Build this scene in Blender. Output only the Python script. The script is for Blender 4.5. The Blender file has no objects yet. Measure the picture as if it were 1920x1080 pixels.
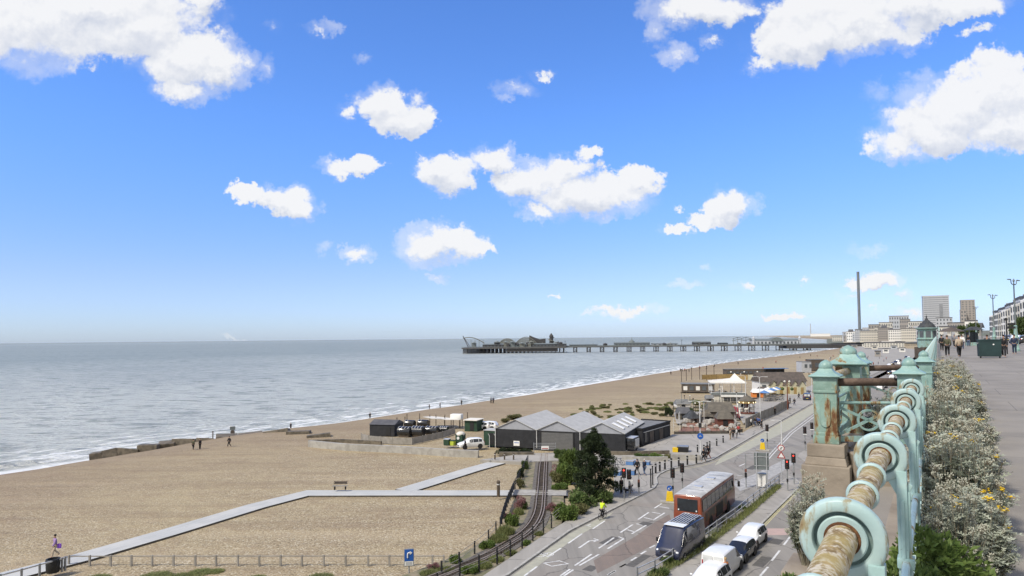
import bpy, bmesh, math, random
from mathutils import Vector, Matrix, Euler, noise
R = math.radians
SC = bpy.context.scene
COL = SC.collection
random.seed(11)

# ------------------------------------------------------------------ camera
FPX, CX, CY, EYE = 1280.0, 960.0, 582.0, 17.0
PHI, RHO = math.atan((633.6 - CY) / FPX), 0.0098
_F = Vector((0, math.cos(PHI), math.sin(PHI)))
_U0 = Vector((0, -math.sin(PHI), math.cos(PHI)))
_R0 = Vector((1, 0, 0))
AXR = _R0 * math.cos(RHO) - _U0 * math.sin(RHO)
AXU = _U0 * math.cos(RHO) + _R0 * math.sin(RHO)
cam_d = bpy.data.cameras.new('camera')
cam = bpy.data.objects.new('camera', cam_d)
COL.objects.link(cam)
cam.matrix_world = Matrix(((AXR.x, AXU.x, -_F.x, 0), (AXR.y, AXU.y, -_F.y, 0), (AXR.z, AXU.z, -_F.z, EYE), (0, 0, 0, 1)))
cam_d.sensor_width = 36.0
cam_d.lens = 36.0 * FPX / 1920.0
cam_d.shift_y = (CY - 540.0) / 1920.0
cam_d.clip_start = 0.05
cam_d.clip_end = 120000.0
SC.camera = cam

def ray(u, v):
    return _F + AXR * ((u - CX) / FPX) - AXU * ((v - CY) / FPX)
def at(u, v, z=0.0):            # the point at height z seen at photograph position u, v
    d = ray(u, v)
    t = (z - EYE) / d.z
    return Vector((d.x * t, d.y * t, z))
def deep(u, v, y):              # the point at depth y seen at photograph position u, v
    d = ray(u, v)
    t = y / d.y
    return Vector((d.x * t, y, EYE + d.z * t))

# ------------------------------------------------------------------ sun, sky, exposure
SUN_EL, SUN_AZ = 50.0, -128.0          # azimuth from the view axis, negative = towards the sea, behind the camera
sd = Vector((math.sin(R(SUN_AZ)) * math.cos(R(SUN_EL)), math.cos(R(SUN_AZ)) * math.cos(R(SUN_EL)), math.sin(R(SUN_EL))))
sl = bpy.data.lights.new('sun', 'SUN')
sl.energy = 4.3
sl.angle = R(9)
sl.color = (1.0, 0.93, 0.83)
sun = bpy.data.objects.new('sun', sl)
COL.objects.link(sun)
sun.rotation_euler = (-sd).to_track_quat('-Z', 'Y').to_euler()
sun.location = (0, 0, 60)

SC.view_settings.view_transform = 'Standard'
SC.view_settings.look = 'None'
SC.view_settings.exposure = 0.0
SC.view_settings.gamma = 1.0
SC.view_settings.use_curve_mapping = False
SC.render.engine = 'CYCLES'
SC.cycles.max_bounces = 6
SC.cycles.diffuse_bounces = 3
SC.cycles.transparent_max_bounces = 12
SC.cycles.use_denoising = True

W = bpy.data.worlds.new('World')
SC.world = W
W.use_nodes = True
class NT:
    def __init__(s, tree):
        s.t = tree
    def n(s, typ, ins=None, **kw):
        nd = s.t.nodes.new(typ)
        for k, v in kw.items():
            setattr(nd, k, v)
        for k, v in (ins or {}).items():
            if isinstance(v, bpy.types.NodeSocket):
                s.t.links.new(v, nd.inputs[k])
            else:
                nd.inputs[k].default_value = v
        return nd
    def m(s, op, a, b=0.0, c=0.0, clamp=False):
        return s.n('ShaderNodeMath', {0: a, 1: b, 2: c}, operation=op, use_clamp=clamp).outputs[0]
    def v(s, op, a, b=(0, 0, 0)):
        nd = s.n('ShaderNodeVectorMath', {0: a, 1: b}, operation=op)
        return nd.outputs['Value'] if op in ('DOT_PRODUCT', 'LENGTH') else nd.outputs[0]
    def mix(s, f, a, b, blend='MIX'):
        nd = s.n('ShaderNodeMix', {0: f, 6: a, 7: b}, data_type='RGBA', blend_type=blend)
        return nd.outputs[2]
    def noise(s, vec, scale, detail=4.0, rough=0.55, lac=2.0):
        return s.n('ShaderNodeTexNoise', {'Vector': vec, 'Scale': scale, 'Detail': detail, 'Roughness': rough, 'Lacunarity': lac})
    def ramp(s, f, stops):
        nd = s.n('ShaderNodeValToRGB', {0: f})
        e = nd.color_ramp.elements
        while len(e) < len(stops):
            e.new(0.5)
        for el, (p, c) in zip(e, stops):
            el.position = p
            el.color = (c, c, c, 1) if isinstance(c, (int, float)) else (*c[:3], 1)
        return nd.outputs[0]
    def smooth(s, x, a, b):
        return s.n('ShaderNodeMapRange', {0: x, 1: a, 2: b, 3: 0.0, 4: 1.0}, interpolation_type='SMOOTHSTEP').outputs[0]

CLOUDS = [  # u, v, half width, half height, weight of each puff that makes up the clouds over the sea
 (60,30,230,110,1),(250,45,190,90,1),(345,105,110,65,1),(410,115,75,60,1),(340,165,70,30,.8),(500,120,30,30,.45),(180,5,240,70,1),(370,5,60,45,.7),
 (600,44,50,20,.6),(725,195,75,48,1),(745,222,75,44,1),(652,205,38,22,.6),(663,317,68,26,.9),
 (825,322,78,42,1),(930,298,66,34,.95),(845,342,60,32,.9),(985,345,80,46,1),(1060,308,70,28,.8),(1100,368,150,54,1),(1040,330,62,46,.95),(1190,345,70,40,.9),(1018,402,50,20,.8),(1100,285,26,20,.6),
 (462,366,46,27,.9),(545,388,66,34,.95),(500,380,60,26,.8),(832,458,100,42,1),(890,462,55,14,.7),(790,465,42,22,.7),
 (675,472,42,20,.7),(830,517,26,11,.55),(1023,557,24,10,.6),(605,465,22,20,.25),(962,170,56,20,.6),(1015,142,30,14,.45),(690,108,26,14,.3),(512,42,22,18,.3),
 (1310,14,110,42,.9),(1270,95,40,26,.6),(1238,50,30,36,.6),(1333,76,20,18,.45),
 (1600,25,200,72,1),(1490,85,105,58,1),(1550,62,130,65,1),(1730,8,180,46,.95),(1430,122,60,24,.7),(1650,60,110,44,.9),
 (1800,195,150,80,1),(1870,165,120,80,1),(1740,235,105,66,1),(1690,268,90,46,.95),(1900,235,130,66,1),(1650,282,52,22,.6),(1722,142,56,26,.45),(1830,65,60,14,.35),(1640,180,30,30,.35),
 (1368,388,58,40,.95),(1318,412,48,24,.8),(1262,432,42,20,.7),(1270,388,17,12,.5),
 (1630,465,46,14,.35),(1395,531,42,18,.6),(1285,537,50,9,.4),(1320,506,19,10,.45),(1505,527,12,11,.55),(1150,500,20,8,.3),
 (1640,527,64,24,.85),(1600,547,50,16,.6),(1690,555,28,13,.55),(1595,580,44,12,.35),(1640,582,26,12,.4),
 (1175,586,88,14,.7),(1460,586,58,13,.65),(1715,590,46,16,.7),(435,628,44,9,.5)]
def build_world():
    g = NT(W.node_tree)
    W.node_tree.nodes.clear()
    sky = g.n('ShaderNodeTexSky', sky_type='NISHITA', sun_disc=False, sun_elevation=R(SUN_EL), sun_rotation=R(SUN_AZ), altitude=20.0, air_density=1.0, dust_density=0.35, ozone_density=2.2)
    dirv = g.n('ShaderNodeTexCoord').outputs['Generated']
    # gnomonic map of the sky about the south-west: x, y as tangents
    fz = g.m('MAXIMUM', g.v('DOT_PRODUCT', dirv, tuple(_F)), 0.05)
    px = g.m('DIVIDE', g.v('DOT_PRODUCT', dirv, tuple(AXR)), fz)
    py = g.m('DIVIDE', g.v('DOT_PRODUCT', dirv, tuple(AXU)), fz)
    p0 = g.n('ShaderNodeCombineXYZ', {0: px, 1: py, 2: 0.0}).outputs[0]
    w1 = g.noise(p0, 7.0, 5, 0.6).outputs['Color']
    w2 = g.noise(p0, 34.0, 5, 0.65).outputs['Color']
    w3 = g.noise(p0, 130.0, 4, 0.65).outputs['Color']
    off = g.v('ADD', g.v('MULTIPLY', g.v('SUBTRACT', w3, (.5, .5, .5)), (.012, .012, 0)), g.v('ADD', g.v('MULTIPLY', g.v('SUBTRACT', w1, (.5, .5, .5)), (.085, .06, 0)), g.v('MULTIPLY', g.v('SUBTRACT', w2, (.5, .5, .5)), (.052, .042, 0))))
    p = g.v('ADD', p0, off)
    def field(p):
        f = None
        for (u, v, rx, ry, wt) in CLOUDS:
            mp = g.n('ShaderNodeMapping', {0: p, 'Location': ((u - CX) / FPX, (CY - v) / FPX, 0), 'Scale': (rx / FPX * 1.06, ry / FPX * 1.06, 1)}, vector_type='TEXTURE').outputs[0]
            gr = g.n('ShaderNodeTexGradient', {0: mp}, gradient_type='SPHERICAL').outputs['Fac']
            gw = g.m('MULTIPLY', gr, wt if wt > .6 else wt * .72)
            f = gw if f is None else g.m('MAXIMUM', f, gw)
        return f
    f = field(p)
    fu = field(g.v('ADD', p, (-.006, .022, 0)))
    n1 = g.noise(p0, 13.0, 10, 0.60).outputs['Fac']
    n2 = g.noise(p0, 60.0, 6, 0.6).outputs['Fac']
    dens = g.m('ADD', f, g.m('ADD', g.m('MULTIPLY', g.m('SUBTRACT', n1, .5), .95), g.m('MULTIPLY', g.m('SUBTRACT', n2, .5), .22)))
    front = g.smooth(g.v('DOT_PRODUCT', dirv, tuple(_F)), .06, .2)
    ragged = g.smooth(g.noise(p0, 6.0, 2, .5).outputs['Fac'], .40, .60)
    body = g.smooth(dens, .14, g.m('ADD', .30, g.m('MULTIPLY', ragged, .32)))
    wisp = g.m('MULTIPLY', g.smooth(dens, -.06, .30), g.m('MULTIPLY', ragged, .42))
    cov = g.m('MULTIPLY', g.m('MULTIPLY', g.m('MAXIMUM', body, wisp), g.smooth(f, .004, .12)), front)
    # lit from above: bright where there is less cloud overhead, greyer underneath
    up = g.v('ADD', p0, (-.003, .010, 0))
    nb = g.noise(up, 13.0, 10, 0.60).outputs['Fac']
    rel = g.m('ADD', g.m('MULTIPLY', g.m('SUBTRACT', n1, nb), 2.6), g.m('MULTIPLY', g.m('SUBTRACT', f, fu), 1.15))
    shade = g.m('ADD', .80, rel, clamp=True)
    e = g.n('ShaderNodeSeparateXYZ', {0: dirv})
    ez = e.outputs[2]
    ccol = g.mix(shade, (.62, .67, .78, 1), (1.0, 1.0, 1.0, 1))
    # near-overcast cloud in the unseen sky behind the viewer, added for neutral fill
    e = g.n('ShaderNodeSeparateXYZ', {0: dirv})
    ez = e.outputs[2]
    back = g.m('SUBTRACT', 1.0, front)
    cb = g.m('MULTIPLY', g.m('MULTIPLY', g.smooth(g.noise(dirv, 3.0, 6, .6).outputs['Fac'], .20, .46), back), g.smooth(ez, -.02, .12))
    allc = g.m('MAXIMUM', cov, cb)
    hs = g.n('ShaderNodeHueSaturation', {'Hue': SKY_HUE, 'Saturation': SKY_SAT, 'Value': SKY_VAL, 'Color': sky.outputs[0]}).outputs[0]
    cc = g.n('ShaderNodeVectorMath', {0: ccol, 'Scale': CLOUD_L}, operation='SCALE').outputs[0]
    hs = g.mix(1.0, hs, g.mix(g.smooth(ez, .0, .10), SKY_HZN, g.mix(g.smooth(ez, .03, .32), SKY_LOW, SKY_TINT)), 'MULTIPLY')
    final = g.mix(g.m('MULTIPLY', allc, .95), hs, cc)
    bg = g.n('ShaderNodeBackground', {'Color': final, 'Strength': SKY_STRENGTH})
    out = g.n('ShaderNodeOutputWorld')
    W.node_tree.links.new(bg.outputs[0], out.inputs[0])
    W.cycles.sampling_method = 'MANUAL'
    W.cycles.sample_map_resolution = 512
HAZE = 0.00001
SKY_HZN = (.80, 1.02, 1.68, 1)
SKY_LOW = (.90, .96, 1.38, 1)
SKY_TINT = (.99, 1.32, 1.94, 1)
SKY_HUE, SKY_SAT, SKY_VAL, SKY_STRENGTH, CLOUD_L = 0.5, 1.1, 1.0, 0.12, 7.9
build_world()

# ------------------------------------------------------------------ materials
MATS = {}
def mat(name, c, rough=.75, c2=None, scale=4.0, bump=0.0, bscale=None, metal=0.0, spec=.35, rnd=0.0, coat=0.0, det=5, alpha=1.0, lo=.35, hi=.65, stretch=(1, 1, 1)):
    m = bpy.data.materials.new(name)
    m.use_nodes = True
    t = m.node_tree
    t.nodes.clear()
    g = NT(t)
    co = g.n('ShaderNodeTexCoord').outputs['Object']
    if stretch != (1, 1, 1):
        co = g.v('MULTIPLY', co, stretch)
    c = (*c[:3], 1)
    if c2 is None:
        c2 = tuple(x * .8 for x in c[:3])
    f = g.smooth(g.noise(co, scale, det, .6).outputs['Fac'], lo, hi)
    col = g.mix(f, (*c2[:3], 1), c)
    if rnd:
        oi = g.n('ShaderNodeObjectInfo').outputs['Random']
        col = g.n('ShaderNodeHueSaturation', {'Hue': g.m('ADD', .5, g.m('MULTIPLY', g.m('SUBTRACT', oi, .5), rnd * .12)), 'Value': g.m('ADD', 1.0, g.m('MULTIPLY', g.m('SUBTRACT', oi, .5), rnd)), 'Color': col}).outputs[0]
    b = g.n('ShaderNodeBsdfPrincipled', {'Base Color': col, 'Roughness': rough, 'Metallic': metal, 'Specular IOR Level': spec, 'Coat Weight': coat, 'Alpha': alpha})
    if bump:
        h = g.noise(co, bscale or scale * 4, 4, .6).outputs['Fac']
        bn = g.n('ShaderNodeBump', {'Strength': min(1.0, bump), 'Distance': .02, 'Height': h})
        t.links.new(bn.outputs[0], b.inputs['Normal'])
    o = g.n('ShaderNodeOutputMaterial')
    t.links.new(b.outputs[0], o.inputs[0])
    MATS[name] = m
    m['bsdf'] = b.name
    return m
def glow(name, c, e):
    m = mat(name, c)
    b = m.node_tree.nodes[m['bsdf']]
    b.inputs['Emission Color'].default_value = (*c, 1)
    b.inputs['Emission Strength'].default_value = e
    return m
def custom(name, fn):
    m = bpy.data.materials.new(name)
    m.use_nodes = True
    m.node_tree.nodes.clear()
    g = NT(m.node_tree)
    sh = fn(g)
    o = g.n('ShaderNodeOutputMaterial')
    m.node_tree.links.new(sh, o.inputs[0])
    MATS[name] = m
    return m

# ------------------------------------------------------------------ mesh builder
class MB:
    def __init__(s):
        s.v, s.f = [], []
    def add(s, vs, fs):
        k = len(s.v)
        s.v += [Vector(p) for p in vs]
        s.f += [tuple(i + k for i in f) for f in fs]
        return s
    def box(s, c, d, rz=0.0, taper=1.0, rot=None):
        hx, hy, hz = d[0] / 2, d[1] / 2, d[2] / 2
        m = rot or Matrix.Rotation(rz, 3, 'Z')
        c = Vector(c)
        vs = []
        for z, t in ((-hz, 1), (hz, taper)):
            for x, y in ((-hx, -hy), (hx, -hy), (hx, hy), (-hx, hy)):
                vs.append(c + m @ Vector((x * t, y * t, z)))
        return s.add(vs, [(3, 2, 1, 0), (4, 5, 6, 7), (0, 1, 5, 4), (1, 2, 6, 5), (2, 3, 7, 6), (3, 0, 4, 7)])
    def bar(s, a, b, w, h=None):       # square bar from a to b
        a, b = Vector(a), Vector(b)
        d = b - a
        q = d.to_track_quat('Y', 'Z').to_matrix()
        return s.box((a + b) / 2, (w, d.length, h or w), rot=q)
    def tube(s, pts, r, n=8, cap=True):
        pts = [Vector(p) for p in pts]
        rs = r if isinstance(r, (list, tuple)) else [r] * len(pts)
        rings = []
        up = None
        for i, p in enumerate(pts):
            d = (pts[min(i + 1, len(pts) - 1)] - pts[max(i - 1, 0)]).normalized()
            if up is None:
                up = Vector((0, 0, 1)) if abs(d.z) < .9 else Vector((1, 0, 0))
            x = d.cross(up).normalized()
            up = x.cross(d).normalized()
            rings.append([p + (x * math.cos(2 * math.pi * k / n) + up * math.sin(2 * math.pi * k / n)) * rs[i] for k in range(n)])
        vs = [q for r_ in rings for q in r_]
        fs = []
        for i in range(len(pts) - 1):
            for k in range(n):
                a, b = i * n + k, i * n + (k + 1) % n
                fs.append((a, b, b + n, a + n))
        if cap:
            fs.append(tuple(range(n - 1, -1, -1)))
            fs.append(tuple(range((len(pts) - 1) * n, len(pts) * n)))
        return s.add(vs, fs)
    def lathe(s, prof, c=(0, 0, 0), n=16, axis=None, square=False, cap=True):
        c = Vector(c)
        m = Matrix.Identity(3) if axis is None else Vector(axis).to_track_quat('Z', 'X').to_matrix()
        vs, fs = [], []
        for r, z in prof:
            for k in range(n):
                a = 2 * math.pi * (k + (.5 if square else 0)) / n
                q = r * (math.sqrt(2) if square and n == 4 else 1)
                vs.append(c + m @ Vector((math.cos(a) * q, math.sin(a) * q, z)))
        for i in range(len(prof) - 1):
            for k in range(n):
                a, b = i * n + k, i * n + (k + 1) % n
                fs.append((a, b, b + n, a + n))
        if cap:
            fs.append(tuple(range(n - 1, -1, -1)))
            fs.append(tuple(range((len(prof) - 1) * n, len(prof) * n)))
        return s.add(vs, fs)
    def prism(s, poly, z0, z1):        # plan outline extruded upwards
        n = len(poly)
        a = sum(poly[i][0] * poly[(i + 1) % n][1] - poly[(i + 1) % n][0] * poly[i][1] for i in range(n))
        if a < 0:
            poly = poly[::-1]
        vs = [(p[0], p[1], z0) for p in poly] + [(p[0], p[1], z1) for p in poly]
        fs = [tuple(range(n - 1, -1, -1)), tuple(range(n, 2 * n))] + [(i, (i + 1) % n, (i + 1) % n + n, i + n) for i in range(n)]
        return s.add(vs, fs)
    def profile(s, poly, x0, x1):      # outline in (y, z) extruded along x
        n = len(poly)
        vs = [(x0, p[0], p[1]) for p in poly] + [(x1, p[0], p[1]) for p in poly]
        fs = [tuple(range(n - 1, -1, -1)), tuple(range(n, 2 * n))] + [(i, (i + 1) % n, (i + 1) % n + n, i + n) for i in range(n)]
        return s.add(vs, fs)
    def sheet(s, poly, z=0.0):
        vs = [(p[0], p[1], z) for p in poly]
        n = len(poly)
        a = sum(poly[i][0] * poly[(i + 1) % n][1] - poly[(i + 1) % n][0] * poly[i][1] for i in range(n))
        f = tuple(range(n)) if a > 0 else tuple(range(n - 1, -1, -1))
        return s.add(vs, [f])
    def strip(s, pts, w, z):           # a flat painted or paved ribbon along points
        pts = [Vector((p[0], p[1])) for p in pts]
        L, Rr = [], []
        for i, p in enumerate(pts):
            d = (pts[min(i + 1, len(pts) - 1)] - pts[max(i - 1, 0)]).normalized()
            nrm = Vector((-d.y, d.x)) * w / 2
            L.append(p + nrm)
            Rr.append(p - nrm)
        vs = [(p.x, p.y, z) for p in L] + [(p.x, p.y, z) for p in Rr]
        n = len(pts)
        return s.add(vs, [(i, i + n, i + n + 1, i + 1) for i in range(n - 1)])
    def ribbon(s, pts, w, z0, z1):     # a wall, kerb or rail of width w along points
        pts = [Vector((p[0], p[1])) for p in pts]
        vs, fs = [], []
        for i, p in enumerate(pts):
            d = (pts[min(i + 1, len(pts) - 1)] - pts[max(i - 1, 0)]).normalized()
            nrm = Vector((-d.y, d.x)) * w / 2
            a, b = p + nrm, p - nrm
            vs += [(a.x, a.y, z0), (b.x, b.y, z0), (b.x, b.y, z1), (a.x, a.y, z1)]
        n = len(pts)
        for i in range(n - 1):
            for k in range(4):
                fs.append((i * 4 + k, i * 4 + (k + 1) % 4, (i + 1) * 4 + (k + 1) % 4, (i + 1) * 4 + k))
        fs += [(3, 2, 1, 0), tuple((n - 1) * 4 + k for k in range(4))]
        return s.add(vs, fs)
    def ball(s, c, r, n=10, m=6):
        rx, ry, rz = r if isinstance(r, (list, tuple)) else (r, r, r)
        vs, fs = [], []
        for i in range(m + 1):
            t = math.pi * i / m
            for k in range(n):
                a = 2 * math.pi * k / n
                vs.append((c[0] + rx * math.sin(t) * math.cos(a), c[1] + ry * math.sin(t) * math.sin(a), c[2] - rz * math.cos(t)))
        for i in range(m):
            for k in range(n):
                a, b = i * n + k, i * n + (k + 1) % n
                fs.append((a, b, b + n, a + n))
        return s.add(vs, fs)
    def mesh(s, name, m=None, smooth=False, bevel=0):
        me = bpy.data.meshes.new(name)
        me.from_pydata(s.v, [], s.f)
        bm = bmesh.new()
        bm.from_mesh(me)
        bmesh.ops.remove_doubles(bm, verts=bm.verts, dist=1e-5)
        bmesh.ops.recalc_face_normals(bm, faces=bm.faces) if not getattr(s, 'keep', False) else None
        if bevel:
            ed = [e for e in bm.edges if len(e.link_faces) == 2 and e.calc_face_angle(0) > .5]
            bmesh.ops.bevel(bm, geom=ed, offset=bevel, segments=2, profile=.6, affect='EDGES', clamp_overlap=True)
        bm.to_mesh(me)
        bm.free()
        if m:
            me.materials.append(MATS[m] if isinstance(m, str) else m)
        if smooth:
            for p in me.polygons:
                p.use_smooth = True
            if smooth != 'all':
                me.set_sharp_from_angle(angle=R(38))
        me.update()
        return me
    def o(s, name, m=None, parent=None, smooth=False, bevel=0, world=False):
        ob = bpy.data.objects.new(name, s.mesh(name, m, smooth, bevel))
        COL.objects.link(ob)
        if parent:
            put(ob, parent, world)
        return ob

def put(ob, parent, world=False):
    ob.parent = parent
    if world:
        ob.matrix_parent_inverse = mat_of(parent).inverted()
    return ob
def mat_of(o):
    m = Matrix.Translation(o.location) @ o.rotation_euler.to_matrix().to_4x4() @ Matrix.Diagonal((*o.scale, 1))
    return (mat_of(o.parent) @ o.matrix_parent_inverse @ m) if o.parent else m
def tag(o, label, cat, group=None, kind=None):
    if label:
        o['label'] = label
    if cat:
        o['category'] = cat
    if group:
        o['group'] = group
    if kind:
        o['kind'] = kind
    return o
def T(name, label, cat, loc=(0, 0, 0), rz=0.0, group=None, s=1.0):
    e = bpy.data.objects.new(name, None)
    COL.objects.link(e)
    e.location = loc
    e.rotation_euler = (0, 0, rz)
    e.scale = (s, s, s)
    e.empty_display_size = .2
    return tag(e, label, cat, group)
def part(name, me, parent, m=None, loc=(0, 0, 0), rz=0.0):      # an object sharing mesh data me
    ob = bpy.data.objects.new(name, me)
    COL.objects.link(ob)
    ob.parent = parent
    ob.location = loc
    ob.rotation_euler = (0, 0, rz)
    if m:
        own(ob, m)
    return ob
def own(ob, m):
    ob.material_slots[0].link = 'OBJECT'
    ob.material_slots[0].material = MATS[m] if isinstance(m, str) else m
def dup(o, loc=None, rz=None, label=None, group=None, s=None, par=None):
    c = o.copy()
    COL.objects.link(c)
    if par:
        c.parent = par
    if loc is not None:
        c.location = loc
    if rz is not None:
        c.rotation_euler = (0, 0, rz)
    if s:
        c.scale = (s, s, s) if isinstance(s, (int, float)) else s
    if label:
        c['label'] = label
    if group:
        c['group'] = group
    for ch in list(o.children):
        dup(ch, par=c)
    return c
def struct(ob):
    ob['kind'] = 'structure'
    return ob
def rzdir(d):
    return math.atan2(d[1], d[0])

# ------------------------------------------------------------------ setting: materials
def shingle(g):
    co = g.n('ShaderNodeTexCoord').outputs['Object']
    big = g.noise(co, .035, 4, .6).outputs['Fac']
    mid = g.noise(co, .35, 4, .6).outputs['Fac']
    vor = g.n('ShaderNodeTexVoronoi', {'Vector': co, 'Scale': 8.5})
    peb = g.n('ShaderNodeSeparateXYZ', {0: vor.outputs['Color']}).outputs[0]
    fine = g.noise(co, 3.2, 3, .7).outputs['Fac']
    c = g.ramp(peb, [(0, (.15, .115, .066)), (.3, (.285, .228, .142)), (.8, (.355, .288, .184)), (1, (.52, .47, .36))])
    c = g.mix(g.m('MULTIPLY', g.smooth(big, .4, .65), .45), c, (.362, .297, .176, 1))
    c = g.mix(g.m('MULTIPLY', g.smooth(mid, .45, .7), .4), c, (.235, .172, .112, 1))
    ln = g.n('ShaderNodeMapping', {0: co, 'Rotation': (0, 0, R(-56)), 'Scale': (.035, .33, 1)}).outputs[0]
    rg = g.noise(ln, 1.0, 6, .62).outputs['Fac']
    c = g.mix(g.m('MULTIPLY', g.smooth(rg, .50, .66), .38), c, (.20, .148, .095, 1))
    c = g.mix(g.m('MULTIPLY', g.smooth(rg, .47, .36), .30), c, (.42, .34, .225, 1))
    spk = g.noise(co, 1.6, 5, .75).outputs['Fac']
    c = g.mix(g.m('MULTIPLY', g.smooth(spk, .60, .70), .4), c, (.12, .09, .06, 1))
    z = g.n('ShaderNodeSeparateXYZ', {0: co}).outputs[2]
    dd = g.n('ShaderNodeAttribute', attribute_name='d').outputs['Fac']
    dw = g.m('ADD', dd, g.m('MULTIPLY', g.m('SUBTRACT', big, .5), 60.0))
    c = g.mix(g.m('MULTIPLY', g.m('SUBTRACT', 1.0, g.smooth(dw, 14, 76)), .58), c, (.205, .150, .100, 1))
    wob = g.m('ADD', z, g.m('MULTIPLY', g.m('SUBTRACT', mid, .5), 1.6))
    wet = g.m('SUBTRACT', 1.0, g.smooth(wob, -4.4, -.3))
    c = g.mix(g.m('MULTIPLY', wet, .78), c, (.175, .125, .082, 1))
    c = g.mix(g.m('MULTIPLY', g.smooth(fine, .55, .72), .35), c, (.15, .115, .08, 1))
    h = g.m('ADD', g.m('MULTIPLY', vor.outputs['Distance'], -.6), g.m('ADD', g.m('MULTIPLY', mid, 3.0), g.m('MULTIPLY', rg, 5.0)))
    bn = g.n('ShaderNodeBump', {'Strength': .55, 'Distance': .12, 'Height': h}).outputs[0]
    return g.n('ShaderNodeBsdfPrincipled', {'Base Color': c, 'Roughness': .85, 'Specular IOR Level': .2, 'Normal': bn}).outputs[0]
custom('shingle', shingle)
def seawater(g):
    d = g.n('ShaderNodeAttribute', attribute_name='d').outputs['Fac']
    s = g.n('ShaderNodeAttribute', attribute_name='s').outputs['Fac']
    co = g.n('ShaderNodeTexCoord').outputs['Object']
    wv = g.n('ShaderNodeMapping', {0: co, 'Rotation': (0, 0, R(-12)), 'Scale': (.42, 1.0, 1)}).outputs[0]
    a = g.noise(wv, .19, 8, .72).outputs['Fac']
    b = g.noise(wv, .55, 5, .65).outputs['Fac']
    big = g.noise(co, .006, 4, .5).outputs['Fac']
    far = g.smooth(d, 60, 900)
    c = g.mix(far, (.43, .455, .43, 1), (.265, .30, .285, 1))
    c = g.mix(g.m('MULTIPLY', g.smooth(a, .49, .60), .72), c, (.105, .13, .13, 1))
    c = g.mix(g.m('MULTIPLY', g.smooth(big, .45, .62), .25), c, (.17, .20, .21, 1))
    # lacy foam that thickens towards the beach
    fv = g.n('ShaderNodeCombineXYZ', {0: g.m('MULTIPLY', s, .30), 1: d, 2: 0.0}).outputs[0]
    f1 = g.noise(fv, .33, 6, .68).outputs['Fac']
    th = g.m('ADD', .47, g.m('MULTIPLY', g.smooth(d, 0, 55), .20))
    foam = g.smooth(g.m('SUBTRACT', f1, th), 0.0, .10)
    edge = g.m('SUBTRACT', 1.0, g.smooth(g.m('ADD', d, g.m('MULTIPLY', g.m('SUBTRACT', g.noise(fv, .12, 3).outputs['Fac'], .5), 6.0)), 0.6, 3.6))
    foam = g.m('MAXIMUM', foam, edge)
    caps = g.smooth(g.noise(wv, .22, 8, .7).outputs['Fac'], .66, .72)
    foam = g.m('MAXIMUM', foam, g.m('MULTIPLY', caps, .45))
    c = g.mix(foam, c, (.80, .82, .82, 1))
    h = g.m('ADD', g.m('MULTIPLY', a, 2.4), g.m('MULTIPLY', b, .5))
    bn = g.n('ShaderNodeBump', {'Strength': 1.0, 'Distance': 1.1, 'Height': h}).outputs[0]
    r = g.m('ADD', .26, g.m('MULTIPLY', foam, .5))
    df = g.n('ShaderNodeBsdfDiffuse', {'Color': c, 'Normal': bn}).outputs[0]
    gs = g.n('ShaderNodeBsdfGlossy', {'Color': (.95, .90, .80, 1), 'Roughness': r, 'Normal': bn}).outputs[0]
    return g.n('ShaderNodeMixShader', {0: g.m('MULTIPLY', g.m('SUBTRACT', 1.0, foam), .24), 1: df, 2: gs}).outputs[0]
custom('seawater', seawater)
def asphalt_fn(base, dark, red):
    def fn(g):
        co = g.n('ShaderNodeTexCoord').outputs['Object']
        st = g.n('ShaderNodeMapping', {0: co, 'Rotation': (0, 0, R(35.5)), 'Scale': (1.1, .05, 1)}).outputs[0]
        wear = g.noise(st, .9, 4, .6).outputs['Fac']
        pat = g.noise(co, .16, 5, .6).outputs['Fac']
        gr = g.noise(co, 9.0, 3, .7).outputs['Fac']
        c = g.mix(g.smooth(wear, .35, .65), base, dark)
        c = g.mix(g.m('MULTIPLY', g.smooth(pat, .52, .62), .55), c, red)
        c = g.mix(g.m('MULTIPLY', g.smooth(gr, .4, .75), .25), c, (.30, .29, .28, 1))
        cr = g.n('ShaderNodeTexVoronoi', {'Vector': g.v('ADD', co, g.v('MULTIPLY', g.noise(co, .5, 3).outputs['Color'], (1.5, 1.5, 0))), 'Scale': .16}, feature='DISTANCE_TO_EDGE').outputs['Distance']
        c = g.mix(g.m('MULTIPLY', g.m('SUBTRACT', 1.0, g.smooth(cr, .002, .012)), .5), c, (.05, .05, .05, 1))
        bn = g.n('ShaderNodeBump', {'Strength': .3, 'Distance': .01, 'Height': gr}).outputs[0]
        return g.n('ShaderNodeBsdfPrincipled', {'Base Color': c, 'Roughness': .88, 'Specular IOR Level': .25, 'Normal': bn}).outputs[0]
    return fn
custom('asphalt', asphalt_fn((.265, .248, .222, 1), (.21, .198, .178, 1), (.225, .197, .172, 1)))
custom('red_asphalt', asphalt_fn((.20, .158, .132, 1), (.17, .14, .12, 1), (.225, .172, .14, 1)))
custom('footway', asphalt_fn((.325, .306, .275, 1), (.275, .26, .233, 1), (.36, .34, .305, 1)))
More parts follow.
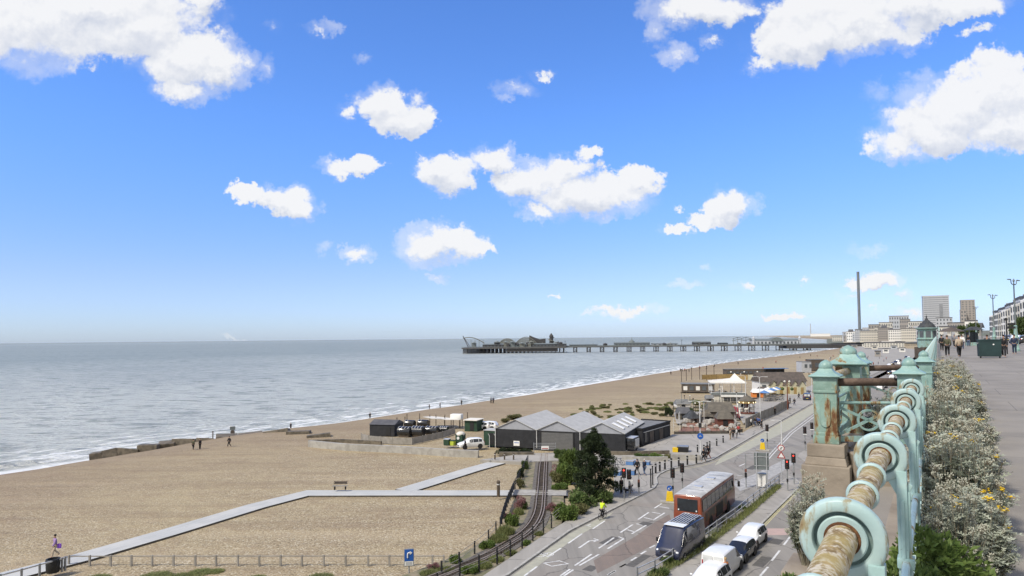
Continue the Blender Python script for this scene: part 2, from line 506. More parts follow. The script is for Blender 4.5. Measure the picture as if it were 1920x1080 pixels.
def prom_fn(g):
    co = g.n('ShaderNodeTexCoord').outputs['Object']
    a = g.noise(co, .9, 6, .65).outputs['Fac']
    b = g.noise(co, 60.0, 3, .7).outputs['Fac']
    s = g.noise(co, .25, 3, .5).outputs['Fac']
    r_ = g.n('ShaderNodeMapping', {0: co, 'Rotation': (0, 0, R(31.9))}).outputs[0]
    br = g.n('ShaderNodeTexBrick', {'Vector': r_, 'Scale': 1.0, 'Mortar Size': .010, 'Brick Width': 3.2, 'Row Height': 2.6, 'Color1': (1, 1, 1, 1), 'Color2': (.93, .93, .93, 1), 'Mortar': (.55, .55, .55, 1)}).outputs['Color']
    c = g.mix(g.smooth(a, .35, .65), (.25, .228, .197, 1), (.195, .178, .155, 1))
    c = g.mix(g.m('MULTIPLY', g.smooth(s, .45, .6), .5), c, (.285, .262, .228, 1))
    c = g.mix(g.m('MULTIPLY', g.smooth(b, .5, .75), .45), c, (.36, .345, .32, 1))
    c = g.mix(1.0, c, br, 'MULTIPLY')
    bn = g.n('ShaderNodeBump', {'Strength': .35, 'Distance': .006, 'Height': b}).outputs[0]
    return g.n('ShaderNodeBsdfPrincipled', {'Base Color': c, 'Roughness': .85, 'Specular IOR Level': .25, 'Normal': bn}).outputs[0]
custom('prom_paving', prom_fn)
mat('concrete', (.36, .345, .31), .85, (.27, .255, .23), 1.2, .3)
mat('kerb', (.40, .385, .35), .8, (.30, .29, .265), 2.0, .2)
mat('road_paint', (.62, .62, .60), .7, (.38, .375, .36), 2.2, lo=.3, hi=.55)
mat('faded_paint', (.40, .39, .37), .75, (.26, .255, .245), 2.0)
mat('pink_band', (.45, .33, .29), .8, (.40, .30, .27), 2.0)
mat('cycle_green', (.37, .362, .285), .85, (.315, .308, .25), 1.3)
mat('yellow_line', (.50, .45, .22), .8, (.36, .34, .22), 2.0)
def boards_fn(g):
    co = g.n('ShaderNodeTexCoord').outputs['UV']
    w = g.n('ShaderNodeTexBrick', {'Vector': co, 'Scale': 1.0, 'Mortar Size': .012, 'Brick Width': 3.0, 'Row Height': .16, 'Color1': (.44, .445, .43, 1), 'Color2': (.375, .38, .365, 1), 'Mortar': (.3, .3, .3, 1)})
    o = g.n('ShaderNodeTexCoord').outputs['Object']
    c = g.mix(g.m('MULTIPLY', g.smooth(g.noise(o, .3, 4).outputs['Fac'], .4, .65), .5), w.outputs['Color'], (.50, .49, .46, 1))
    return g.n('ShaderNodeBsdfPrincipled', {'Base Color': c, 'Roughness': .8, 'Specular IOR Level': .3}).outputs[0]
custom('boards', boards_fn)
mat('board_edge', (.10, .09, .075), .8, (.06, .055, .05), 2)
mat('hill', (.11, .125, .085), .95, (.15, .14, .11), .02)
mat('town_ground', (.20, .19, .17), .9, (.14, .14, .12), .03)
mat('grass', (.075, .11, .03), .9, (.16, .15, .07), .5, .6, 8)
mat('stone', (.30, .255, .20), .85, (.21, .175, .135), 1.6, .4, 12)
mat('cliff_wall', (.17, .16, .13), .9, (.07, .085, .045), .5, .5)

# ------------------------------------------------------------------ setting: sea and beach
SHORE = [Vector((-128, -60)), Vector((-122, 0)), Vector((-108, 55))] + [at(u, v, -5).xy for u, v in ((-40, 897), (0, 890), (80, 878), (160, 865), (300, 840), (420, 824), (545, 808), (700, 785), (800, 770), (900, 755), (1000, 739), (1100, 722), (1300, 690), (1400, 677), (1480, 667), (1560, 655))] + [Vector(p) for p in ((760, 1500), (1400, 3000), (2460, 6000), (3500, 9000), (12400, 34000))]
def resample(pts, step):
    out = []
    for i in range(len(pts) - 1):
        a, b = pts[i], pts[i + 1]
        p0, p3 = pts[max(i - 1, 0)], pts[min(i + 2, len(pts) - 1)]
        n = max(1, int((b - a).length / step(a)))
        for k in range(n):
            t = k / n
            q = .5 * (2 * a + (b - p0) * t + (2 * p0 - 5 * a + 4 * b - p3) * t * t + (3 * a - p0 - 3 * b + p3) * t ** 3) if (b - a).length < 600 else a.lerp(b, t)
            out.append(q)
    return out + [pts[-1]]
SL = resample(SHORE, lambda p: 2.2 if p.y < 300 else 10 if p.y < 1100 else 120)
OUTW = Vector((-.85, .53)).normalized()
SN = []
for i in range(len(SL)):
    d = (SL[min(i + 4, len(SL) - 1)] - SL[max(i - 4, 0)]).normalized()
    SN.append(Vector((-d.y, d.x)))
def build_sea():
    ds = [-2.5, -1] + [i * 1.1 for i in range(28)] + [34, 42, 55, 75, 110, 170, 300, 600, 1200, 3000, 9000, 40000]
    vs, fs, dd, ss = [], [], [], []
    s = 0.0
    for i, p in enumerate(SL):
        if i:
            s += (SL[i] - SL[i - 1]).length
        k = min(1.0, max(0.0, (p.y - 40) / 30.0)) * min(1.0, max(0.0, (135 - p.y) / 14.0))
        for d in ds:
            nn = SN[i] if d < 60 else SN[i].lerp(OUTW, min(1, (d - 60) / 300)).normalized()
            q = p + nn * d
            z = -5.0
            if d < 32:
                amp = min(1, max(0, d) / 6) * (1 - max(0, d - 22) / 12)
                z += amp * .22 * noise.noise(Vector((s * .06, d * .33, 3.3)))
                x = d - 7.5 - 1.8 * noise.noise(Vector((s * .035, 9.1, 0)))
                z += k * .85 * math.exp(-(x / (1.0 if x < 0 else 2.2)) ** 2)
            vs.append((q.x, q.y, z))
            dd.append(d)
            ss.append(s)
    n = len(ds)
    for i in range(len(SL) - 1):
        for j in range(n - 1):
            fs.append((i * n + j, (i + 1) * n + j, (i + 1) * n + j + 1, i * n + j + 1))
    me = bpy.data.meshes.new('sea')
    me.from_pydata(vs, [], fs)
    for nm, arr in (('d', dd), ('s', ss)):
        at_ = me.attributes.new(nm, 'FLOAT', 'POINT')
        at_.data.foreach_set('value', arr)
    for p in me.polygons:
        p.use_smooth = True
    me.materials.append(MATS['seawater'])
    ob = bpy.data.objects.new('sea', me)
    COL.objects.link(ob)
    struct(ob)
build_sea()
def build_beach():
    prof = [(-8, -6.6), (-2, -5.35), (0, -5.02), (2, -4.75), (5, -4.25), (9, -3.55), (12, -3.0), (14, -2.75), (18, -1.9), (23, -1.0), (27, -.55), (31, -.36), (36, -.34), (3500, -.34)]
    vs, fs, da = [], [], []
    n = len(prof)
    for i, p in enumerate(SL):
        for d, z in prof:
            inw = -SN[i] if d < 100 else Vector((.85, -.53)).normalized()
            q = p + inw * d
            w = 0.22 * noise.noise(Vector((q.x * .05, q.y * .05, 0))) if 3 < d < 40 else 0
            vs.append((q.x, q.y, z + w * (0 if d > 30 else 1)))
            da.append(d)
    for i in range(len(SL) - 1):
        for j in range(n - 1):
            fs.append((i * n + j, i * n + j + 1, (i + 1) * n + j + 1, (i + 1) * n + j))
    me = bpy.data.meshes.new('beach')
    me.from_pydata(vs, [], fs)
    me.attributes.new('d', 'FLOAT', 'POINT').data.foreach_set('value', da)
    for p in me.polygons:
        p.use_smooth = True
    me.materials.append(MATS['shingle'])
    ob = bpy.data.objects.new('beach', me)
    COL.objects.link(ob)
    struct(ob)
build_beach()

# ------------------------------------------------------------------ setting: roads, pavements, markings
HD = Vector((.581, .814))                       # heading of the lower road
RD = Vector((math.sin(R(31.9)), math.cos(R(31.9))))   # heading of the upper promenade and its railing
RN = Vector((RD.y, -RD.x))                      # to its landward side
R0 = Vector((.991, 2.087))
def rail(t, w=0.0):
    return R0 + RD * t + RN * w
PXK = [(951, 1080), (1010, 1038), (1067, 997), (1122, 969), (1180, 940), (1204, 928), (1226, 916), (1232, 907), (1230, 897), (1236, 890), (1250, 883), (1274, 877), (1312, 870), (1337, 862), (1350, 854), (1409, 820), (1525, 755)]
K1 = [at(u, v, 0).xy for u, v in PXK]
K0 = K1[0] - HD * 70
FARR = [Vector((189, 345)), Vector((330, 560)), Vector((640, 1010))]
o = MB().sheet([K0] + K1 + FARR + [rail(1250, -.45), rail(250, -.45), rail(-60, -.45)], 0.0).o('road', 'asphalt'); struct(o)
PVL = [(1500, 749), (1478, 757), (1393, 811), (1262, 814), (1204, 838), (1160, 846), (1060, 848), (985, 850), (900, 862), (985, 866), (1065, 862), (1150, 872), (1152, 925), (1090, 960), (1036, 992), (905, 1080)]
pv = [at(u, v, .12).xy for u, v in PVL]
o = MB().prism([K0] + K1 + pv + [pv[-1] - HD * 70], -.5, .12).o('pavement', 'footway'); struct(o)
o = MB().ribbon([K0] + K1 + FARR, .22, -.2, .135).o('kerb', 'kerb'); struct(o)
far_pv = [Vector((75, 172)), Vector((189, 345)), Vector((330, 560)), Vector((640, 1010))]
o = MB().prism([p + Vector((-.2, .1)) for p in far_pv] + [p + Vector((-9, 6)) for p in far_pv[::-1]], -.4, .11).o('far_pavement', 'footway'); struct(o)
ISL = [(1215, 1080), (1340, 993), (1420, 934), (1462, 904), (1478, 893), (1492, 898), (1502, 909), (1430, 979), (1326, 1080)]
isl = [at(u, v, .1).xy for u, v in ISL]
isl = [isl[0] - HD * 12] + isl + [isl[-1] - HD * 12]
o = MB().prism(isl, -.3, .1).o('footway', 'footway'); struct(o)
o = MB().ribbon([p for p in isl[5:]], .2, -.2, .125).o('kerb_edge', 'kerb'); struct(o)
tl = [at(u, v, .1).xy for u, v in ((1496, 856), (1500, 849), (1510, 843), (1535, 834), (1570, 845), (1545, 866), (1510, 866))]
o = MB().prism(tl, -.2, .1).o('corner_pavement', 'footway'); struct(o)
def paint(name, m, segs, w, z=.005):
    b = MB()
    for s in segs:
        b.strip([at(s[i], s[i + 1], 0) for i in range(0, len(s), 2)], w, z)
    struct(b.o(name, m))
def z2(*a):
    return tuple((1120 if i % 2 == 0 else 820) + x / 4.155 for i, x in enumerate(a))
def z3(*a):
    return tuple((780 if i % 2 == 0 else 860) + x / 4.8 for i, x in enumerate(a))
def z5(*a):
    return tuple((1200 if i % 2 == 0 else 660) + x / 5.333 for i, x in enumerate(a))
segs = [z2(400, 585, 318, 640), z2(525, 588, 435, 645), z2(425, 583, 490, 595), z2(365, 625, 430, 640), z2(275, 680, 180, 742), z2(380, 685, 268, 752), z2(305, 673, 350, 685), z2(235, 720, 285, 735),
        z2(130, 782, 10, 865), z2(165, 775, 205, 790, 80, 868), z2(448, 842, 408, 862), z2(380, 885, 338, 910), z2(305, 935, 262, 960), z2(225, 985, 175, 1013), z2(140, 1038, 80, 1072),
        z2(540, 490, 445, 553), z2(485, 540, 560, 553), z2(1503, 773, 1453, 838), z2(1422, 880, 1358, 962), z2(1330, 1010, 1268, 1080), z2(1150, 205, 1105, 225), z2(1085, 296, 1130, 296),
        z3(1495, 675, 1370, 762), z3(1305, 805, 1180, 885), z3(1090, 970, 975, 1055), z3(1700, 560, 1590, 632), z3(1465, 805, 1560, 740, 1630, 735), z3(1580, 860, 1430, 962), z3(1645, 862, 1470, 962), z3(1150, 940, 1290, 920, 1370, 945, 1220, 968, 1150, 940),
        z3(1385, 995, 1300, 1055), z3(1415, 1000, 1330, 1056), z3(1893, 945, 1835, 978), z3(1795, 1010, 1735, 1045), z3(1600, 720, 1640, 732, 1600, 748)]
paint('road_markings', 'road_paint', segs, .16)
bike = MB()
for c in (z3(1115, 868), z3(1185, 862)):
    q = at(c[0], c[1], 0)
    for k in range(12):
        a, b_ = k * math.pi / 6, (k + 1) * math.pi / 6
        bike.strip([q.xy + HD * 0.0 + Vector((math.cos(a) * .45, math.sin(a) * .45)), q.xy + Vector((math.cos(b_) * .45, math.sin(b_) * .45))], .09, .009)
for c in (z3(1115, 868, 1140, 850, 1175, 848, 1185, 862), z3(1140, 850, 1155, 872, 1175, 848), z3(1530, 605, 1575, 590), z3(1530, 600, 1575, 612)):
    bike.strip([at(c[i], c[i + 1], 0) for i in range(0, len(c), 2)], .1, .009)
struct(bike.o('bicycle_marking', 'road_paint'))
paint('hatching', 'faded_paint', [(1375 + (1452 - 1375) * k / 9, 857 - 41 * k / 9, 1443 + (1480 - 1443) * k / 9, 857 - 41 * k / 9) for k in range(10)], .22)
paint('lane_line', 'road_paint', [(1431, 866, 1443, 852, 1463, 830, 1481, 811, 1530, 774), (1436, 867, 1448, 853, 1467, 832, 1486, 812, 1534, 776)], .13)
paint('yellow_lines', 'yellow_line', [z2(1590, 380, 1290, 690), z2(1597, 385, 1298, 700), (1250, 886, 1276, 881, 1314, 874, 1340, 866, 1356, 857, 1413, 823, 1527, 758)], .1)
gl = [at(u, v, 0).xy for u, v in ((957, 1082), (1069, 1000), (1124, 972), (1150, 960), (1132, 978), (1080, 1007), (1000, 1068), (985, 1080))]
o = MB().sheet([gl[0] - HD * 9] + gl + [gl[-1] - HD * 9], .004).o('cycle_lane', 'cycle_green'); struct(o)
o = MB().sheet([at(u, v, 0) for u, v in ((1352, 857), (1411, 823), (1470, 789), (1526, 758), (1527, 773), (1480, 806), (1455, 818), (1378, 856), (1340, 873))], .004).o('bus_lane', 'cycle_green'); struct(o)
o = MB().sheet([at(u, v, 0) for u, v in (z2(300, 770), z2(450, 660), z2(560, 600), z2(600, 700), z2(470, 820), z2(200, 960), z2(0, 1060), z2(-30, 960))], .003).o('red_surface', 'red_asphalt'); struct(o)
o = MB().sheet([at(u, v, 0) for u, v in (z2(1308, 710), z2(1566, 711), z2(1600, 711), z2(1600, 762), z2(1308, 762))], .006).o('pink_surface', 'pink_band'); struct(o)
o = MB().sheet([at(u, v, 0) for u, v in ((1388, 921), (1372, 905), (1412, 890), (1470, 862), (1492, 866), (1474, 880), (1440, 900))], .005).o('worn_surface', 'faded_paint'); struct(o)

mat('patch_tar', (.115, .11, .10), .9, (.09, .085, .08), 3)
for (u, v, l, w_) in ((1130, 1020, 2.4, .8), (1205, 985, 1.2, 1.0), (1180, 1062, 3.2, .7), (1330, 905, 2.0, 1.1), (1405, 880, 3.0, .9), (1450, 1020, 1.6, .9), (1420, 1062, 2.6, .8), (1480, 955, 1.4, .8), (1100, 1070, 1.2, .8)):
    q = at(u, v, 0).xy
    o = MB().strip([q, q + HD * l], w_, .002).o('tarmac_patch', 'patch_tar'); struct(o)

# ------------------------------------------------------------------ setting: upper promenade on its wall
def prom_poly(t0, t1, w0, w1):
    return [rail(t0, w0), rail(t1, w0), rail(t1, w1), rail(t0, w1)]
PZ = 15.1
o = MB().prism(prom_poly(-40, 900, -.42, 26), PZ - .5, PZ).o('promenade', 'prom_paving'); struct(o)
o = MB().sheet(prom_poly(55, 900, 11, 21), PZ + .004).o('upper_road', 'asphalt'); struct(o)
o = MB().ribbon([rail(55, 10.9), rail(900, 10.9)], .2, PZ - .1, PZ + .09).o('upper_kerb', 'kerb'); struct(o)
o = MB().ribbon([rail(45, 7), rail(52, 10.9)], .15, PZ, PZ + .006).o('paving_line', 'road_paint'); struct(o)
w = MB().ribbon([rail(-40, .05), rail(900, .05)], .8, -.4, PZ - .5)
tag(w.o('retaining_wall', 'cliff_wall'), 'tall stone retaining wall carrying the upper promenade and its turquoise railing', 'wall')

# ------------------------------------------------------------------ setting: boardwalk path on the shingle
def path_obj(px, w, z=-.17):
    pts = [at(u, v, -.2).xy for u, v in px]
    b = MB()
    n = len(pts)
    vs, fs, uv = [], [], []
    s = 0
    for i, p in enumerate(pts):
        d = (pts[min(i + 1, n - 1)] - pts[max(i - 1, 0)]).normalized()
        if 0 < i < n - 1:
            k = 1 / max(.5, math.cos((pts[i + 1] - p).angle(p - pts[i - 1]) / 2))
        else:
            k = 1
        nn = Vector((-d.y, d.x)) * w / 2 * k
        if i:
            s += (p - pts[i - 1]).length
        vs += [(p.x + nn.x, p.y + nn.y, z), (p.x - nn.x, p.y - nn.y, z), (p.x + nn.x, p.y + nn.y, z - .36), (p.x - nn.x, p.y - nn.y, z - .36)]
        uv += [(0, s), (w, s), (0, s), (w, s)]
    for i in range(n - 1):
        a, c = i * 4, i * 4 + 4
        fs += [(a, a + 1, c + 1, c), (a + 1, a + 3, c + 3, c + 1), (a, c, c + 2, a + 2)]
    fs += [(0, 2, 3, 1), (4 * n - 4, 4 * n - 3, 4 * n - 1, 4 * n - 2)]
    b.add(vs, fs)
    me = bpy.data.meshes.new('path')
    me.from_pydata(vs, [], fs)
    ul = me.uv_layers.new(name='UVMap')
    for lp in me.loops:
        ul.data[lp.index].uv = (uv[lp.vertex_index][1], uv[lp.vertex_index][0])
    me.materials.append(MATS['boards'])
    me.materials.append(MATS['board_edge'])
    me.update()
    for p in me.polygons:
        p.material_index = 0 if abs(p.normal.z) > .5 else 1
    ob = bpy.data.objects.new('path', me)
    COL.objects.link(ob)
    struct(ob)
path_obj([(-90, 1108), (0, 1084), (150, 1046), (310, 1000), (480, 949), (577, 924.5), (760, 924.5), (960, 924.5), (1064, 925)], 2.55)
path_obj([(757, 920), (800, 907), (880, 882), (955, 861), (985, 855)], 2.5, -.166)

# ------------------------------------------------------------------ setting: far land
def hills():
    vs, fs = [], []
    nx, ny = 60, 22
    for j in range(ny):
        y = 1500 + j * 420
        for i in range(nx):
            k = i / (nx - 1)
            x = y * (.46 + k * .9) + (0 if y < 3000 else 0)
            e = min(1, k * 5.5)
            h = -2 + e * (10 + 20 * (.5 + .5 * noise.noise(Vector((x * .0011, y * .0009, 2)))) + 26 * min(1, k * 1.2)) * min(1, (y - 1300) / 900)
            vs.append((x, y, h))
    for j in range(ny - 1):
        for i in range(nx - 1):
            fs.append((j * nx + i, j * nx + i + 1, (j + 1) * nx + i + 1, (j + 1) * nx + i))
    me = bpy.data.meshes.new('hills')
    me.from_pydata(vs, [], fs)
    for p in me.polygons:
        p.use_smooth = True
    me.materials.append(MATS['hill'])
    ob = bpy.data.objects.new('hills', me)
    COL.objects.link(ob)
    struct(ob)
hills()
o = MB().sheet([at(u, v, .2) for u, v in ((1572, 664), (1600, 672), (1640, 684), (1690, 690), (1716, 668), (1722, 655), (1640, 648), (1580, 648))], .2).o('far_promenade', 'footway'); struct(o)
o = MB().sheet([rail(300, -.5), rail(1400, -.5), (1050, 1500), (760, 1450), (640, 1010), (330, 560)], .6).o('town_ground', 'town_ground'); struct(o)

# ------------------------------------------------------------------ foreground: cast iron railing, pillars, planting
def iron_fn(a, b, rustk):
    def fn(g):
        co = g.n('ShaderNodeTexCoord').outputs['Object']
        st = g.v('MULTIPLY', co, (1, 1, .28))
        n1 = g.noise(co, 3.2, 5, .6).outputs['Fac']
        c = g.mix(g.smooth(n1, .35, .65), a, b)
        n2 = g.noise(co, 16, 6, .65).outputs['Fac']
        c = g.mix(g.m('MULTIPLY', g.smooth(n2, .52, .68), .35), c, (.42, .52, .46, 1))
        n3 = g.noise(st, 5.5, 7, .68).outputs['Fac']
        c = g.mix(g.smooth(n3, rustk - .055, rustk + .01), c, (.25, .205, .11, 1))
        c = g.mix(g.smooth(n3, rustk, rustk + .05), c, (.13, .055, .022, 1))
        sp = g.noise(co, 42, 4, .6).outputs['Fac']
        c = g.mix(g.smooth(sp, .70, .74), c, (.10, .05, .025, 1))
        bn = g.n('ShaderNodeBump', {'Strength': .4, 'Distance': .004, 'Height': g.m('ADD', n2, n3)}).outputs[0]
        return g.n('ShaderNodeBsdfPrincipled', {'Base Color': c, 'Roughness': g.m('ADD', .42, g.m('MULTIPLY', g.smooth(n3, rustk - .05, rustk), .4)), 'Specular IOR Level': .4, 'Normal': bn}).outputs[0]
    return fn
custom('turquoise_iron', iron_fn((.40, .52, .515, 1), (.30, .42, .41, 1), .60))
custom('post_iron', iron_fn((.35, .50, .50, 1), (.25, .38, .36, 1), .60))
custom('rusty_iron', iron_fn((.235, .35, .30, 1), (.165, .255, .21, 1), .545))
custom('cap_iron', iron_fn((.25, .385, .355, 1), (.175, .285, .255, 1), .61))
def lichen(g):
    co = g.n('ShaderNodeTexCoord').outputs['Object']
    a = g.noise(co, 11, 7, .68).outputs['Fac']
    b = g.noise(co, 38, 5, .65).outputs['Fac']
    d = g.noise(co, 5, 5, .6).outputs['Fac']
    c = g.mix(g.smooth(a, .38, .60), (.15, .10, .05, 1), (.35, .265, .125, 1))
    c = g.mix(g.smooth(b, .45, .58), c, (.50, .45, .36, 1))
    c = g.mix(g.m('MULTIPLY', g.smooth(d, .46, .6), .5), c, (.33, .27, .10, 1))
    c = g.mix(g.smooth(b, .66, .70), c, (.06, .04, .03, 1))
    bn = g.n('ShaderNodeBump', {'Strength': .6, 'Distance': .006, 'Height': g.m('ADD', a, b)}).outputs[0]
    return g.n('ShaderNodeBsdfPrincipled', {'Base Color': c, 'Roughness': .85, 'Specular IOR Level': .25, 'Normal': bn}).outputs[0]
custom('lichen_pipe', lichen)
mat('grime_shade', (.19, .27, .26), .9, (.12, .16, .145), 8)  # dark tone of the ring grooves: dirt plus recess shade painted into the colour
mat('rust', (.17, .085, .035), .9, (.09, .04, .018), 25, .5)
mat('brown_timber', (.135, .095, .07), .8, (.075, .05, .038), 6, .5, 30)
RZ = 16.385          # height of the handrail's centre
ZW = -math.atan2(RD.x, RD.y)      # rotation that turns local +y along the railing
def fix(m):
    return m
railing = T('sea_railing', 'turquoise cast iron railing of ringed posts carrying a lichened brown pipe handrail', 'railing', (*rail(0), PZ), ZW)
# local frame: y along the rail, x landward, z up from the promenade
hz = RZ - PZ
ring = MB().lathe([(.0815, -.030), (.0820, .012), (.0845, .018), (.090, .0205), (.112, .0205), (.1185, .016), (.1225, .007), (.1235, -.002), (.1225, -.012), (.117, -.021), (.108, -.024), (.09, -.024), (.0815, -.030)][::-1], (0, 0, hz), 48, (0, -1, 0), cap=False).mesh('ring', 'turquoise_iron', True)
hub = MB().lathe([(.045, .004), (.0475, .010), (.0655, .012), (.0695, .008), (.0705, -.028), (.045, -.028)][::-1], (0, 0, hz), 40, (0, -1, 0), cap=False).mesh('hub', 'turquoise_iron', True)
groove = MB().lathe([(.0690, -.012), (.0830, -.012)][::-1], (0, 0, hz), 40, (0, -1, 0), cap=False).lathe([(.069, -.020), (.083, -.020)], (0, 0, hz), 40, (0, -1, 0), cap=False).mesh('groove', 'grime_shade', True)
rust = MB().lathe([(.044, .0145), (.0505, .0135), (.052, .010)][::-1], (0, 0, hz), 32, (0, -1, 0), cap=False).mesh('rust_collar', 'rust', True)
pb = MB()
pb.box((.090, 0, (hz - .06) / 2), (.046, .060, hz - .06))                       # the upright
pb.box((.116, 0, (hz - .16) / 2), (.018, .032, hz - .16)).box((.090, -.034, (hz - .2) / 2), (.018, .016, hz - .2))                         # its rib
pb.add([(.03, -.016, hz - .112), (.105, -.016, hz - .25), (.105, -.016, hz - .05), (.03, .016, hz - .112), (.105, .016, hz - .25), (.105, .016, hz - .05)], [(0, 2, 1), (3, 4, 5), (0, 1, 4, 3), (1, 2, 5, 4), (2, 0, 3, 5)])
pb.box((.098, 0, .06), (.10, .11, .12), taper=.75)
pb.box((.098, 0, .78), (.075, .085, .05))
pb.add([(.10, -.008, hz - .10), (.138, -.008, hz - .13), (.105, -.008, hz - .20), (.10, .008, hz - .10), (.138, .008, hz - .13), (.105, .008, hz - .20)], [(0, 1, 2), (3, 5, 4), (0, 3, 4, 1), (1, 4, 5, 2), (2, 5, 3, 0)])
post_me = pb.mesh('post', 'post_iron', True, .006)
collar = MB().lathe([(.047, -.011), (.055, -.010), (.0585, 0), (.055, .010), (.047, .011)], (0, 0, hz), 28, (0, -1, 0), cap=False).mesh('collar', 'turquoise_iron', 'all')
STEP = 1.613
def has_post(k):
    t = k * STEP
    return not 7.2 < t < 13.0
seq = [k for k in range(-1, 92) if has_post(k)]
for i, k in enumerate(seq):
    p = part('post', post_me, railing, loc=(0, k * STEP, 0))
    q = part('ring', ring, p)
    if k < 12:
        part('hub', hub, p)
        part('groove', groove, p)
        part('rust_collar', rust, p)
    else:
        part('hub', hub, p)
    if k < 12 and has_post(k + 1):
        for tt in (.40, .66):
            part('collar', collar, p, loc=(0, tt * STEP, 0))
for a, b in ((-2.5, 8.0), (12.55, 148)):
    n = int((b - a) / .4)
    MB().tube([(.0015 * math.sin(i * 1.7), a + (b - a) * i / n, hz + .002 * math.sin(i * .9)) for i in range(n + 1)], .0445, 20).o('handrail', 'lichen_pipe', railing, 'all')
    lat = MB()
    lat.tube([(.1, a, .78), (.1, b, .78)], .018, 8).tube([(.1, a, .14), (.1, b, .14)], .018, 8)
    k = math.ceil(a / STEP)
    while (k + 1) * STEP < min(b, 40) + .6:
        y0, y1 = k * STEP, (k + 1) * STEP
        if y1 < b + 1:
            lat.bar((.1, y0, .16), (.1, min(y1, b), .76), .02, .03).bar((.1, y0, .76), (.1, min(y1, b), .16), .02, .03)
        k += 1
    lat.o('lattice', 'turquoise_iron', railing, True)

def pillar(name, label, u, y, top, base, w, cw, m='rusty_iron', knob=1.0):
    p = deep(u, 650, y)
    r = T(name, label, 'pillar', (p.x, y, base), ZW, 'iron pillars of the railed bay')
    h = top - base
    kn = .085 * knob
    sh = h - .115 * knob - cw * .34
    b = MB()
    b.box((0, 0, .05), (w * 1.12, w * 1.12, .10)).box((0, 0, .12), (w * 1.04, w * 1.04, .05))
    b.box((0, 0, sh * .5), (w, w, sh - .02))
    b.box((0, 0, sh * .80), (w * 1.10, w * 1.10, .035)).box((0, 0, sh * .9), (w * 1.04, w * 1.04, .2 * sh))
    b.o('shaft', m, r, True, .008)
    pn = MB()
    for a in range(4):
        q = Matrix.Rotation(a * math.pi / 2, 3, 'Z')
        z0, z1, hw = .2, sh * .72, w * .24
        pts = []
        for k in range(9):
            t = math.pi * k / 8
            pts.append((math.cos(t) * hw, z1 - hw + math.sin(t) * hw))
        for k in range(9):
            t = math.pi + math.pi * k / 8
            pts.append((math.cos(t) * hw, z0 + hw + math.sin(t) * hw))
        n = len(pts)
        vs = [q @ Vector((x, -w / 2 - .001, z)) for x, z in pts] + [q @ Vector((x * .85, -w / 2 - .016, z0 + (z - z0) * .97 + .01)) for x, z in pts]
        pn.add(vs, [tuple(range(n, 2 * n))] + [(i, (i + 1) % n, (i + 1) % n + n, i + n) for i in range(n)])
    pn.o('panel', m, r, True)
    c = MB()
    c.lathe([(w * .5, sh - .02), (w * .56, sh + .01), (cw * .47, sh + cw * .05), (cw * .5, sh + cw * .065), (cw * .5, sh + cw * .10), (cw * .44, sh + cw * .13), (cw * .33, sh + cw * .19), (cw * .25, sh + cw * .26), (cw * .205, sh + cw * .34)], (0, 0, 0), 4, square=True)
    z = sh + cw * .335
    rr = cw * .22
    c.lathe([(rr * .95, z - .01), (rr * 1.0, z + .01), (rr * 1.03, z + .022 * knob), (rr * .98, z + .05 * knob), (rr * .72, z + .082 * knob), (rr * .4, z + .1 * knob), (rr * .12, z + .112 * knob), (.002, z + .115 * knob)], (0, 0, 0), 20)
    c.o('cap', 'cap_iron', r, True, .004)
    return r
BZ = 15.61
pA = pillar('iron_pillar', 'rusty turquoise pillar on the stone plinth, nearest the beach', 1547, 8.9, 16.68, BZ, .27, .375)
pD = pillar('iron_pillar', 'turquoise pillar just behind the sixth ring of the handrail', 1703, 8.75, 16.71, BZ, .25, .37, 'cap_iron')
pB = pillar('iron_pillar', 'largest turquoise pillar, with the broad ogee cap, behind the rusty one', 1590, 10.7, 16.84, BZ - .25, .33, .56, 'rusty_iron', 1.25)
pC = pillar('iron_pillar', 'turquoise pillar half hidden behind the largest pillar', 1614, 12.4, 16.70, BZ, .24, .36)
pE = pillar('iron_pillar', 'turquoise pillar farthest back on the landward side of the bay', 1731, 12.6, 16.70, BZ, .25, .36, 'cap_iron')
A, B_, C_, D_, E_ = [Vector(p.location) for p in (pA, pB, pC, pD, pE)]
def bay_rail(name, label, a, b, timber=True, zt=RZ):
    d = (b - a)
    L = d.length
    r = T(name, label, 'railing', (a.x, a.y, PZ), -math.atan2(d.x, d.y), 'short railings closing the bay')
    h = zt - PZ
    MB().tube([(0, .1, h), (0, L / 2, h + .004), (0, L - .1, h)], .052, 14).o('handrail', 'brown_timber' if timber else 'lichen_pipe', r, 'all')
    f = MB()
    f.tube([(0, .1, 1.02), (0, L - .1, 1.02)], .021, 10)
    f.bar((0, .1, .56), (0, L - .1, .56), .05, .07)
    f.bar((0, .12, .98), (0, L / 2, .80), .02, .035).bar((0, L - .12, .98), (0, L / 2, .80), .02, .035)
    f.bar((0, .12, .6), (0, L / 2, .80), .02, .035).bar((0, L - .12, .6), (0, L / 2, .80), .02, .035)
    f.lathe([(.115, -.015), (.14, -.015), (.14, .015), (.115, .015), (.115, -.015)], (0, L / 2, .80), 24, (1, 0, 0), cap=False)
    f.bar((0, .13, .56), (0, .13, 1.02), .03, .04).bar((0, L - .13, .56), (0, L - .13, 1.02), .03, .04)
    f.o('lattice', 'cap_iron', r, True)
bay_rail('bay_railing', 'near crossing railing with dark timber handrail between the rusty pillar and the rings', A, D_)
bay_rail('bay_railing', 'far crossing railing with dark handrail at the back of the bay', C_, E_)
bay_rail('bay_railing', 'short pipe railing from the rusty pillar to the largest pillar', A, B_, False, RZ + .05)
bay_rail('bay_railing', 'short pipe railing between the largest pillar and the pillar behind it', B_, C_, False, RZ + .05)
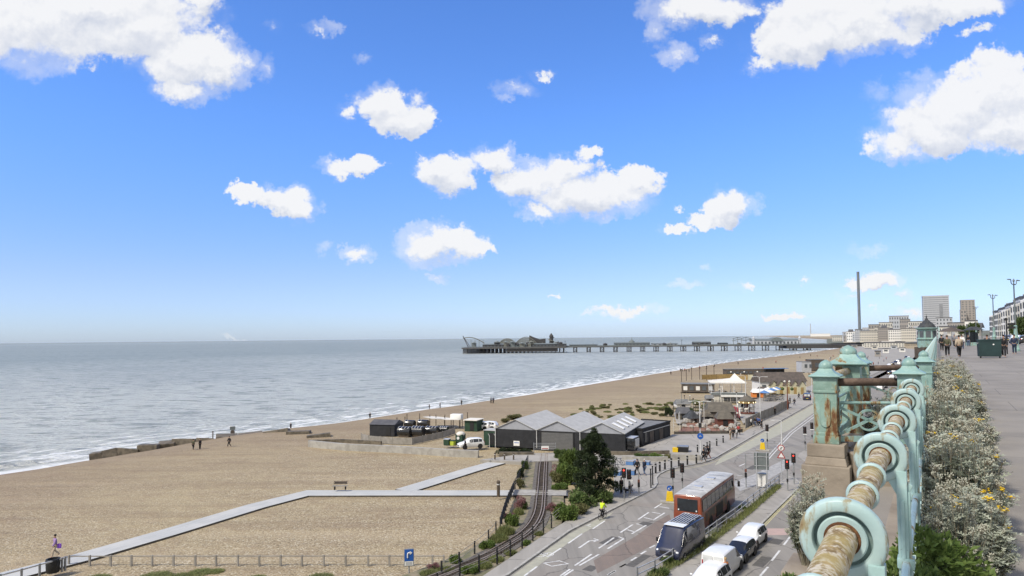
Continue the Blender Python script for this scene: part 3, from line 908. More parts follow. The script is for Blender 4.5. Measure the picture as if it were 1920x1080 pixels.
# stone base of the bay
pl = T('stone_plinth', 'weathered brown stone plinth carrying the railed bay over the road', 'plinth', (A.x, A.y, 0), ZW)
b = MB()
b.box((0, 0, 15.53), (.44, .46, .16)).box((0, 0, 15.40), (.50, .52, .10), taper=.90).box((0, 0, 15.02), (.56, .60, .66)).box((.05, .05, 14.55), (.50, .52, .28), taper=1.1)
b.o('pier', 'stone', pl, False, .012)
iv = mat_of(pl).inverted()
def lp(p):
    q = iv @ Vector((p[0], p[1], 0))
    return (q.x, q.y)
cb = MB()
cb.ribbon([lp(A + (D_ - A) * .24), lp(D_)], .40, 14.5, 15.49).ribbon([lp(A + (C_ - A) * .14), lp(C_ + RD.to_3d() * .3)], .40, 14.5, 15.49).ribbon([lp(C_), lp(E_)], .38, 14.5, 15.47)
cb.ribbon([lp(D_ - RD.to_3d() * 12), lp(D_ + RD.to_3d() * .1)], .30, 14.62, PZ + .10)
cb.o('coping', 'stone', pl, False, .01)
fl = MB().prism([lp(p) for p in (A, D_, E_, C_)], 14.3, 15.2)
fl.add([(*lp(A), 14.3), (*lp(D_), 14.3), (*lp(E_), 14.3), (*lp(C_), 14.3), (*lp(D_), 12.2), (*lp(E_), 12.2)], [(0, 3, 5, 4), (0, 4, 1), (3, 2, 5)])
fl.o('corbel', 'stone', pl)
MB().ribbon([lp(rail(2.2, -.66)), lp(rail(5.6, -.66))], .62, 14.45, 14.81).ribbon([lp(rail(3.95, -.66)), lp(rail(4.55, -.66))], .56, 14.812, 14.98).o('ledge', 'stone', pl, False, .01)

# ------------------------------------------------------------------ foliage
def leaf_mat(name, c, c2, rough=.6, tr=.25):
    def fn(g):
        co = g.n('ShaderNodeTexCoord').outputs['Object']
        n = g.noise(co, 2.6, 3, .6).outputs['Fac']
        n2 = g.noise(co, 23, 2, .6).outputs['Fac']
        oi = g.n('ShaderNodeObjectInfo').outputs['Random']
        f = g.m('ADD', g.m('MULTIPLY', g.smooth(n, .35, .65), .55), g.m('MULTIPLY', g.smooth(n2, .35, .65), .45))
        c_ = g.mix(f, (*c, 1), (*c2, 1))
        c_ = g.n('ShaderNodeHueSaturation', {'Hue': .5, 'Value': g.m('ADD', .85, g.m('MULTIPLY', oi, .3)), 'Color': c_}).outputs[0]
        a = g.n('ShaderNodeBsdfPrincipled', {'Base Color': c_, 'Roughness': rough, 'Specular IOR Level': .25}).outputs[0]
        t = g.n('ShaderNodeBsdfTranslucent', {'Color': c_}).outputs[0]
        return g.n('ShaderNodeMixShader', {0: tr, 1: a, 2: t}).outputs[0]
    custom(name, fn)
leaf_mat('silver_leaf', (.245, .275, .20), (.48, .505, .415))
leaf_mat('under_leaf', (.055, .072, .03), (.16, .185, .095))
leaf_mat('green_leaf', (.075, .125, .028), (.16, .21, .055))
leaf_mat('dark_leaf', (.018, .030, .013), (.045, .062, .026))
leaf_mat('mid_leaf', (.055, .095, .028), (.12, .155, .05))
leaf_mat('olive_leaf', (.11, .115, .045), (.20, .19, .085))
leaf_mat('red_flower', (.20, .085, .09), (.29, .17, .165))
leaf_mat('grass_leaf', (.12, .15, .045), (.24, .25, .10))
mat('yellow_flower', (.72, .50, .02), .6, (.55, .36, .015), 20)
mat('bud', (.47, .46, .37), .8, (.34, .335, .26), 20)
mat('stem', (.24, .23, .17), .8, (.16, .13, .09), 12)
RG = random.Random(5)
def rv(r):
    while 1:
        v = Vector((r.uniform(-1, 1), r.uniform(-1, 1), r.uniform(-1, 1)))
        if .05 < v.length < 1:
            return v.normalized()
def leaf_shape(mb, p, d, n, L, w, lobes):
    d = d.normalized()
    s = d.cross(n)
    if s.length < .01:
        s = d.cross(Vector((1, 0, .3)))
    s.normalize()
    n = s.cross(d)
    if lobes:
        pts = []
        k = 3
        base = len(mb.v)
        vs, fs = [], []
        for i in range(k + 1):
            t = i / k
            c = p + d * L * t + n * (-.25 * L * t * t)
            hw = w * .10 * (1 - .6 * t)
            vs += [c - s * hw, c + s * hw]
        for i in range(k):
            fs.append((2 * i, 2 * i + 1, 2 * i + 3, 2 * i + 2))
        for i in range(k):
            t = (i + .45) / k
            c = p + d * L * t + n * (-.25 * L * t * t)
            ll = w * .5 * (1 - .35 * abs(t - .5) * 2)
            for sg in (-1, 1):
                e = c + (s * sg * .85 + d * .55).normalized() * ll + n * .1 * ll
                q = len(vs)
                o_ = d * w * .13
                vs += [c - o_, c + o_, e + o_ * .7, e - o_ * .9]
                fs.append((q, q + 1, q + 2, q + 3))
        mb.add(vs, fs)
    else:
        c = p + d * L * .5
        mb.add([p, c + s * w * .5, p + d * L - n * L * .12, c - s * w * .5], [(0, 1, 2, 3)])
def quick(mb, name, m):            # mesh without cleaning, for foliage
    me = bpy.data.meshes.new(name)
    me.from_pydata(mb.v, [], mb.f)
    me.materials.append(MATS[m])
    return me
def ragwort(seed, nst, r0, h0, yellow):
    r = random.Random(seed)
    lv, un, st, fl, bd = MB(), MB(), MB(), MB(), MB()
    for i in range(nst):
        a = r.uniform(0, 6.283)
        q = math.sqrt(r.random())
        rad = r0 * q
        top = Vector((math.cos(a) * rad, math.sin(a) * rad, h0 * (1 - .55 * q ** 2.2) * r.uniform(.72, 1.08)))
        base = Vector((top.x * .45, top.y * .45, 0))
        mid = base.lerp(top, .55) + Vector((r.uniform(-.04, .04), r.uniform(-.04, .04), .03))
        st.tube([base, mid, top], [.005, .004, .0025], 4, False)
        nl = r.randint(13, 20)
        for k in range(nl):
            t = r.uniform(.25, 1.0) ** .8
            p = base.lerp(mid, t / .55) if t < .55 else mid.lerp(top, (t - .55) / .45)
            aa = r.uniform(0, 6.283)
            d = Vector((math.cos(aa), math.sin(aa), r.uniform(-.1, .9)))
            L = r.uniform(.045, .105)
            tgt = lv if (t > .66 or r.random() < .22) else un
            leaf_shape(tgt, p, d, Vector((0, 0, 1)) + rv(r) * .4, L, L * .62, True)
        if r.random() < yellow[1]:
            yl = r.random() < yellow[0]
            tp = top + Vector((0, 0, r.uniform(.02, .10)))
            st.tube([top, tp], [.0025, .002], 4, False)
            for k in range(r.randint(8, 16)):
                e = tp + Vector((r.uniform(-.035, .035), r.uniform(-.035, .035), r.uniform(-.005, .03)))
                st.tube([tp - Vector((0, 0, .03)), e], [.0015, .001], 3, False)
                if yl:
                    fl.lathe([(.002, .003), (.009, .005), (.0105, .002), (.003, -.003)], e, 6, Vector((r.uniform(-.4, .4), r.uniform(-.4, .4), 1)))
                else:
                    bd.ball(e, r.uniform(.0045, .0075), 5, 3)
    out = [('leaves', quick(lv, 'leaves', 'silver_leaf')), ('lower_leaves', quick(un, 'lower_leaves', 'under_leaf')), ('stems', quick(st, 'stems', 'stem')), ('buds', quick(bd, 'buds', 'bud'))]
    if fl.v:
        out.append(('flowers', quick(fl, 'flowers', 'yellow_flower')))
    return out
RW = [ragwort(1, 170, .37, 1.0, (.05, .42)), ragwort(2, 170, .37, 1.0, (.20, .36)), ragwort(3, 170, .37, .95, (.01, .42))]
def place_rag(kind, loc, s, rz, label, group='silver ragwort bushes along the railing'):
    t = T('silver_ragwort', label, 'bush', loc, rz, group)
    t.scale = s
    for nm, me in RW[kind]:
        part(nm, me, t)['kind'] = 'stuff'
    return t
RB = [  # t along the rail, w landward, kind, scale, label
 (3.25, .30, 2, (.66, .66, .90), 'nearest silver ragwort bush beside the fluted railing post, few flowers'),
 (4.0, .42, 1, (.86, .86, .72), 'silver ragwort with orange yellow heads spilling over the near pavement edge'),
 (4.8, .34, 0, (.98, .98, 1.08), 'silver ragwort packed with pale buds behind the nearest ragwort'),
 (5.75, .40, 1, (1.12, 1.12, .95), 'silver ragwort with the broadest yellow patches, halfway along the row'),
 (6.6, .30, 2, (1.0, 1.0, 1.28), 'pale silver ragwort with woolly buds level with the fifth ring'),
 (7.6, .46, 1, (1.15, 1.15, .90), 'yellow flowered ragwort leaning over the pavement opposite the sixth ring'),
 (8.6, .34, 0, (1.05, 1.05, 1.24), 'silver ragwort beside the landward front pillar'),
 (9.8, .46, 2, (1.35, 1.35, 1.02), 'silver ragwort without flowers just past the front pillar'),
 (11.1, .36, 1, (1.2, 1.2, 1.0), 'ragwort with scattered yellow heads beside the open bay'),
 (12.6, .46, 0, (1.4, 1.4, 1.18), 'silver ragwort level with the back pillar of the bay'),
 (14.2, .46, 1, (1.35, 1.35, 1.15), 'small bright yellow flowered ragwort beyond the back pillar'),
 (16.0, .5, 2, (1.6, 1.6, 1.0), 'dull silver ragwort farther along the pavement edge'),
 (18.2, .5, 0, (1.7, 1.7, 1.15), 'ragwort behind the dull silver one along the pavement edge'),
 (20.8, .5, 2, (1.8, 1.8, 1.0), 'greenish ragwort near the far end of the planting'),
 (23.8, .5, 0, (1.8, 1.8, 1.1), 'ragwort at the far end of the silver planting'),
]
for i, (t, w, k, s, lb) in enumerate(RB):
    q = rail(t, w)
    place_rag(k, (q.x, q.y, PZ - .02), s, i * 1.9, lb)
q = rail(4.25, -.72)
place_rag(2, (q.x, q.y, 14.97), (.60, .60, .78), .4, 'small silver ragwort growing out of the wall left of the handrail')
q = rail(9.9, -.55)
place_rag(0, (q.x, q.y, 15.2), (.7, .7, .75), 2.4, 'silver ragwort growing inside the railed bay behind the lattice')
q = rail(11.2, -.45)
place_rag(2, (q.x, q.y, 15.2), (.7, .7, .8), 4.4, 'second ragwort inside the bay, in front of its back railing')

def leaf_cloud(seed, n, lobes, L, wr, m, tips=True):
    r = random.Random(seed)
    mb = MB()
    for i in range(n):
        c, rad = lobes[r.randrange(len(lobes))]
        d = rv(r)
        q = r.random() ** .35
        p = Vector(c) + Vector((d.x * rad[0], d.y * rad[1], d.z * rad[2])) * q
        dd = (d + rv(r) * .9 + Vector((0, 0, .25))).normalized()
        l = L * r.uniform(.6, 1.3)
        leaf_shape(mb, p, dd, rv(r), l, l * wr, False)
    return quick(mb, 'foliage', m)
gl_me = leaf_cloud(21, 2600, [((0, 0, .3), (.24, .24, .28)), ((.12, .1, .45), (.18, .2, .2)), ((-.1, .05, .2), (.22, .22, .22))], .055, .5, 'green_leaf')
for (t, w, z, s, lb) in ((2.25, .22, PZ, .95, 'green leafy shrub at the foot of the nearest railing posts'), (2.85, .26, PZ, 1.05, 'second green shrub between the rail and the silver ragwort'), (3.0, -.60, 14.78, .8, 'bright green shrub on the wall below the biggest ring')):
    q = rail(t, w)
    e = T('green_shrub', lb, 'shrub', (q.x, q.y, z), t, 'green shrubs by the railing', s)
    part('foliage', gl_me, e)
    MB().tube([(0, 0, 0), (.03, .02, .35)], [.012, .005], 5).tube([(0, 0, 0), (-.08, .05, .3)], [.01, .004], 5).o('stem', 'stem', e)

# ------------------------------------------------------------------ people
for nm, c in (('skin', (.42, .25, .17)), ('black_cloth', (.018, .018, .02)), ('navy_cloth', (.025, .035, .07)), ('blue_cloth', (.05, .09, .25)), ('grey_cloth', (.20, .20, .21)), ('white_cloth', (.68, .67, .64)), ('beige_cloth', (.42, .34, .25)), ('olive_cloth', (.085, .085, .05)), ('red_cloth', (.36, .05, .045)), ('purple_cloth', (.30, .20, .42)), ('hi_vis', (.55, .72, .03)), ('orange_cloth', (.75, .25, .06)), ('denim', (.07, .10, .17)), ('brown_hair', (.045, .026, .015)), ('black_hair', (.012, .010, .009)), ('white_hair', (.55, .52, .48)), ('blond_hair', (.40, .27, .12))):
    mat(nm, c, .8, None, 9, .15)
def skin_mesh(name, joints, links, m, roots):
    me = bpy.data.meshes.new(name + '_tmp')
    keys = list(joints)
    me.from_pydata([joints[k][0] for k in keys], [(keys.index(a), keys.index(b)) for a, b in links], [])
    ob = bpy.data.objects.new(name, me)
    COL.objects.link(ob)
    md = ob.modifiers.new('s', 'SKIN')
    md.use_smooth_shade = True
    for i, k in enumerate(keys):
        r = joints[k][1]
        me.skin_vertices[0].data[i].radius = r if isinstance(r, tuple) else (r, r)
        me.skin_vertices[0].data[i].use_root = k in roots
    sb = ob.modifiers.new('b', 'SUBSURF')
    sb.levels = sb.render_levels = 1
    dg = bpy.context.evaluated_depsgraph_get()
    out = bpy.data.meshes.new_from_object(ob.evaluated_get(dg))
    out.name = name
    bpy.data.objects.remove(ob)
    out.materials.clear()
    out.materials.append(MATS[m])
    for p in out.polygons:
        p.use_smooth = True
    return out
POSES = {}
def pose(nm, L, Rr, al, ar, lean=0.0, seat=0.0, head=0.0):
    # L, Rr: (knee y, foot y, knee lift, foot lift); al, ar: (elbow y, wrist y, wrist z)
    hip = .92 - seat
    J = {'pel': ((0, 0, hip), (.14, .105)), 'sp': ((0, lean * .35, hip + .22), (.125, .09)), 'ch': ((0, lean * .75, hip + .42), (.155, .10)), 'nk': ((0, lean * .95, hip + .555), .052), 'h0': ((0, lean + .015, hip + .66), (.078, .09)), 'h1': ((0, lean + .01 + head, hip + .77), (.068, .078))}
    for s, k, a in ((-1, L, al), (1, Rr, ar)):
        t = 'l' if s < 0 else 'r'
        J[t + 'hip'] = ((s * .09, .0, hip - .06), .088)
        J[t + 'kn'] = ((s * .095, k[0], .49 + k[2]), .058)
        J[t + 'an'] = ((s * .095, k[1], .085 + k[3]), .038)
        J[t + 'to'] = ((s * .105, k[1] + .15, .035 + k[3]), (.042, .032))
        J[t + 'sh'] = ((s * .185, lean * .8, hip + .475), .058)
        J[t + 'el'] = ((s * .235, lean * .7 + a[0], hip + .20), .042)
        J[t + 'wr'] = ((s * .235, lean * .5 + a[1], a[2] + hip), .030)
        J[t + 'ha'] = ((s * .225, lean * .5 + a[1] + .045, a[2] + hip - .075), (.036, .022))
    arms = [(t + a, t + b) for t in 'lr' for a, b in (('sh', 'el'), ('el', 'wr'), ('wr', 'ha'))]
    legs = [(t + a, t + b) for t in 'lr' for a, b in (('hip', 'kn'), ('kn', 'an'), ('an', 'to'))]
    core = [('pel', 'sp'), ('sp', 'ch'), ('ch', 'nk'), ('nk', 'h0'), ('h0', 'h1'), ('ch', 'lsh'), ('ch', 'rsh'), ('pel', 'lhip'), ('pel', 'rhip')]
    body = skin_mesh('person', J, core + arms + legs, 'skin', ('pel',))
    def grow(keys, d):
        return {k: (J[k][0], tuple(x + d for x in (J[k][1] if isinstance(J[k][1], tuple) else (J[k][1], J[k][1])))) for k in keys}
    top = grow(['pel', 'sp', 'ch', 'nk', 'lsh', 'rsh', 'lel', 'rel', 'lwr', 'rwr'], .034)
    top['nk'] = ((J['nk'][0][0], J['nk'][0][1], J['nk'][0][2] - .02), (.085, .085))
    top['pel'] = ((J['pel'][0][0], J['pel'][0][1], J['pel'][0][2] - .04), (.165, .125))
    jk = skin_mesh('jacket', top, [('pel', 'sp'), ('sp', 'ch'), ('ch', 'nk'), ('ch', 'lsh'), ('ch', 'rsh'), ('lsh', 'lel'), ('lel', 'lwr'), ('rsh', 'rel'), ('rel', 'rwr')], 'black_cloth', ('pel',))
    bt = grow(['pel', 'lhip', 'rhip', 'lkn', 'rkn', 'lan', 'ran'], .026)
    tr = skin_mesh('trousers', bt, [('pel', 'lhip'), ('pel', 'rhip'), ('lhip', 'lkn'), ('lkn', 'lan'), ('rhip', 'rkn'), ('rkn', 'ran')], 'black_cloth', ('pel',))
    h = J['h1'][0]
    hr = MB().ball((h[0], h[1] - .022, h[2] + .012), (.094, .098, .082), 10, 7).mesh('hair', 'brown_hair', 'all')
    POSES[nm] = (body, jk, tr, hr, hip)
pose('stand', (.02, 0, 0, 0), (.0, .02, 0, 0), (-.03, .06, -.05), (-.02, .08, -.04), .0)
pose('walk', (.20, .26, .0, .0), (.06, -.30, .03, .06), (.10, .24, -.01), (-.14, -.05, -.02), .05)
pose('walk2', (.06, -.26, .03, .06), (.18, .24, .0, .0), (-.12, -.02, -.02), (.10, .24, .0), .03)
pose('ride', (.30, .12, .26, .20), (.24, .05, .10, .0), (.18, .42, .16), (.18, .42, .16), .26, -.02)
def person(label, loc, rz, ps='stand', top='black_cloth', leg='black_cloth', hair='brown_hair', s=1.0, group=None):
    b, j, t, h, hip = POSES[ps]
    p = bpy.data.objects.new('person', b)
    COL.objects.link(p)
    p.location, p.rotation_euler, p.scale = loc, (0, 0, rz), (s, s, s)
    tag(p, label, 'person', group)
    part('jacket', j, p, top)
    part('trousers', t, p, leg)
    part('hair', h, p, hair)
    return p

# ------------------------------------------------------------------ vehicles
mat('tyre', (.018, .018, .019), .85)
mat('rim', (.45, .45, .46), .35, (.35, .35, .36), 3, metal=.7)
mat('car_glass', (.022, .028, .034), .06, (.015, .018, .022), 1.5, spec=.6)
mat('white_paint', (.74, .745, .74), .28, (.68, .685, .68), 1.2, coat=.5)
mat('navy_paint', (.026, .030, .058), .25, (.02, .024, .046), 1.2, coat=.6)
mat('black_paint', (.014, .015, .017), .22, (.02, .02, .022), 1.2, coat=.6)
mat('coach_red', (.245, .062, .028), .32, (.18, .048, .026), .6, coat=.4)
mat('coach_roof', (.54, .535, .505), .5, (.36, .355, .335), .8)
mat('plastic_black', (.02, .02, .021), .6)
mat('headlamp', (.72, .74, .76), .1, coat=.6)
mat('tail_red', (.30, .012, .010), .25, coat=.5)
mat('plate_white', (.7, .7, .68), .5)
mat('plate_yellow', (.7, .52, .05), .5)
mat('grey_metal', (.30, .31, .32), .45, (.24, .25, .26), 3, metal=.5)
mat('light_metal', (.55, .56, .57), .4, (.45, .46, .47), 3, metal=.4)
wheel_cache = {}
def wheels(root, spots, r=.33, w=.22):
    k = (r, w)
    if k not in wheel_cache:
        wheel_cache[k] = (MB().lathe([(r * .62, -w / 2), (r * .93, -w / 2), (r, -w * .32), (r, w * .32), (r * .93, w / 2), (r * .62, w / 2)], (0, 0, 0), 22, (1, 0, 0), cap=False).mesh('wheel', 'tyre', 'all'),
                          MB().lathe([(.02, w * .40), (r * .18, w * .42), (r * .30, w * .34), (r * .55, w * .36), (r * .64, w * .46), (r * .64, -w * .46), (r * .55, -w * .36), (r * .30, -w * .34), (r * .18, -w * .42), (.02, -w * .40)], (0, 0, 0), 16, (1, 0, 0)).mesh('rim', 'rim', True))
    a, b = wheel_cache[k]
    for x, y in spots:
        o_ = part('wheel', a, root, loc=(x, y, r))
        part('rim', b, o_)
def shell(st, crown=.03):
    rows = []
    for (y, w, zb, zs, wr, zr) in st:
        half = [(-w * .93, zb), (-w, zb + .16 * min(1, zs)), (-w * 1.005, zs - .12), (-w * .985, zs), (-wr, zr - .07), (-wr + .09, zr - .005), (-wr * .45, zr + crown * .8), (0, zr + crown)]
        full = half + [(-x, z) for x, z in half[-2::-1]]
        rows.append([Vector((x, y, z)) for x, z in full])
    return rows
def body_of(rows, name, m, root, smooth=True):
    mb = MB()
    n = len(rows[0])
    mb.add([p for r in rows for p in r], [(i * n + j, i * n + j + 1, (i + 1) * n + j + 1, (i + 1) * n + j) for i in range(len(rows) - 1) for j in range(n - 1)] + [(i * n, (i + 1) * n, (i + 1) * n + n - 1, i * n + n - 1) for i in range(len(rows) - 1)] + [tuple(range(n)), tuple(range((len(rows) - 1) * n, len(rows) * n))[::-1]])
    return mb.o(name, m, root, smooth, .012)
def pane(name, quad, root, m='car_glass', ins=.06, off=.012):
    a, b, c, d = quad
    ce = (a + b + c + d) / 4
    nrm = (c - a).cross(d - b).normalized()
    if nrm.dot(ce - Vector((0, ce.y * .9, .9))) < 0:
        nrm = -nrm
    q = []
    for p in quad:
        v = ce - p
        q.append(p + v * min(.4, ins / max(v.length, .01) * 1.3) + nrm * off)
    k = [p - nrm * (off + .03) for p in q]
    return MB().add(q + k, [(0, 1, 2, 3), (7, 6, 5, 4)] + [(i, i + 4, (i + 1) % 4 + 4, (i + 1) % 4) for i in range(4)]).o(name, m, root)
def car(name, label, loc, rz, paint, roofm=None, L=4.2, H=1.5, hw=.88, group=None, style='hatch'):
    r = T(name, label, 'car' if style != 'van' else 'van', loc, rz, group)
    k = L / 4.2
    hh = H / 1.5
    if style == 'van':      # small van with a flat box back
        st = [(-2.1, hw * .97, .3, 1.0, hw * .86, 1.80), (-2.06, hw, .25, 1.05, hw * .88, 1.86), (-.9, hw, .24, 1.05, hw * .88, 1.9), (.35, hw, .24, 1.05, hw * .86, 1.86), (.62, hw, .24, 1.04, hw * .82, 1.78), (1.28, hw, .24, 1.0, hw * .82, 1.16), (1.8, hw * .97, .25, .85, hw * .80, 1.0), (2.05, hw * .92, .25, .7, hw * .75, .82), (2.13, hw * .82, .35, .6, hw * .65, .66)]
        hh = 1.0
    else:
        st = [(-2.12, hw * .86, .38, .72, hw * .7, .80), (-2.03, hw * .96, .27, .88, hw * .78, 1.0), (-1.72, hw, .24, .93, hw * .76, 1.40), (-1.1, hw, .24, .93, hw * .75, 1.49), (-.15, hw, .24, .92, hw * .75, 1.5), (.42, hw, .24, .91, hw * .74, 1.43), (1.08, hw, .24, .89, hw * .80, .98), (1.65, hw * .98, .24, .80, hw * .80, .90), (2.02, hw * .93, .26, .66, hw * .74, .76), (2.13, hw * .80, .34, .52, hw * .62, .60)]
    st = [(y * k, w, zb, zs * hh if zs > .6 else zs, wr, zr * hh) for y, w, zb, zs, wr, zr in st]
    rows = shell(st)
    body_of(rows, 'body', paint, r)
    n = len(rows[0])
    ir, iw = (4, 5) if style == 'van' else (5, 6)
    pane('windscreen', [rows[ir][4], rows[ir][n - 5], rows[iw][n - 5], rows[iw][4]], r)
    if style == 'van':
        for s in (3, n - 4):
            b = s + 1 if s < 7 else s - 1
            pane('side_window', [rows[3][s], rows[3][b], rows[4][b], rows[5][s]], r)
        for x in (-.38, .38):
            MB().box((x, -2.12 * k, 1.42), (.62, .03, .55)).o('rear_window', 'frosted', r, False, .01)
        MB().box((0, -2.115 * k, .95), (.02, .02, 1.35)).o('door_seam', 'plastic_black', r)
    else:
        pane('rear_window', [rows[1][4], rows[1][n - 5], rows[2][n - 5], rows[2][4]], r)
        for s in (3, n - 4):
            b = s + 1 if s < 7 else s - 1
            for i in (2, 3, 4, 5):
                q = [rows[i][s], rows[i][b], rows[i + 1][b], rows[i + 1][s]]
                if i == 5:
                    q = [rows[5][s], rows[5][b], rows[6][b], rows[6][s]]
                pane('side_window', q, r, ins=.035)
    if roofm:
        mb = MB()
        q = [p + Vector((0, 0, .006)) for i in (2, 3, 4, 5) for p in rows[i][4:n - 4]]
        w_ = n - 8
        mb.add(q, [(i * w_ + j, i * w_ + j + 1, (i + 1) * w_ + j + 1, (i + 1) * w_ + j) for i in range(3) for j in range(w_ - 1)])
        mb.o('roof', roofm, r, 'all')
    yf, yb = st[-2][0], st[0][0]
    for s in (-1, 1):
        MB().ball((s * hw * .70, yf + .02, .66 * hh if style != 'van' else .78), (.15, .09, .075), 10, 6).o('headlight', 'headlamp', r, 'all')
        MB().box((s * hw * .80, yb + .03, .86 * hh if style != 'van' else 1.1), (.16, .08, .18 if style != 'van' else .5)).o('tail_light', 'tail_red', r, False, .015)
        MB().ball((s * (hw + .10), st[ir][0] + .32, 1.0 * max(hh, .97)), (.11, .07, .075), 8, 5).o('mirror', paint, r, 'all')
        for yy in (1.28, -1.32):
            MB().lathe([(.39, -.04), (.39, .04)], (s * (hw - .015), yy * k, .33), 20, (1, 0, 0)).o('wheel_arch', 'plastic_black', r)
    MB().box((0, st[-1][0] + .0, .52), (hw * 1.0, .04, .16)).o('grille', 'plastic_black', r, False, .015)
    MB().box((0, st[-1][0] + .03, .42), (.52, .02, .11)).o('number_plate', 'plate_white', r)
    MB().box((0, st[0][0] - .012, .55 if style != 'van' else .62), (.52, .02, .11)).o('number_plate', 'plate_yellow', r)
    wheels(r, [(s * (hw - .10), y * k) for s in (-1, 1) for y in (1.28, -1.32)])
    return r
mat('frosted', (.55, .56, .55), .35, (.48, .49, .48), 2)
HZ = -math.atan2(HD.x, HD.y)
def on(u, v, z=0.0):
    return at(u, v, z)
car('parked_car', 'white car facing the camera, last in the kerbside queue near the pink band', on(1409, 1020), HZ + math.pi, 'white_paint', L=3.95, H=1.45, hw=.82)
car('parked_car', 'black car with a white roof between the white car and the white van', on(1389, 1045), HZ + math.pi, 'black_paint', 'white_paint', L=3.6, H=1.36, hw=.78)
car('parked_van', 'small white van seen from its plain back doors in the kerbside queue', on(1356, 1073), HZ, 'white_paint', L=4.2, hw=.90, style='van')
car('parked_car', 'white car at the bottom of the picture behind the person in orange', on(1331, 1104), HZ + math.pi, 'white_paint', L=4.3, H=1.5, hw=.9)
person('person in an orange top stooping beside the nearest white car', on(1361, 1094), HZ + 1.2, 'stand', 'orange_cloth', 'black_cloth', 'blond_hair')

def tall_van():
    p = on(1277, 1038)
    r = T('panel_van', 'dark blue panel van with a slatted roof rack, nose towards the camera behind the coach', 'van', p, HZ + math.pi)
    st = [(-2.75, .95, .4, 1.25, .86, 2.30), (-2.7, 1.0, .32, 1.3, .9, 2.38), (-1.0, 1.0, .3, 1.32, .9, 2.44), (1.1, 1.0, .3, 1.32, .9, 2.42), (1.5, 1.0, .3, 1.30, .86, 2.32), (2.2, 1.0, .3, 1.18, .90, 1.36), (2.6, .98, .3, .95, .86, 1.10), (2.76, .92, .34, .75, .78, .9), (2.8, .82, .42, .6, .7, .7)]
    rows = shell(st)
    body_of(rows, 'body', 'navy_paint', r)
    n = len(rows[0])
    pane('windscreen', [rows[4][4], rows[4][n - 5], rows[5][n - 5], rows[5][4]], r)
    for s in (3, n - 4):
        b = s + 1 if s < 7 else s - 1
        pane('side_window', [rows[3][s], rows[3][b], rows[4][b], rows[5][s]], r)
        pane('side_panel', [rows[2][s], rows[2][b], rows[3][b], rows[3][s]], r, 'black_paint')
    MB().box((0, .95, 2.47), (1.6, .9, .05)).o('roof_front', 'white_paint', r, False, .02)
    rk = MB()
    for k in range(7):
        rk.box((-.66 + k * .22, -1.05, 2.53), (.09, 3.0, .035))
    for y in (-2.4, -1.05, .3):
        rk.box((0, y, 2.50), (1.62, .06, .03))
    rk.o('roof_rack', 'light_metal', r)
    MB().box((0, -1.05, 2.478), (1.6, 3.1, .02)).o('roof_panel', 'black_paint', r)
    for s in (-1, 1):
        MB().ball((s * .74, 2.66, .86), (.17, .11, .11), 10, 6).o('headlight', 'headlamp', r, 'all')
        MB().box((s * 1.13, 1.95, 1.42), (.14, .10, .30)).o('mirror', 'plastic_black', r, False, .02)
        MB().box((s * .88, -2.74, 1.1), (.12, .05, .5)).o('tail_light', 'tail_red', r)
    MB().box((0, 2.80, .78), (1.1, .04, .22)).o('grille', 'plastic_black', r, False, .015)
    MB().box((0, 2.83, .5), (.52, .02, .11)).o('number_plate', 'plate_white', r)
    wheels(r, [(s * .9, y) for s in (-1, 1) for y in (1.75, -1.75)], .36, .24)
tall_van()

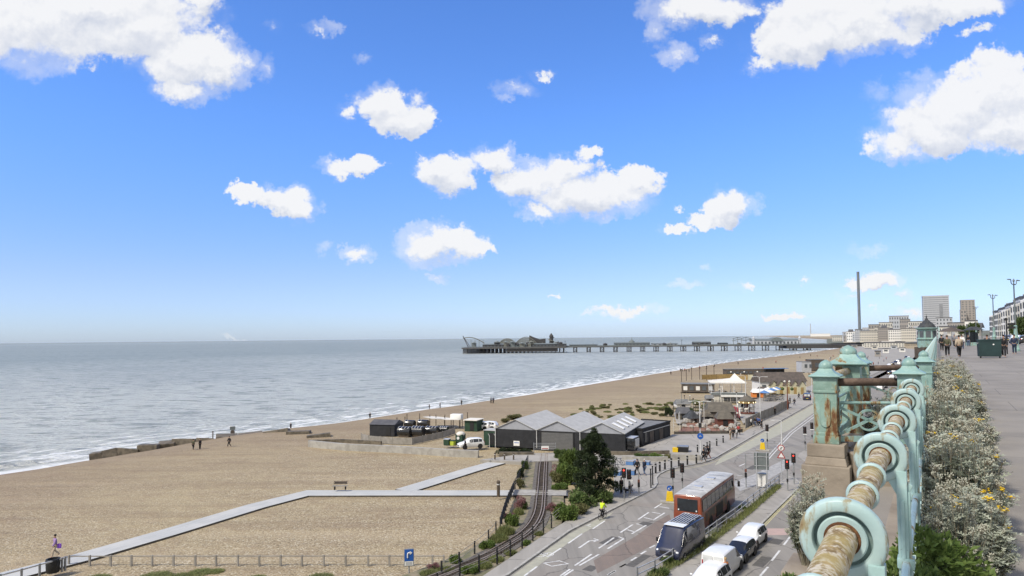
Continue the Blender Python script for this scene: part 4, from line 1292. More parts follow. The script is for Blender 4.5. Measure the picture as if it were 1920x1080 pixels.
def coach():
    a = on(1290, 1001)
    r = T('coach', 'rust red single deck coach with a cream roof driving away past the median railing', 'coach', (a.x + math.sin(R(31.2)) * 5.95, a.y + math.cos(R(31.2)) * 5.95, 0), -R(31.2))
    L2 = 5.95
    r.scale = (1, 1, 1.07)
    st = [(-L2, 1.16, .38, 1.75, 1.12, 2.92), (-L2 + .06, 1.24, .34, 1.75, 1.17, 3.02), (-L2 + .4, 1.25, .32, 1.75, 1.18, 3.08), (0, 1.25, .32, 1.75, 1.18, 3.10), (L2 - .5, 1.25, .32, 1.75, 1.18, 3.06), (L2 - .1, 1.22, .34, 1.7, 1.14, 2.98), (L2, 1.12, .4, 1.6, 1.05, 2.8)]
    rows = shell(st, .06)
    body_of(rows, 'body', 'coach_red', r)
    n = len(rows[0])
    rf = MB()
    q = [p + Vector((0, 0, .010)) for i in range(1, 6) for p in rows[i][4:n - 4]]
    w_ = n - 8
    rf.add(q, [(i * w_ + j, i * w_ + j + 1, (i + 1) * w_ + j + 1, (i + 1) * w_ + j) for i in range(4) for j in range(w_ - 1)])
    rf.o('roof', 'coach_roof', r, 'all')
    for y in (-2.6, 1.6):
        MB().box((0, y, 3.19), (.75, .65, .09)).o('roof_hatch', 'light_metal', r, False, .02)
    for y in (-3.9, -.5, 3.4):
        MB().box((0, y, 3.165), (1.7, .05, .012)).o('roof_seam', 'grey_metal', r)
    MB().box((0, -L2 - .012, 2.28), (1.78, .05, 1.0)).o('rear_window', 'car_glass', r, False, .03)
    for s in (-1, 1):
        MB().lathe([(.07, 0), (.06, .03)], (s * .78, -L2 - .03, 1.88), 12, (0, -1, 0)).o('rear_lamp', 'headlamp', r)
        MB().box((s * 1.02, -L2 - .012, 1.0), (.13, .04, .5)).o('tail_light', 'tail_red', r, False, .01)
        for k in range(8):
            MB().box((s * 1.222, -L2 + .95 + k * 1.36, 2.28), (.05, 1.28, .95), rot=Matrix.Rotation(-s * .055, 3, 'Y')).o('side_window', 'car_glass', r, False, .02)
        MB().box((s * 1.262, -1.2, 1.25), (.02, 7.4, .75)).o('side_graphic', 'graphic', r)
        MB().box((s * 1.262, -.3, 1.0), (.03, 2.4, 1.0)).o('side_door', 'plastic_black', r, False, .01)
        MB().bar((s * 1.2, L2 - .1, 2.5), (s * 1.55, L2 + .15, 2.35), .05).box((s * 1.55, L2 + .15, 2.05), (.22, .12, .5)).o('mirror', 'plastic_black', r, False, .02)
        for y in (-3.2, 3.0):
            MB().lathe([(.56, -.03), (.56, .03)], (s * 1.245, y, .5), 22, (1, 0, 0)).o('wheel_arch', 'plastic_black', r)
    MB().box((0, -L2 - .01, 1.62), (.5, .03, .12)).o('rear_sign', 'plate_white', r)
    MB().box((0, -L2 - .012, .95), (1.5, .03, .55)).o('engine_grille', 'coach_dark', r, False, .01)
    MB().box((0, -L2 - .03, .55), (.52, .02, .12)).o('number_plate', 'plate_yellow', r)
    MB().box((0, L2 - .05, 2.2), (2.1, .25, 1.2)).o('windscreen', 'car_glass', r, False, .04)
    wheels(r, [(s * 1.13, y) for s in (-1, 1) for y in (-3.2, 3.0)], .48, .3)
mat('graphic', (.20, .085, .05), .4, (.06, .05, .045), .9, det=3, lo=.45, hi=.55)
mat('coach_dark', (.14, .035, .02), .5)
coach()

def bicycle(par_loc, rz, name, label, s=1.0):
    r = T(name, label, 'bicycle', par_loc, rz, None, s)
    for y in (-.52, .52):
        w = MB()
        w.lathe([(.31, -.015), (.34, -.015), (.34, .015), (.31, .015), (.31, -.015)], (0, y, .34), 22, (1, 0, 0), cap=False)
        for k in range(6):
            a = k * math.pi / 6
            w.bar((0, y + math.cos(a) * .32, .34 + math.sin(a) * .32), (0, y - math.cos(a) * .32, .34 - math.sin(a) * .32), .006)
        w.o('wheel', 'tyre', r)
    f = MB()
    for a, b in (((0, -.52, .34), (0, -.08, .3)), ((0, -.08, .3), (0, -.22, .85)), ((0, -.52, .34), (0, -.2, .8)), ((0, -.08, .3), (0, .4, .82)), ((0, -.2, .8), (0, .38, .88)), ((0, .52, .34), (0, .36, 1.0))):
        f.bar(a, b, .035)
    f.o('frame', 'black_paint', r)
    MB().tube([(-.26, .38, 1.02), (0, .36, 1.02), (.26, .38, 1.02)], .014, 6).o('handlebar', 'plastic_black', r)
    MB().box((0, -.24, .9), (.14, .26, .05), taper=.8).o('saddle', 'plastic_black', r, False, .015)
p = on(1130, 973)
bicycle(p, HZ, 'bicycle', 'bicycle ridden along the kerb by the cyclist in yellow')
cy = person('cyclist in a yellow high visibility vest riding along the kerb', (p.x - HD.x * .22, p.y - HD.y * .22, .0), HZ, 'ride', 'hi_vis', 'black_cloth', 'black_hair')

# ------------------------------------------------------------------ buildings and structures
for nm, c, c2 in (('dark_boards', (.028, .029, .033), (.018, .019, .022)), ('lilac_cladding', (.31, .32, .35), (.27, .28, .31)), ('sheet_roof', (.42, .418, .405), (.36, .358, .345)), ('door_grey', (.13, .13, .128), (.11, .11, .11)), ('flat_roof', (.19, .19, .185), (.14, .14, .135)), ('white_wall', (.68, .67, .64), (.60, .59, .56)), ('cream_wall', (.56, .535, .47), (.48, .455, .40)), ('far_window', (.10, .11, .12), (.07, .08, .09)), ('slate', (.10, .10, .105), (.07, .07, .075)), ('grey_block', (.42, .435, .46), (.36, .375, .40)), ('brown_block', (.31, .285, .26), (.26, .24, .22)), ('brown_clad', (.11, .09, .075), (.075, .062, .052)), ('old_wood', (.29, .27, .24), (.215, .20, .175)), ('ochre', (.34, .24, .10), (.26, .18, .075)), ('pale_yellow', (.50, .47, .33), (.42, .40, .28)), ('thatch', (.13, .115, .09), (.09, .08, .065)), ('red_brown', (.17, .065, .045), (.12, .045, .032)), ('dark_red', (.24, .03, .045), (.18, .025, .035)), ('bin_green', (.02, .045, .045), (.014, .032, .033)), ('shed_green', (.025, .06, .035), (.018, .042, .026)), ('lime', (.45, .55, .06), (.35, .42, .05)), ('blue_plastic', (.10, .22, .46), (.08, .17, .36)), ('sign_blue', (.015, .09, .36), (.012, .08, .32)), ('white_paint_flat', (.72, .72, .70), (.62, .62, .60)), ('pier_iron', (.060, .058, .058), (.042, .04, .04)), ('pier_deck', (.10, .098, .095), (.07, .068, .066)), ('pier_ride', (.20, .205, .175), (.10, .10, .09)), ('dark_roof', (.062, .066, .07), (.028, .03, .033)), ('groyne_block', (.16, .135, .10), (.075, .065, .05)), ('canvas', (.66, .63, .56), (.58, .55, .49)), ('rust_floor', (.25, .13, .085), (.19, .10, .065)), ('rock', (.40, .38, .34), (.27, .255, .23)), ('tan_board', (.36, .22, .10), (.30, .18, .08)), ('pole_white', (.58, .58, .57), (.48, .48, .47)), ('post_brown', (.10, .075, .055), (.065, .05, .036)), ('post_black', (.020, .020, .021), (.014, .014, .015)), ('lamp_grey', (.16, .18, .18), (.12, .14, .14)), ('skylight', (.75, .76, .77), (.68, .69, .70))):
    mat(nm, c, .75, c2, 1.1, .12, 9)
mat('glass_dark', (.03, .035, .04), .08)
def Bx(u0, u1, vt, vb, z=0.0):
    p = at((u0 + u1) / 2, vb, z)
    s = p.y / FPX
    return p, (u1 - u0) * s, (vb - vt) * s
def faceme(p):
    return -math.atan2(p.x, p.y)
WIN = {}
def winmesh(w, h, m='far_window'):
    k = (round(w, 1), round(h, 1), m)
    if k not in WIN:
        WIN[k] = MB().box((0, 0, 0), (w, .14, h)).mesh('window', m)
    return WIN[k]
def block(name, label, cat, p, rz, w, d, h, wall, roof='slate', cols=5, rows=4, group=None, wm='far_window', ww=.45, wh=.5, band=False, parapet=.6, side=True, z0=.12):
    r = T(name, label, cat, p, rz, group)
    MB().box((0, d / 2, h / 2), (w, d, h)).o('wall', wall, r)
    MB().box((0, d / 2, h + parapet / 2), (w * 1.02, d * 1.02, parapet)).o('roof', roof, r)
    fh = h * (1 - z0) / max(rows, 1)
    for j in range(rows):
        z = h * z0 + fh * (j + .5)
        if band:
            part('window', winmesh(w * .95, fh * wh, wm), r, loc=(0, -.02, z))
            if side:
                part('window', winmesh(d * .95, fh * wh, wm), r, loc=(-w / 2 - .02, d / 2, z), rz=math.pi / 2)
        else:
            for i in range(cols):
                part('window', winmesh(w / cols * ww, fh * wh, wm), r, loc=(-w / 2 + w / cols * (i + .5), -.02, z))
    return r

def warehouse():
    W0 = at(929, 836.5, 0)
    rz = R(-22)
    bw, eav, pk, dep = 6.9, 2.75, 4.25, 14.5
    r = T('warehouse', 'dark boarded warehouse with three pale grey gables and a roller door', 'warehouse', W0, rz)
    MB().box((bw * 1.5, dep / 2, eav / 2), (bw * 3, dep, eav)).o('wall', 'dark_boards', r)
    ln = MB()
    for k in range(1, 14):
        ln.box((bw * 1.5, -.004, k * .2), (bw * 3, .01, .012))
    ln.o('board_seams', 'plastic_black', r)
    for k in range(3):
        x = k * bw
        MB().add([(x, -.02, eav), (x + bw, -.02, eav), (x + bw / 2, -.02, pk), (x, dep, eav), (x + bw, dep, eav), (x + bw / 2, dep, pk)], [(0, 1, 2), (5, 4, 3), (0, 2, 5, 3), (2, 1, 4, 5), (1, 0, 3, 4)]).o('gable', 'lilac_cladding', r)
        rf = MB()
        for s in (-1, 1):
            a, b = Vector((x + bw / 2, -.2, pk + .10)), Vector((x + bw / 2 + s * bw / 2, -.2, eav + .10))
            e = Vector((0, dep + .3, 0))
            n_ = Vector((0, 0, -.09))
            rf.add([a, b, b + e, a + e, a + n_, b + n_, b + e + n_, a + e + n_], [(0, 1, 2, 3), (7, 6, 5, 4), (0, 4, 5, 1), (1, 5, 6, 2), (2, 6, 7, 3), (3, 7, 4, 0)])
        rf.o('roof', 'sheet_roof', r)
        MB().tube([(x + (0.05 if k else .06), -.09, .1), (x + .05, -.09, eav + .1)], .06, 6).o('downpipe', 'pole_white', r)
        if k == 2:
            for i in range(4):
                t = .55
                y = 2.4 + i * 2.9
                zc = pk + .10 - (pk - eav) * t * .95 + .05
                ang = math.atan2(pk - eav, bw / 2)
                q = MB().box((0, 0, 0), (1.9, .9, .10)).o('skylight', 'skylight', r)
                q.location = (x + bw / 2 + bw / 2 * t, y, zc + .03)
                q.rotation_euler = (0, ang, 0)
    MB().box((bw * 1.48, -.03, 1.30), (5.0, .05, 2.6)).o('roller_door', 'door_grey', r)
    fr = MB().box((bw * 1.48, -.06, 2.68), (5.4, .10, .16)).box((bw * 1.48 - 2.6, -.06, 1.3), (.16, .10, 2.6)).box((bw * 1.48 + 2.6, -.06, 1.3), (.16, .10, 2.6))
    fr.o('door_frame', 'plastic_black', r)
    sl_ = MB()
    for k in range(12):
        sl_.box((bw * 1.48, -.06, .15 + k * .21), (5.0, .012, .014))
    sl_.o('door_slats', 'plastic_black', r)
    MB().box((3.6, -.05, .62), (1.0, .05, .75)).o('notice_board', 'white_paint_flat', r)
    MB().box((3.6, -.08, .72), (.8, .012, .10)).o('notice_lettering', 'sign_blue', r)
warehouse()
def annex():
    A1, A2 = at(1205, 836.5, 0), at(1257, 819, 0)
    d = (A2 - A1)
    L = d.length
    r = T('flat_roofed_annex', 'black flat roofed annex with a long pale rail beside the skylit gable', 'building', A1, -math.atan2(d.x, d.y))
    MB().box((-2.6, L / 2, 1.25), (5.2, L, 2.5)).o('wall', 'dark_boards', r)
    MB().box((-2.6, L / 2, 2.54), (4.8, L - .5, .08)).o('roof', 'flat_roof', r)
    q = MB()
    q.box((-2.6, -.02, 2.62), (5.3, .16, .26)).box((-2.6, L, 2.62), (5.3, .16, .26)).box((0.02, L / 2, 2.62), (.16, L, .26))
    q.o('parapet', 'plastic_black', r)
    MB().box((.04, L / 2, 2.05), (.06, L * .93, .10)).o('rail', 'pole_white', r)
    for k in range(5):
        MB().box((.03, L * (.14 + k * .17), 1.0), (.05, L * .13, 1.8)).o('shutter', 'brown_clad' if k % 2 else 'plastic_black', r)
    MB().box((.05, 1.2, 1.2), (.05, .9, 1.5)).o('window', 'glass_dark', r)
    MB().box((-2.6, -.03, 1.0), (1.0, .05, 2.0)).o('door', 'door_grey', r)
annex()
p, w, h = Bx(1160, 1194, 816, 849)
r = T('box_trailer', 'black catering trailer with silver roof parked in front of the flat roofed annex', 'trailer', p, R(-28))
MB().box((0, 1.2, h * .5), (w * .75, 2.6, h * .62)).o('body', 'black_paint', r, True, .08)
MB().box((0, 1.2, h * .83), (w * .70, 2.5, .08)).o('roof', 'light_metal', r, False, .03)
MB().box((w * .40, 1.2, h * .55), (.08, 1.8, h * .4)).o('hatch', 'light_metal', r)
MB().bar((0, -.1, .4), (0, -.8, .35), .08).o('drawbar', 'grey_metal', r)
wheels(r, [(-w * .38, 1.2), (w * .38, 1.2)], .3, .18)

# ---- low concrete walls
def wall_line(name, label, px, w, h, m, z=-.35):
    pts = [at(u, v, z) for u, v in px]
    b = MB().ribbon(pts, w, z - .3, z + h)
    return tag(b.o(name, m), label, 'wall')
wall_line('low_wall', 'long weathered sea wall running from the shed compound to the tan board', [(580, 838), (650, 845), (742, 849), (860, 857), (897, 858)], .6, 1.05, 'concrete')
wall_line('low_wall', 'short dark wall on the shingle at the seaward end of the compound', [(578, 832), (640, 830), (715, 834)], .4, .6, 'groyne_block')
wall_line('low_wall', 'low stone wall under the ivy hedge by the railway gate', [(936, 852), (975, 852), (1001, 852)], .5, .35, 'groyne_block', .12)
wall_line('low_wall', 'low planter wall with shrubs left of the yellow bin', [(1167, 862), (1200, 864), (1252, 864)], .4, .55, 'concrete', .12)
wall_line('low_wall', 'low wall under the lamp column beside the plaza', [(1258, 862), (1285, 862), (1312, 863)], .35, .75, 'concrete', .12)
wall_line('low_wall', 'back edge wall of the planter below the black trailer', [(1120, 852), (1170, 853), (1255, 851)], .3, .5, 'groyne_block', .12)
p, w, h = Bx(862, 886, 846, 856, -.35)
r = T('timber_board', 'tan plywood board leaning at the end of the long sea wall', 'board', p, R(-8))
MB().box((0, -.7, h * .5), (w, .10, h)).o('panel', 'tan_board', r)
MB().box((-w * .4, -.72, h * .5), (.08, .18, h * 1.05)).o('batten', 'post_brown', r)

# ---- groyne of tumbled blocks and the concrete pier head
gr = T('groyne', 'row of tilted concrete groyne blocks stepping up the wet beach', 'groyne', at(330, 842, -4.3))
ri = random.Random(3)
gpx = [(183, 862, 17), (208, 859, 20), (240, 855, 30), (280, 850, 28), (313, 844, 22), (345, 839, 32), (385, 836, 24), (425, 831, 30), (470, 826, 34), (520, 823, 36), (560, 825, 34), (598, 829, 34)]
for u, v, wpx in gpx:
    q = at(u, v, -3.9 + (u - 180) * .0062)
    s = q.y / FPX
    b = MB().box((q.x, q.y, q.z + .45), (wpx * s * 1.25, 2.4, 1.5 + ri.random() * 1.0), rot=Euler((ri.uniform(-.25, .2), ri.uniform(-.2, .12), .25 + ri.uniform(-.2, .2))).to_matrix())
    b.o('block', 'groyne_block', gr, False, .08, world=True)
def post_sign(u, vb, vt, z, label, cat, fn, name='sign_post'):
    q = at(u, vb, z)
    s = q.y / FPX
    r = T(name, label, cat, q, faceme(q))
    fn(r, (vb - vt) * s)
    return r
def grsign(r, h):
    MB().tube([(0, 0, 0), (0, 0, h)], .09, 6).o('post', 'post_brown', r)
    MB().box((0, -.1, h * .88), (1.0, .06, .7)).o('board', 'lamp_grey', r)
    MB().lathe([(.42, -.03), (.42, .03)], (0, -.1, h * .60), 16, (0, 1, 0)).o('disc', 'brown_clad', r)
post_sign(436, 826, 800, -2.6, 'groyne marker post carrying a board above a round disc', 'sign', grsign)
def plainpost(r, h):
    MB().tube([(0, 0, 0), (0, 0, h)], .12, 6).o('post', 'post_brown', r)
    MB().box((0, 0, h), (.3, .3, .08)).o('cap', 'post_brown', r)
post_sign(399, 830, 809, -2.8, 'plain brown marker post between the two groyne notices', 'post', plainpost, 'marker_post')
def smallsign(r, h):
    MB().tube([(0, 0, 0), (0, 0, h)], .06, 6).o('post', 'pole_white', r)
    MB().box((0, -.08, h * .85), (.7, .05, .45)).o('board', 'navy_cloth', r)
post_sign(388, 836, 821, -2.8, 'small dark notice on a pale post beside the overturned dinghy', 'sign', smallsign)
q = at(390, 840, -2.4)
r = T('dinghy', 'overturned white dinghy lying on the shingle beside two walkers', 'boat', q, .2)
MB().ball((0, 0, .1), (1.35, .65, .55), 14, 8).o('hull', 'white_paint_flat', r, 'all')
MB().box((0, 0, .62), (2.0, .06, .10)).o('keel', 'grey_metal', r)

# ---- sauna compound on the shingle
def C6(x, y):
    return 660 + x / 6.4, 740 + y / 6.4
u0, v0 = C6(200, 500); u1, v1 = C6(520, 500)
p, w, h = Bx(u0, u1, C6(0, 335)[1], v0, -.3)
r = T('black_shed', 'black boarded shed with a pitched roof at the seaward corner of the compound', 'shed', p, R(-14))
MB().box((0, 2, h * .42), (w, 4, h * .84)).o('wall', 'dark_boards', r)
MB().profile([(-.15, h * .84), (4.15, h * .84), (2.0, h * 1.12)], -w / 2 - .1, w / 2 + .1).o('roof', 'slate', r)
MB().box((w * .25, -.03, h * .35), (.9, .05, h * .6)).o('door', 'plastic_black', r)
def barrel(x0, x1, yt, yb, label, ribs=4):
    u0, vb = C6(x0, yb)
    u1, vt = C6(x1, yt)
    p, w, h = Bx(u0, u1, vt, vb, -.3)
    r = T('barrel_sauna', label, 'sauna', p, R(-20), 'black barrel saunas in the compound')
    rad = h * .47
    MB().lathe([(rad * .9, 0), (rad, .05), (rad, w * .95), (rad * .9, w)], (-w / 2, rad, rad * 1.02), 20, (1, 0, 0)).o('barrel', 'black_paint', r, True)
    for k in range(ribs):
        xr = -w / 2 + .2 + k * w * .26
        MB().tube([(xr, rad - math.cos(math.pi * (.22 + .56 * i / 8)) * rad * 1.02, rad * 1.02 + math.sin(math.pi * (.22 + .56 * i / 8)) * rad * 1.02) for i in range(9)], .045, 5).o('rib', 'pole_white', r, True)
    MB().box((0, rad, .15), (w * .8, rad * 1.4, .3)).o('cradle', 'post_brown', r)
    MB().lathe([(rad * .5, -.03), (rad * .5, .0)], (-w / 2, rad, rad * 1.05), 14, (1, 0, 0)).o('window', 'glass_dark', r)
barrel(525, 690, 385, 512, 'front black barrel sauna next to the black shed')
barrel(690, 840, 380, 512, 'middle black barrel sauna of the front row')
barrel(860, 1015, 380, 490, 'right hand black barrel sauna of the front row')
barrel(1035, 1140, 380, 470, 'smallest black barrel sauna near the green hut')
barrel(610, 740, 305, 395, 'rear black barrel sauna behind the shed side of the front row', 2)
barrel(770, 905, 302, 395, 'rear black barrel sauna under the sail canopy', 2)
def fence_px(name, label, pts, h, z, m, pm, cat='fence', step=2.0, panel=True, rails=2, pt=.1, rw=.06, world_pts=None):
    P_ = world_pts or [at(u, v, z) for u, v in pts]
    r = T(name, label, cat, P_[0])
    bd = MB()
    for a, b in zip(P_[:-1], P_[1:]):
        L = (b - a).length
        n = max(1, round(L / step))
        for k in range(n + (b is P_[-1])):
            q = a.lerp(b, k / n)
            if pt:
                MB().box((q.x, q.y, q.z + h / 2), (pt, pt, h + .1), rzdir(b - a)).o('post', pm, r, world=True)
        if panel:
            bd.bar(a + Vector((0, 0, h * .5)), b + Vector((0, 0, h * .5)), .05, h * .92)
        else:
            for k in range(rails):
                zz = h * (.97 - k * (.8 / max(rails, 1)))
                bd.bar(a + Vector((0, 0, zz)), b + Vector((0, 0, zz)), rw, rw)
    bd.o('panel' if panel else 'rails', m, r, world=True)
    return r
fence_px('timber_fence', 'weathered grey timber fence round the barrel sauna compound', [C6(112, 545), C6(200, 570), C6(480, 595), C6(720, 600), C6(1090, 520), C6(1235, 470)], 1.15, -.3, 'old_wood', 'old_wood', step=2.4)
r = T('sail_canopy', 'cream sail canopy on poles over the rear saunas', 'canopy', at(*C6(990, 400), -.3), 0)
pr_ = [(850, 265), (950, 285), (1060, 290), (1130, 300), (1300, 300), (1180, 278), (1060, 266), (950, 258)]
yy = at(*C6(1050, 420), -.3).y
vs = [deep(*C6(x, y), yy + (6 if i > 4 else 0)) for i, (x, y) in enumerate(pr_)]
MB().add(vs + [v - Vector((0, 0, .06)) for v in vs], [(0, 1, 2, 3, 4, 5, 6, 7), (15, 14, 13, 12, 11, 10, 9, 8)] + [(i, i + 8, (i + 1) % 8 + 8, (i + 1) % 8) for i in range(8)]).o('sail', 'canvas', r, world=True)
for x in (935, 1008, 1115, 1290):
    a = at(*C6(x, 400), -.3)
    MB().tube([a, (a.x, a.y, a.z + 2.6)], .07, 6).o('pole', 'post_brown', r, world=True)
for i, (x, yb, yt, lb) in enumerate(((540, 385, 280, 'thin brown pole beside the black shed roof'), (660, 330, 235, 'taller brown pole behind the rear saunas'), (812, 330, 230, 'brown pole behind the rear sauna under the canopy'), (636, 330, 268, 'shortest pole left of the taller brown pole'), (1386, 310, 216, 'brown pole above the green hut'), (1112, 355, 262, 'stout dark pole at the end of the sail canopy'))):
    a = at(*C6(x, yb + 25), -.3)
    s = a.y / FPX
    rr = T('timber_pole', lb, 'pole', a, 0, 'poles round the sauna compound')
    MB().tube([(0, 0, 0), (0, 0, (yb + 25 - yt) / 6.4 * s)], [.10, .08], 6).o('shaft', 'post_brown', rr)
    MB().box((0, 0, (yb + 25 - yt) / 6.4 * s), (.22, .22, .1)).o('cap', 'post_brown', rr)
p, w, h = Bx(*[C6(1345, 0)[0], C6(1505, 0)[0], C6(0, 312)[1], C6(0, 440)[1]], -.3)
r = T('green_hut', 'dark green flat roofed hut behind the white car', 'hut', p, R(-20))
MB().box((0, 1.5, h / 2), (w, 3, h)).o('wall', 'shed_green', r)
MB().box((0, 1.4, h + .06), (w * 1.15, 3.5, .12)).o('roof', 'canvas', r)
MB().box((w * .1, -.03, h * .45), (.8, .05, h * .75)).o('door', 'plastic_black', r)
p, w, h = Bx(C6(1172, 0)[0], C6(1308, 0)[0], C6(0, 238)[1], C6(0, 400)[1], -.3)
r = T('water_tank', 'white box tank on a frame between the canopy and the green hut', 'tank', p, R(-15))
MB().box((0, .8, h * .80), (w, 1.5, h * .38)).o('tank', 'white_paint_flat', r, True, .08)
for x in (-1, 1):
    for y in (.2, 1.4):
        MB().box((x * w * .42, y, h * .3), (.1, .1, h * .6)).o('leg', 'post_brown', r)
def wbin(x0, x1, yt, yb, m, lid, label, name='wheeled_bin'):
    p, w, h = Bx(C6(x0, 0)[0], C6(x1, 0)[0], C6(0, yt)[1], C6(0, yb)[1], .0)
    r = T(name, label, 'bin', p, R(-20), None)
    MB().box((0, .4, h * .45 + .08), (w * .92, .8, h * .8), taper=1.06).o('body', m, r, False, .04)
    MB().box((0, .4, h * .92), (w * 1.0, .9, .10)).o('lid', lid, r, False, .03)
    for x in (-.35, .35):
        MB().lathe([(.08, -.03), (.08, .03)], (x * w, .7, .08), 10, (1, 0, 0)).o('wheel', 'tyre', r)
wbin(1092, 1165, 530, 622, 'shed_green', 'light_metal', 'green wheeled bin with a grey lid by the sea wall')
wbin(1168, 1222, 550, 622, 'lime', 'shed_green', 'lime yellow wheeled bin between the green bin and the kiosk')
p, w, h = Bx(C6(1238, 0)[0], C6(1325, 0)[0], C6(0, 450)[1], C6(0, 612)[1], .0)
r = T('kiosk', 'small dark green kiosk with a domed white roof next to the white car', 'kiosk', p, R(-20))
MB().box((0, .7, h * .4), (w, 1.4, h * .8)).o('wall', 'shed_green', r)
MB().ball((0, .7, h * .8), (w * .58, .85, h * .2), 12, 6).o('dome', 'canvas', r, 'all')
MB().lathe([(w * .2, -.03), (w * .2, .02)], (-w * .1, 0, h * .55), 12, (0, 1, 0)).o('window', 'white_paint_flat', r)
car('parked_car', 'silver white car parked beside the sauna compound', at(*C6(1425, 640), 0), R(112), 'white_paint', L=4.0, H=1.55)
car('parked_car', 'white car half hidden behind the green hut, nearer the compound', at(*C6(1540, 415), -.3), R(70), 'white_paint', L=4.1)
car('parked_car', 'white car half hidden behind the green hut, nearer the warehouse', at(*C6(1625, 412), -.3), R(70), 'white_paint', L=4.1)
p, w, h = Bx(C6(1575, 0)[0], C6(1730, 0)[0], C6(0, 435)[1], C6(0, 610)[1], .0)
r = T('green_container', 'dark green container against the seaward end of the warehouse', 'container', p, R(-22))
MB().box((0, 1.2, h / 2), (w, 2.4, h)).o('wall', 'shed_green', r)
MB().box((0, 1.2, h + .05), (w * 1.04, 2.6, .10)).o('roof', 'sheet_roof', r)
MB().box((w * .2, -.03, h * .45), (.9, .05, h * .8)).o('door', 'plastic_black', r)
for x in (1650, 1720):
    a = at(*C6(x, 640), 0)
    r = T('wire_post', 'pale wire fence post in front of the green container' if x == 1650 else 'pale wire fence post at the warehouse corner', 'post', a)
    MB().tube([(0, 0, 0), (0, 0, 1.9)], .045, 6).o('shaft', 'pole_white', r)
    MB().tube([(0, 0, 1.9), (-.2, 0, 2.2)], .04, 6).o('arm', 'pole_white', r)

# ---- adventure golf, pavilion, beach huts and containers along the lower road
def C7(x, y):
    return 1260 + x / 6.75, 660 + y / 6.75
GR = R(-33)
def px_box(name, label, cat, x0, x1, yt, yb, wall, roof, d=4.0, rz=0.0, group=None, z=0.0, rt=.12, over=1.04):
    u0, vb = C7(x0, yb)
    u1, vt = C7(x1, yt)
    p, w, h = Bx(u0, u1, vt, vb, z)
    r = T(name, label, cat, p, rz, group)
    h -= min(h * .25, d * .10)
    MB().box((0, d / 2, h / 2), (w, d, h)).o('wall', wall, r)
    MB().box((0, d / 2, h + rt / 2), (w * over, d * over, rt)).o('roof', roof, r)
    return r, w, h
r, w, h = px_box('container_block', 'long brown row of stacked containers on the beach beyond the huts', 'building', 692, 1192, 205, 305, 'brown_clad', 'flat_roof', 5)
for k in range(9):
    part('window', winmesh(w / 14, h * .3), r, loc=(-w / 2 + w / 9 * (k + .5), -.02, h * .55))
for k in (1, 4, 7):
    MB().ball((-w / 2 + w / 9 * k, -.1, h * .62), .35, 8, 5).o('lamp', 'white_paint_flat', r, 'all')
r, w, h = px_box('bar_container', 'black bar container under a blue awning at the end of the brown row', 'building', 1192, 1424, 205, 305, 'plastic_black', 'flat_roof', 4)
MB().box((0, -1.0, h + .35), (w * 1.25, 2.2, .18)).o('awning', 'blue_plastic', r)
for k in (-1, 0, 1):
    part('window', winmesh(w * .2, h * .5, 'glass_dark'), r, loc=(k * w * .3, -.02, h * .5))
r, w, h = px_box('grey_cabin', 'pale blue grey cabin left of the dark box, behind the rusty pillar cap', 'cabin', 1645, 1765, 110, 255, 'grey_block', 'flat_roof', 6)
for k in (-1, 1):
    part('window', winmesh(1.2, 1.6), r, loc=(k * w * .25 + .8, -.02, h * .6))
r, w, h = px_box('dark_cabin', 'dark box cabin right beside the pale blue grey cabin', 'cabin', 1762, 1930, 82, 235, 'brown_clad', 'flat_roof', 6)
part('window', winmesh(2.4, 2.0), r, loc=(0, -.02, h * .5))
fence_px('ochre_fence', 'ochre board fence behind the white canopied pavilion', [C7(380, 352), C7(560, 345), C7(760, 340), C7(965, 355)], 2.0, 0, 'ochre', 'post_brown', step=5)
fence_px('panel_fence', 'pale yellow and mint panel fence below the container row', [C7(965, 355), C7(1110, 356), C7(1280, 352)], 2.1, 0, 'pale_yellow', 'white_paint_flat', step=5)
r, w, h = px_box('low_timber_building', 'long low timber building with a flat roof on the open shingle', 'building', 128, 530, 385, 510, 'brown_clad', 'flat_roof', 6, R(-14), over=1.06)
for k, m in ((0, 'white_wall'), (2, 'white_wall'), (4, 'grey_block'), (1, 'far_window'), (3, 'far_window')):
    part('window', winmesh(w * .12, h * .5, m), r, loc=(-w / 2 + w * (.12 + k * .19), -.03, h * .5))
